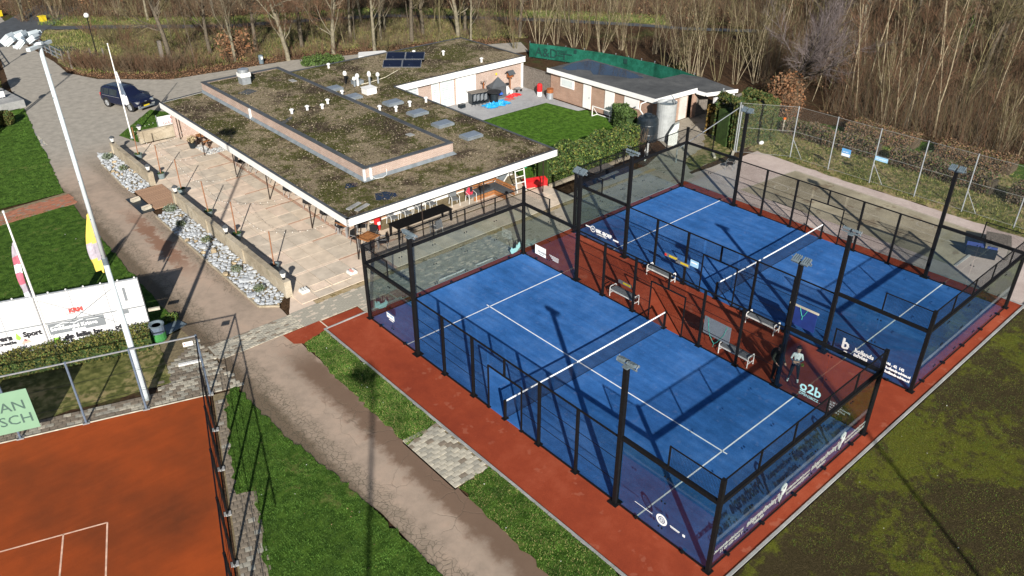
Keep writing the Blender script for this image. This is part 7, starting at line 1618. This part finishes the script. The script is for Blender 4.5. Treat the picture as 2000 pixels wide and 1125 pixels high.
fill(right_wood,75,2.1,RB,2,'cop',[0,1,2,3,4],'coppice_stool','leafless many stemmed clump in the right hand wood','tree','clumps in the right hand wood',.6,1.0)
fill(lambda x,y: right_wood(x,y) and x>53,24,4.5,RB,3,'big',[0,1,3],'woodland_tree','tall leafless tree in the depth of the right hand wood','tree','tall trees in the right hand wood',.75,1.0)
fill(right_wood,130,1.3,RB,4,'shrub',[0,1,2,3,4],'undergrowth_bush','leafless twiggy bush on the floor of the right hand wood','shrub','bushes in the right hand wood',.7,1.4)
fill(far_wood,150,1.7,FB,5,'pole',[0,1,2,3,4,5,6,7],'bare_sapling','slender leafless sapling in the wood beyond the footpath','tree','saplings beyond the footpath',.7,1.1,.08)
fill(far_wood,38,4.0,FB,6,'big',[0,1,3],'woodland_tree','tall leafless tree in the wood beyond the footpath','tree','tall trees beyond the footpath',.7,1.0)
fill(far_wood,70,2.2,FB,7,'cop',[0,1,2,3,4],'coppice_stool','leafless many stemmed clump in the wood beyond the footpath','tree','clumps beyond the footpath',.7,1.05)
fill(far_wood,110,1.8,FB,8,'shrub',[0,1,2,3,4],'undergrowth_bush','leafless twiggy bush in the wood beyond the footpath','shrub','bushes beyond the footpath',.8,1.5)
# bank between driveway and footpath
def bank(x,y): 
    line=[(8,49.8),(20,48.2),(33,43.2),(44,37),(50,28),(52,14)]; 
    lo=None
    for (xa,ya),(xb,yb) in zip(line[:-1],line[1:]):
        if xa<=x<xb: lo=ya+(yb-ya)*(x-xa)/(xb-xa)
    if lo is None: return False
    return lo<y and not far_wood(x,y+5) and x+y*.9<95
fill(bank,60,1.7,(8,52,14,75),9,'shrub',[0,1,2,3,4],'bank_bush','leafless twiggy bush on the bank between driveway and footpath','shrub','bushes on the bank',.6,1.2)
fill(bank,30,2.2,(12,52,14,66),10,'pole',[0,1,3,5],'bank_sapling','slender leafless sapling on the bank behind the clubhouse','tree','saplings on the bank',.6,.95)
fill(bank,9,4.0,(28,44,36,56),19,'big',[0,3],'bank_tree','leafless tree on the bank behind the far wing of the clubhouse','tree','trees on the bank',.7,.85)
for i in range(13):
    t=i/12; x=9.0+24.0*t; y=49.6-.45*(x-9) if x<9 else 50.0-2.6*(x-9)/11 if x<20 else 47.2-.43*(x-20)
    tree('verge_shrub','thin leafless upright shrub on the leaf strewn verge behind the driveway','shrub',('shrub',rr_.randint(0,4)),x+rr_.uniform(-.6,.6),y+rr_.uniform(-.5,.9)-.6,0,rr_.uniform(.7,1.2),rr_.uniform(0,6.28),'shrubs on the leaf strewn verge')
for i in range(34):
    t=i/33; x=2.6+7.2*t+rr_.uniform(-.25,.25); y=58.3-8.0*t+(2.5*math.sin(t*3.1)*-.6)+rr_.uniform(-.6,.6)
    tree('twiggy_hedge_plant','dense leafless hedge plant with pinkish brown twigs along the driveway bend','shrub',('shrub',rr_.choice([2,2,0,4])),x,y,0,rr_.uniform(.85,1.15),rr_.uniform(0,6.28),'leafless hedge along the driveway bend')
# ---------------------------------------------------------------- brushwood and leaves: nobody could count them
def brush(name,test,box,n,l0,l1,r,mats,seed):
    rg=np.random.default_rng(seed); P_=[]
    while len(P_)<n:
        xs=rg.uniform(box[0],box[1],4000); ys=rg.uniform(box[2],box[3],4000)
        P_+= [(x,y) for x,y in zip(xs,ys) if test(x,y) and inframe(x,y)]
    P_=np.array(P_[:n]); L=rg.uniform(l0,l1,n)*(.5+.5*rg.random(n)); a=rg.random(n)*6.28; ti=np.abs(rg.normal(0,.55,n)); D=np.stack([np.cos(a)*np.sin(ti),np.sin(a)*np.sin(ti),np.cos(ti)],1)
    A=np.concatenate([P_,np.zeros((n,1))],1); B=A+D*L[:,None]; B[:,2]=np.abs(B[:,2])
    e=np.stack([-np.sin(a),np.cos(a),np.zeros(n)],1); f=np.cross(D,e); V=np.zeros((n,6,3))
    for k in range(3):
        o=e*math.cos(k*2.094)+f*math.sin(k*2.094); V[:,k]=A+o*r; V[:,3+k]=B+o*r*.5
    b=np.arange(n)[:,None]*6; F=np.concatenate([b+np.array([[0,1,4,3]]),b+np.array([[1,2,5,4]]),b+np.array([[2,0,3,5]])])
    mi=np.tile(rg.integers(0,len(mats),n),3); o=link(name,np_mesh(name,V.reshape(-1,3),F,mats,mi)); o['kind']='stuff'; return o
BR=[MAT['twig'],MAT['twig_olive'],MAT['twig_red'],MAT['bark'],MAT['twig_red']]
brush('brushwood',right_wood,RB,95000,.5,4.6,.009,BR,1); brush('brushwood',far_wood,FB,70000,.5,4.0,.011,BR,2); brush('brushwood',bank,(8,52,14,75),12000,.3,1.3,.010,BR,3)
def litter(name,test,box,n,s,mats,seed,z=0.0,up_=.6):
    rg=np.random.default_rng(seed); P_=[]
    while len(P_)<n:
        xs=rg.uniform(box[0],box[1],6000); ys=rg.uniform(box[2],box[3],6000); P_+= [(x,y) for x,y in zip(xs,ys) if test(x,y) and inframe(x,y)]
    P_=np.array(P_[:n]); a=rg.normal(size=(n,3))*np.array([1,1,.35]); a/=np.linalg.norm(a,axis=1)[:,None]; b=np.cross(a,rg.normal(size=(n,3))*np.array([.6,.6,1])); b/=np.linalg.norm(b,axis=1)[:,None]
    ss=(s*(.5+rg.random(n)))[:,None]; C=np.concatenate([P_,(z+ss*up_*rg.random((n,1)))],1); V=np.stack([C-a*ss,C+b*ss*.7,C+a*ss,C-b*ss*.7],1).reshape(-1,3)
    o=link(name,np_mesh(name,V,np.arange(n)[:,None]*4+np.arange(4)[None],mats,rg.integers(0,len(mats),n))); o['kind']='stuff'; return o
LT=[MAT['deadleaf'],simple('pale_dead_leaf',(.29,.18,.10),.9,0,.4,3,mode='pos'),simple('dark_dead_leaf',(.13,.07,.04),.9,0,.4,3,mode='pos'),MAT['twig_red']]
litter('leaf_litter',right_wood,RB,26000,.07,LT,5); litter('leaf_litter',far_wood,FB,16000,.12,LT,6)
def strip_t(x,y):
    line=[(2,56),(3.4,52.3),(8.2,47.6),(20,46.2),(33,40.8),(42,36.3)]
    for (xa,ya),(xb,yb) in zip(line[:-1],line[1:]):
        if xa<=x<xb: lo=ya+(yb-ya)*(x-xa)/(xb-xa); return lo-.25<y<lo+2.8
    return False
litter('leaf_litter',strip_t,(2,42,35,60),11000,.05,[LT[0],LT[2],LT[0],LT[3]],7)
# ---------------------------------------------------------------- grass blades
def inpoly(poly):
    A=np.array(poly); B=np.roll(A,-1,0)
    def f(X,Y):
        c=np.zeros(len(X),bool)
        for (xa,ya),(xb,yb) in zip(A,B):
            cond=((ya>Y)!=(yb>Y)); 
            if ya!=yb: c^=cond&(X<(xb-xa)*(Y-ya)/(yb-ya)+xa)
        return c
    return f
def blades(name,poly,n,h,w,mats,z,seed,clump=.5):
    rg=np.random.default_rng(seed); A=np.array(poly); lo,hi=A.min(0),A.max(0); f=inpoly(poly); P_=[]; tot=0
    camp=np.array(CPOS); R2,U2,FW=np.array(CR),np.array(CU),np.array(CF)
    for _ in range(400):
        X=rg.uniform(lo[0],hi[0],20000); Y=rg.uniform(lo[1],hi[1],20000); k=f(X,Y)
        v=np.stack([X,Y,np.zeros_like(X)],1)-camp; zc=v@FW; px=1000+1542.85*(v@R2)/np.maximum(zc,.1); py=562.5-1542.85*(v@U2)/np.maximum(zc,.1)
        k&=(zc>1)&(px>-60)&(px<2060)&(py>-50)&(py<1190)&((np.sin(X*5.1+np.sin(Y*3.3)*2)+np.sin(Y*6.3+X*1.7)+rg.normal(0,1,len(X)))>-clump*2)
        P_.append(np.stack([X[k],Y[k]],1)); tot+=k.sum()
        if tot>=n: break
    P_=np.concatenate(P_)[:n]; m=len(P_); a=rg.random(m)*6.28; hh=h*(.4+.8*rg.random(m)); ln=rg.normal(0,.5,(m,2))*hh[:,None]
    V=np.zeros((m,3,3)); c,s=np.cos(a)*w,np.sin(a)*w
    V[:,0]=np.stack([P_[:,0]-c,P_[:,1]-s,np.full(m,z)],1); V[:,1]=np.stack([P_[:,0]+c,P_[:,1]+s,np.full(m,z)],1); V[:,2]=np.stack([P_[:,0]+ln[:,0],P_[:,1]+ln[:,1],z+hh],1)
    o=link(name,np_mesh(name,V.reshape(-1,3),np.arange(m)[:,None]*3+np.arange(3)[None],mats,rg.integers(0,len(mats),m))); o['kind']='stuff'; return o
gd=simple('grass_blade_dark',(.030,.080,.008),.85,0,.5,.9,mode='pos'); gm=simple('grass_blade_mid',(.066,.140,.017),.85,0,.5,.9,mode='pos'); gl_=simple('grass_blade_light',(.10,.19,.03),.85,0,.4,.9,mode='pos')
gy=simple('grass_blade_yellow',(.27,.25,.09),.85,0,.4,.9,mode='pos'); go=simple('moss_blade',(.14,.155,.026),.85,0,.5,.7,mode='pos'); gbn_=simple('brown_blade',(.065,.045,.022),.9,0,.5,.7,mode='pos')
blades('grass',strip_n,26000,.075,.010,[gd,gm,gl_,gm,gy],.02,1); blades('grass',strip_s,14000,.075,.010,[gd,gm,gl_,gm,gy],.02,2)
blades('grass',clay_lawn,42000,.065,.010,[gd,gm,gm,gd,gl_],.015,3)
blades('grass',lawn_l,26000,.06,.013,[gd,gm,gd,gm],.02,4); blades('grass',lawn_l2,24000,.06,.016,[gd,gm,gl_,gm],.02,5)
blades('grass',yard_lawn,12000,.06,.014,[gm,gl_,gl_,gm],.02,6); blades('grass',sign_lawn,5000,.08,.016,[gd,gm,gl_],.02,7)
blades('moss_grass',[(3,-20.7),(40,-20.7),(40,-42),(3,-42)],60000,.04,.011,[gbn_,go,gbn_,gm,go],.01,8,.25)
blades('rough_grass',[(33.2,1.0),(38.2,2.2),(41,-3),(42.5,-12),(43,-20),(33,-20)],15000,.16,.016,[gy,go,gd,gbn_],.0,9)
blades('rough_grass',[(2.2,59.5),(2.6,55),(8.5,49.5),(20,47.6),(33,43),(44,37),(47,46),(38,55.5),(30,59.7),(21,63.2),(13,70),(4,77)],24000,.30,.022,[gy,go,gy,gd,MAT['twig_olive']],-.02,10)
blades('rough_grass',[(5,80),(14,73),(22,66),(30.5,62.5),(39,58.3),(47,49.3),(53,42),(60,31),(64,34),(56,45),(49,53),(40,62),(31,66),(23,70),(14,78),(7,86)],12000,.30,.022,[gy,go,gl_,gd],-.02,11)

# a few fallen leaves and daisies on the lawns
def specks(name,poly,n,seed,mats):
    A=np.array(poly); f=inpoly(poly); rg=np.random.default_rng(seed); X=rg.uniform(A[:,0].min(),A[:,0].max(),n*6); Y=rg.uniform(A[:,1].min(),A[:,1].max(),n*6); k=f(X,Y); X,Y=X[k][:n],Y[k][:n]; n=len(X)
    a=rg.random(n)*6.28; s=.015+.02*rg.random(n); c,d=np.cos(a)*s,np.sin(a)*s; z=.06+.02*rg.random(n)
    V=np.stack([np.stack([X-c,Y-d,z],1),np.stack([X+d*.6,Y-c*.6,z+.01],1),np.stack([X+c,Y+d,z+.015],1),np.stack([X-d*.6,Y+c*.6,z+.008],1)],1).reshape(-1,3)
    o=link(name,np_mesh(name,V,np.arange(n)[:,None]*4+np.arange(4)[None],mats,rg.integers(0,len(mats),n))); o['kind']='stuff'
sm=[LT[1],MAT['bulb'],LT[0],MAT['leaf_yellow']]
specks('fallen_leaves',strip_n,30,1,sm); specks('fallen_leaves',strip_s,18,2,sm); specks('fallen_leaves',[(-7.2,-1),(-6.6,-11),(-6.5,-16),(-12,-16),(-9.2,-4.5)],60,3,sm); specks('fallen_leaves',lawn_l,60,4,sm); specks('fallen_leaves',lawn_l2,50,5,sm); specks('fallen_leaves',[(3,-21),(40,-21),(40,-42),(3,-42)],260,6,[LT[1],LT[0],MAT['bulb']])
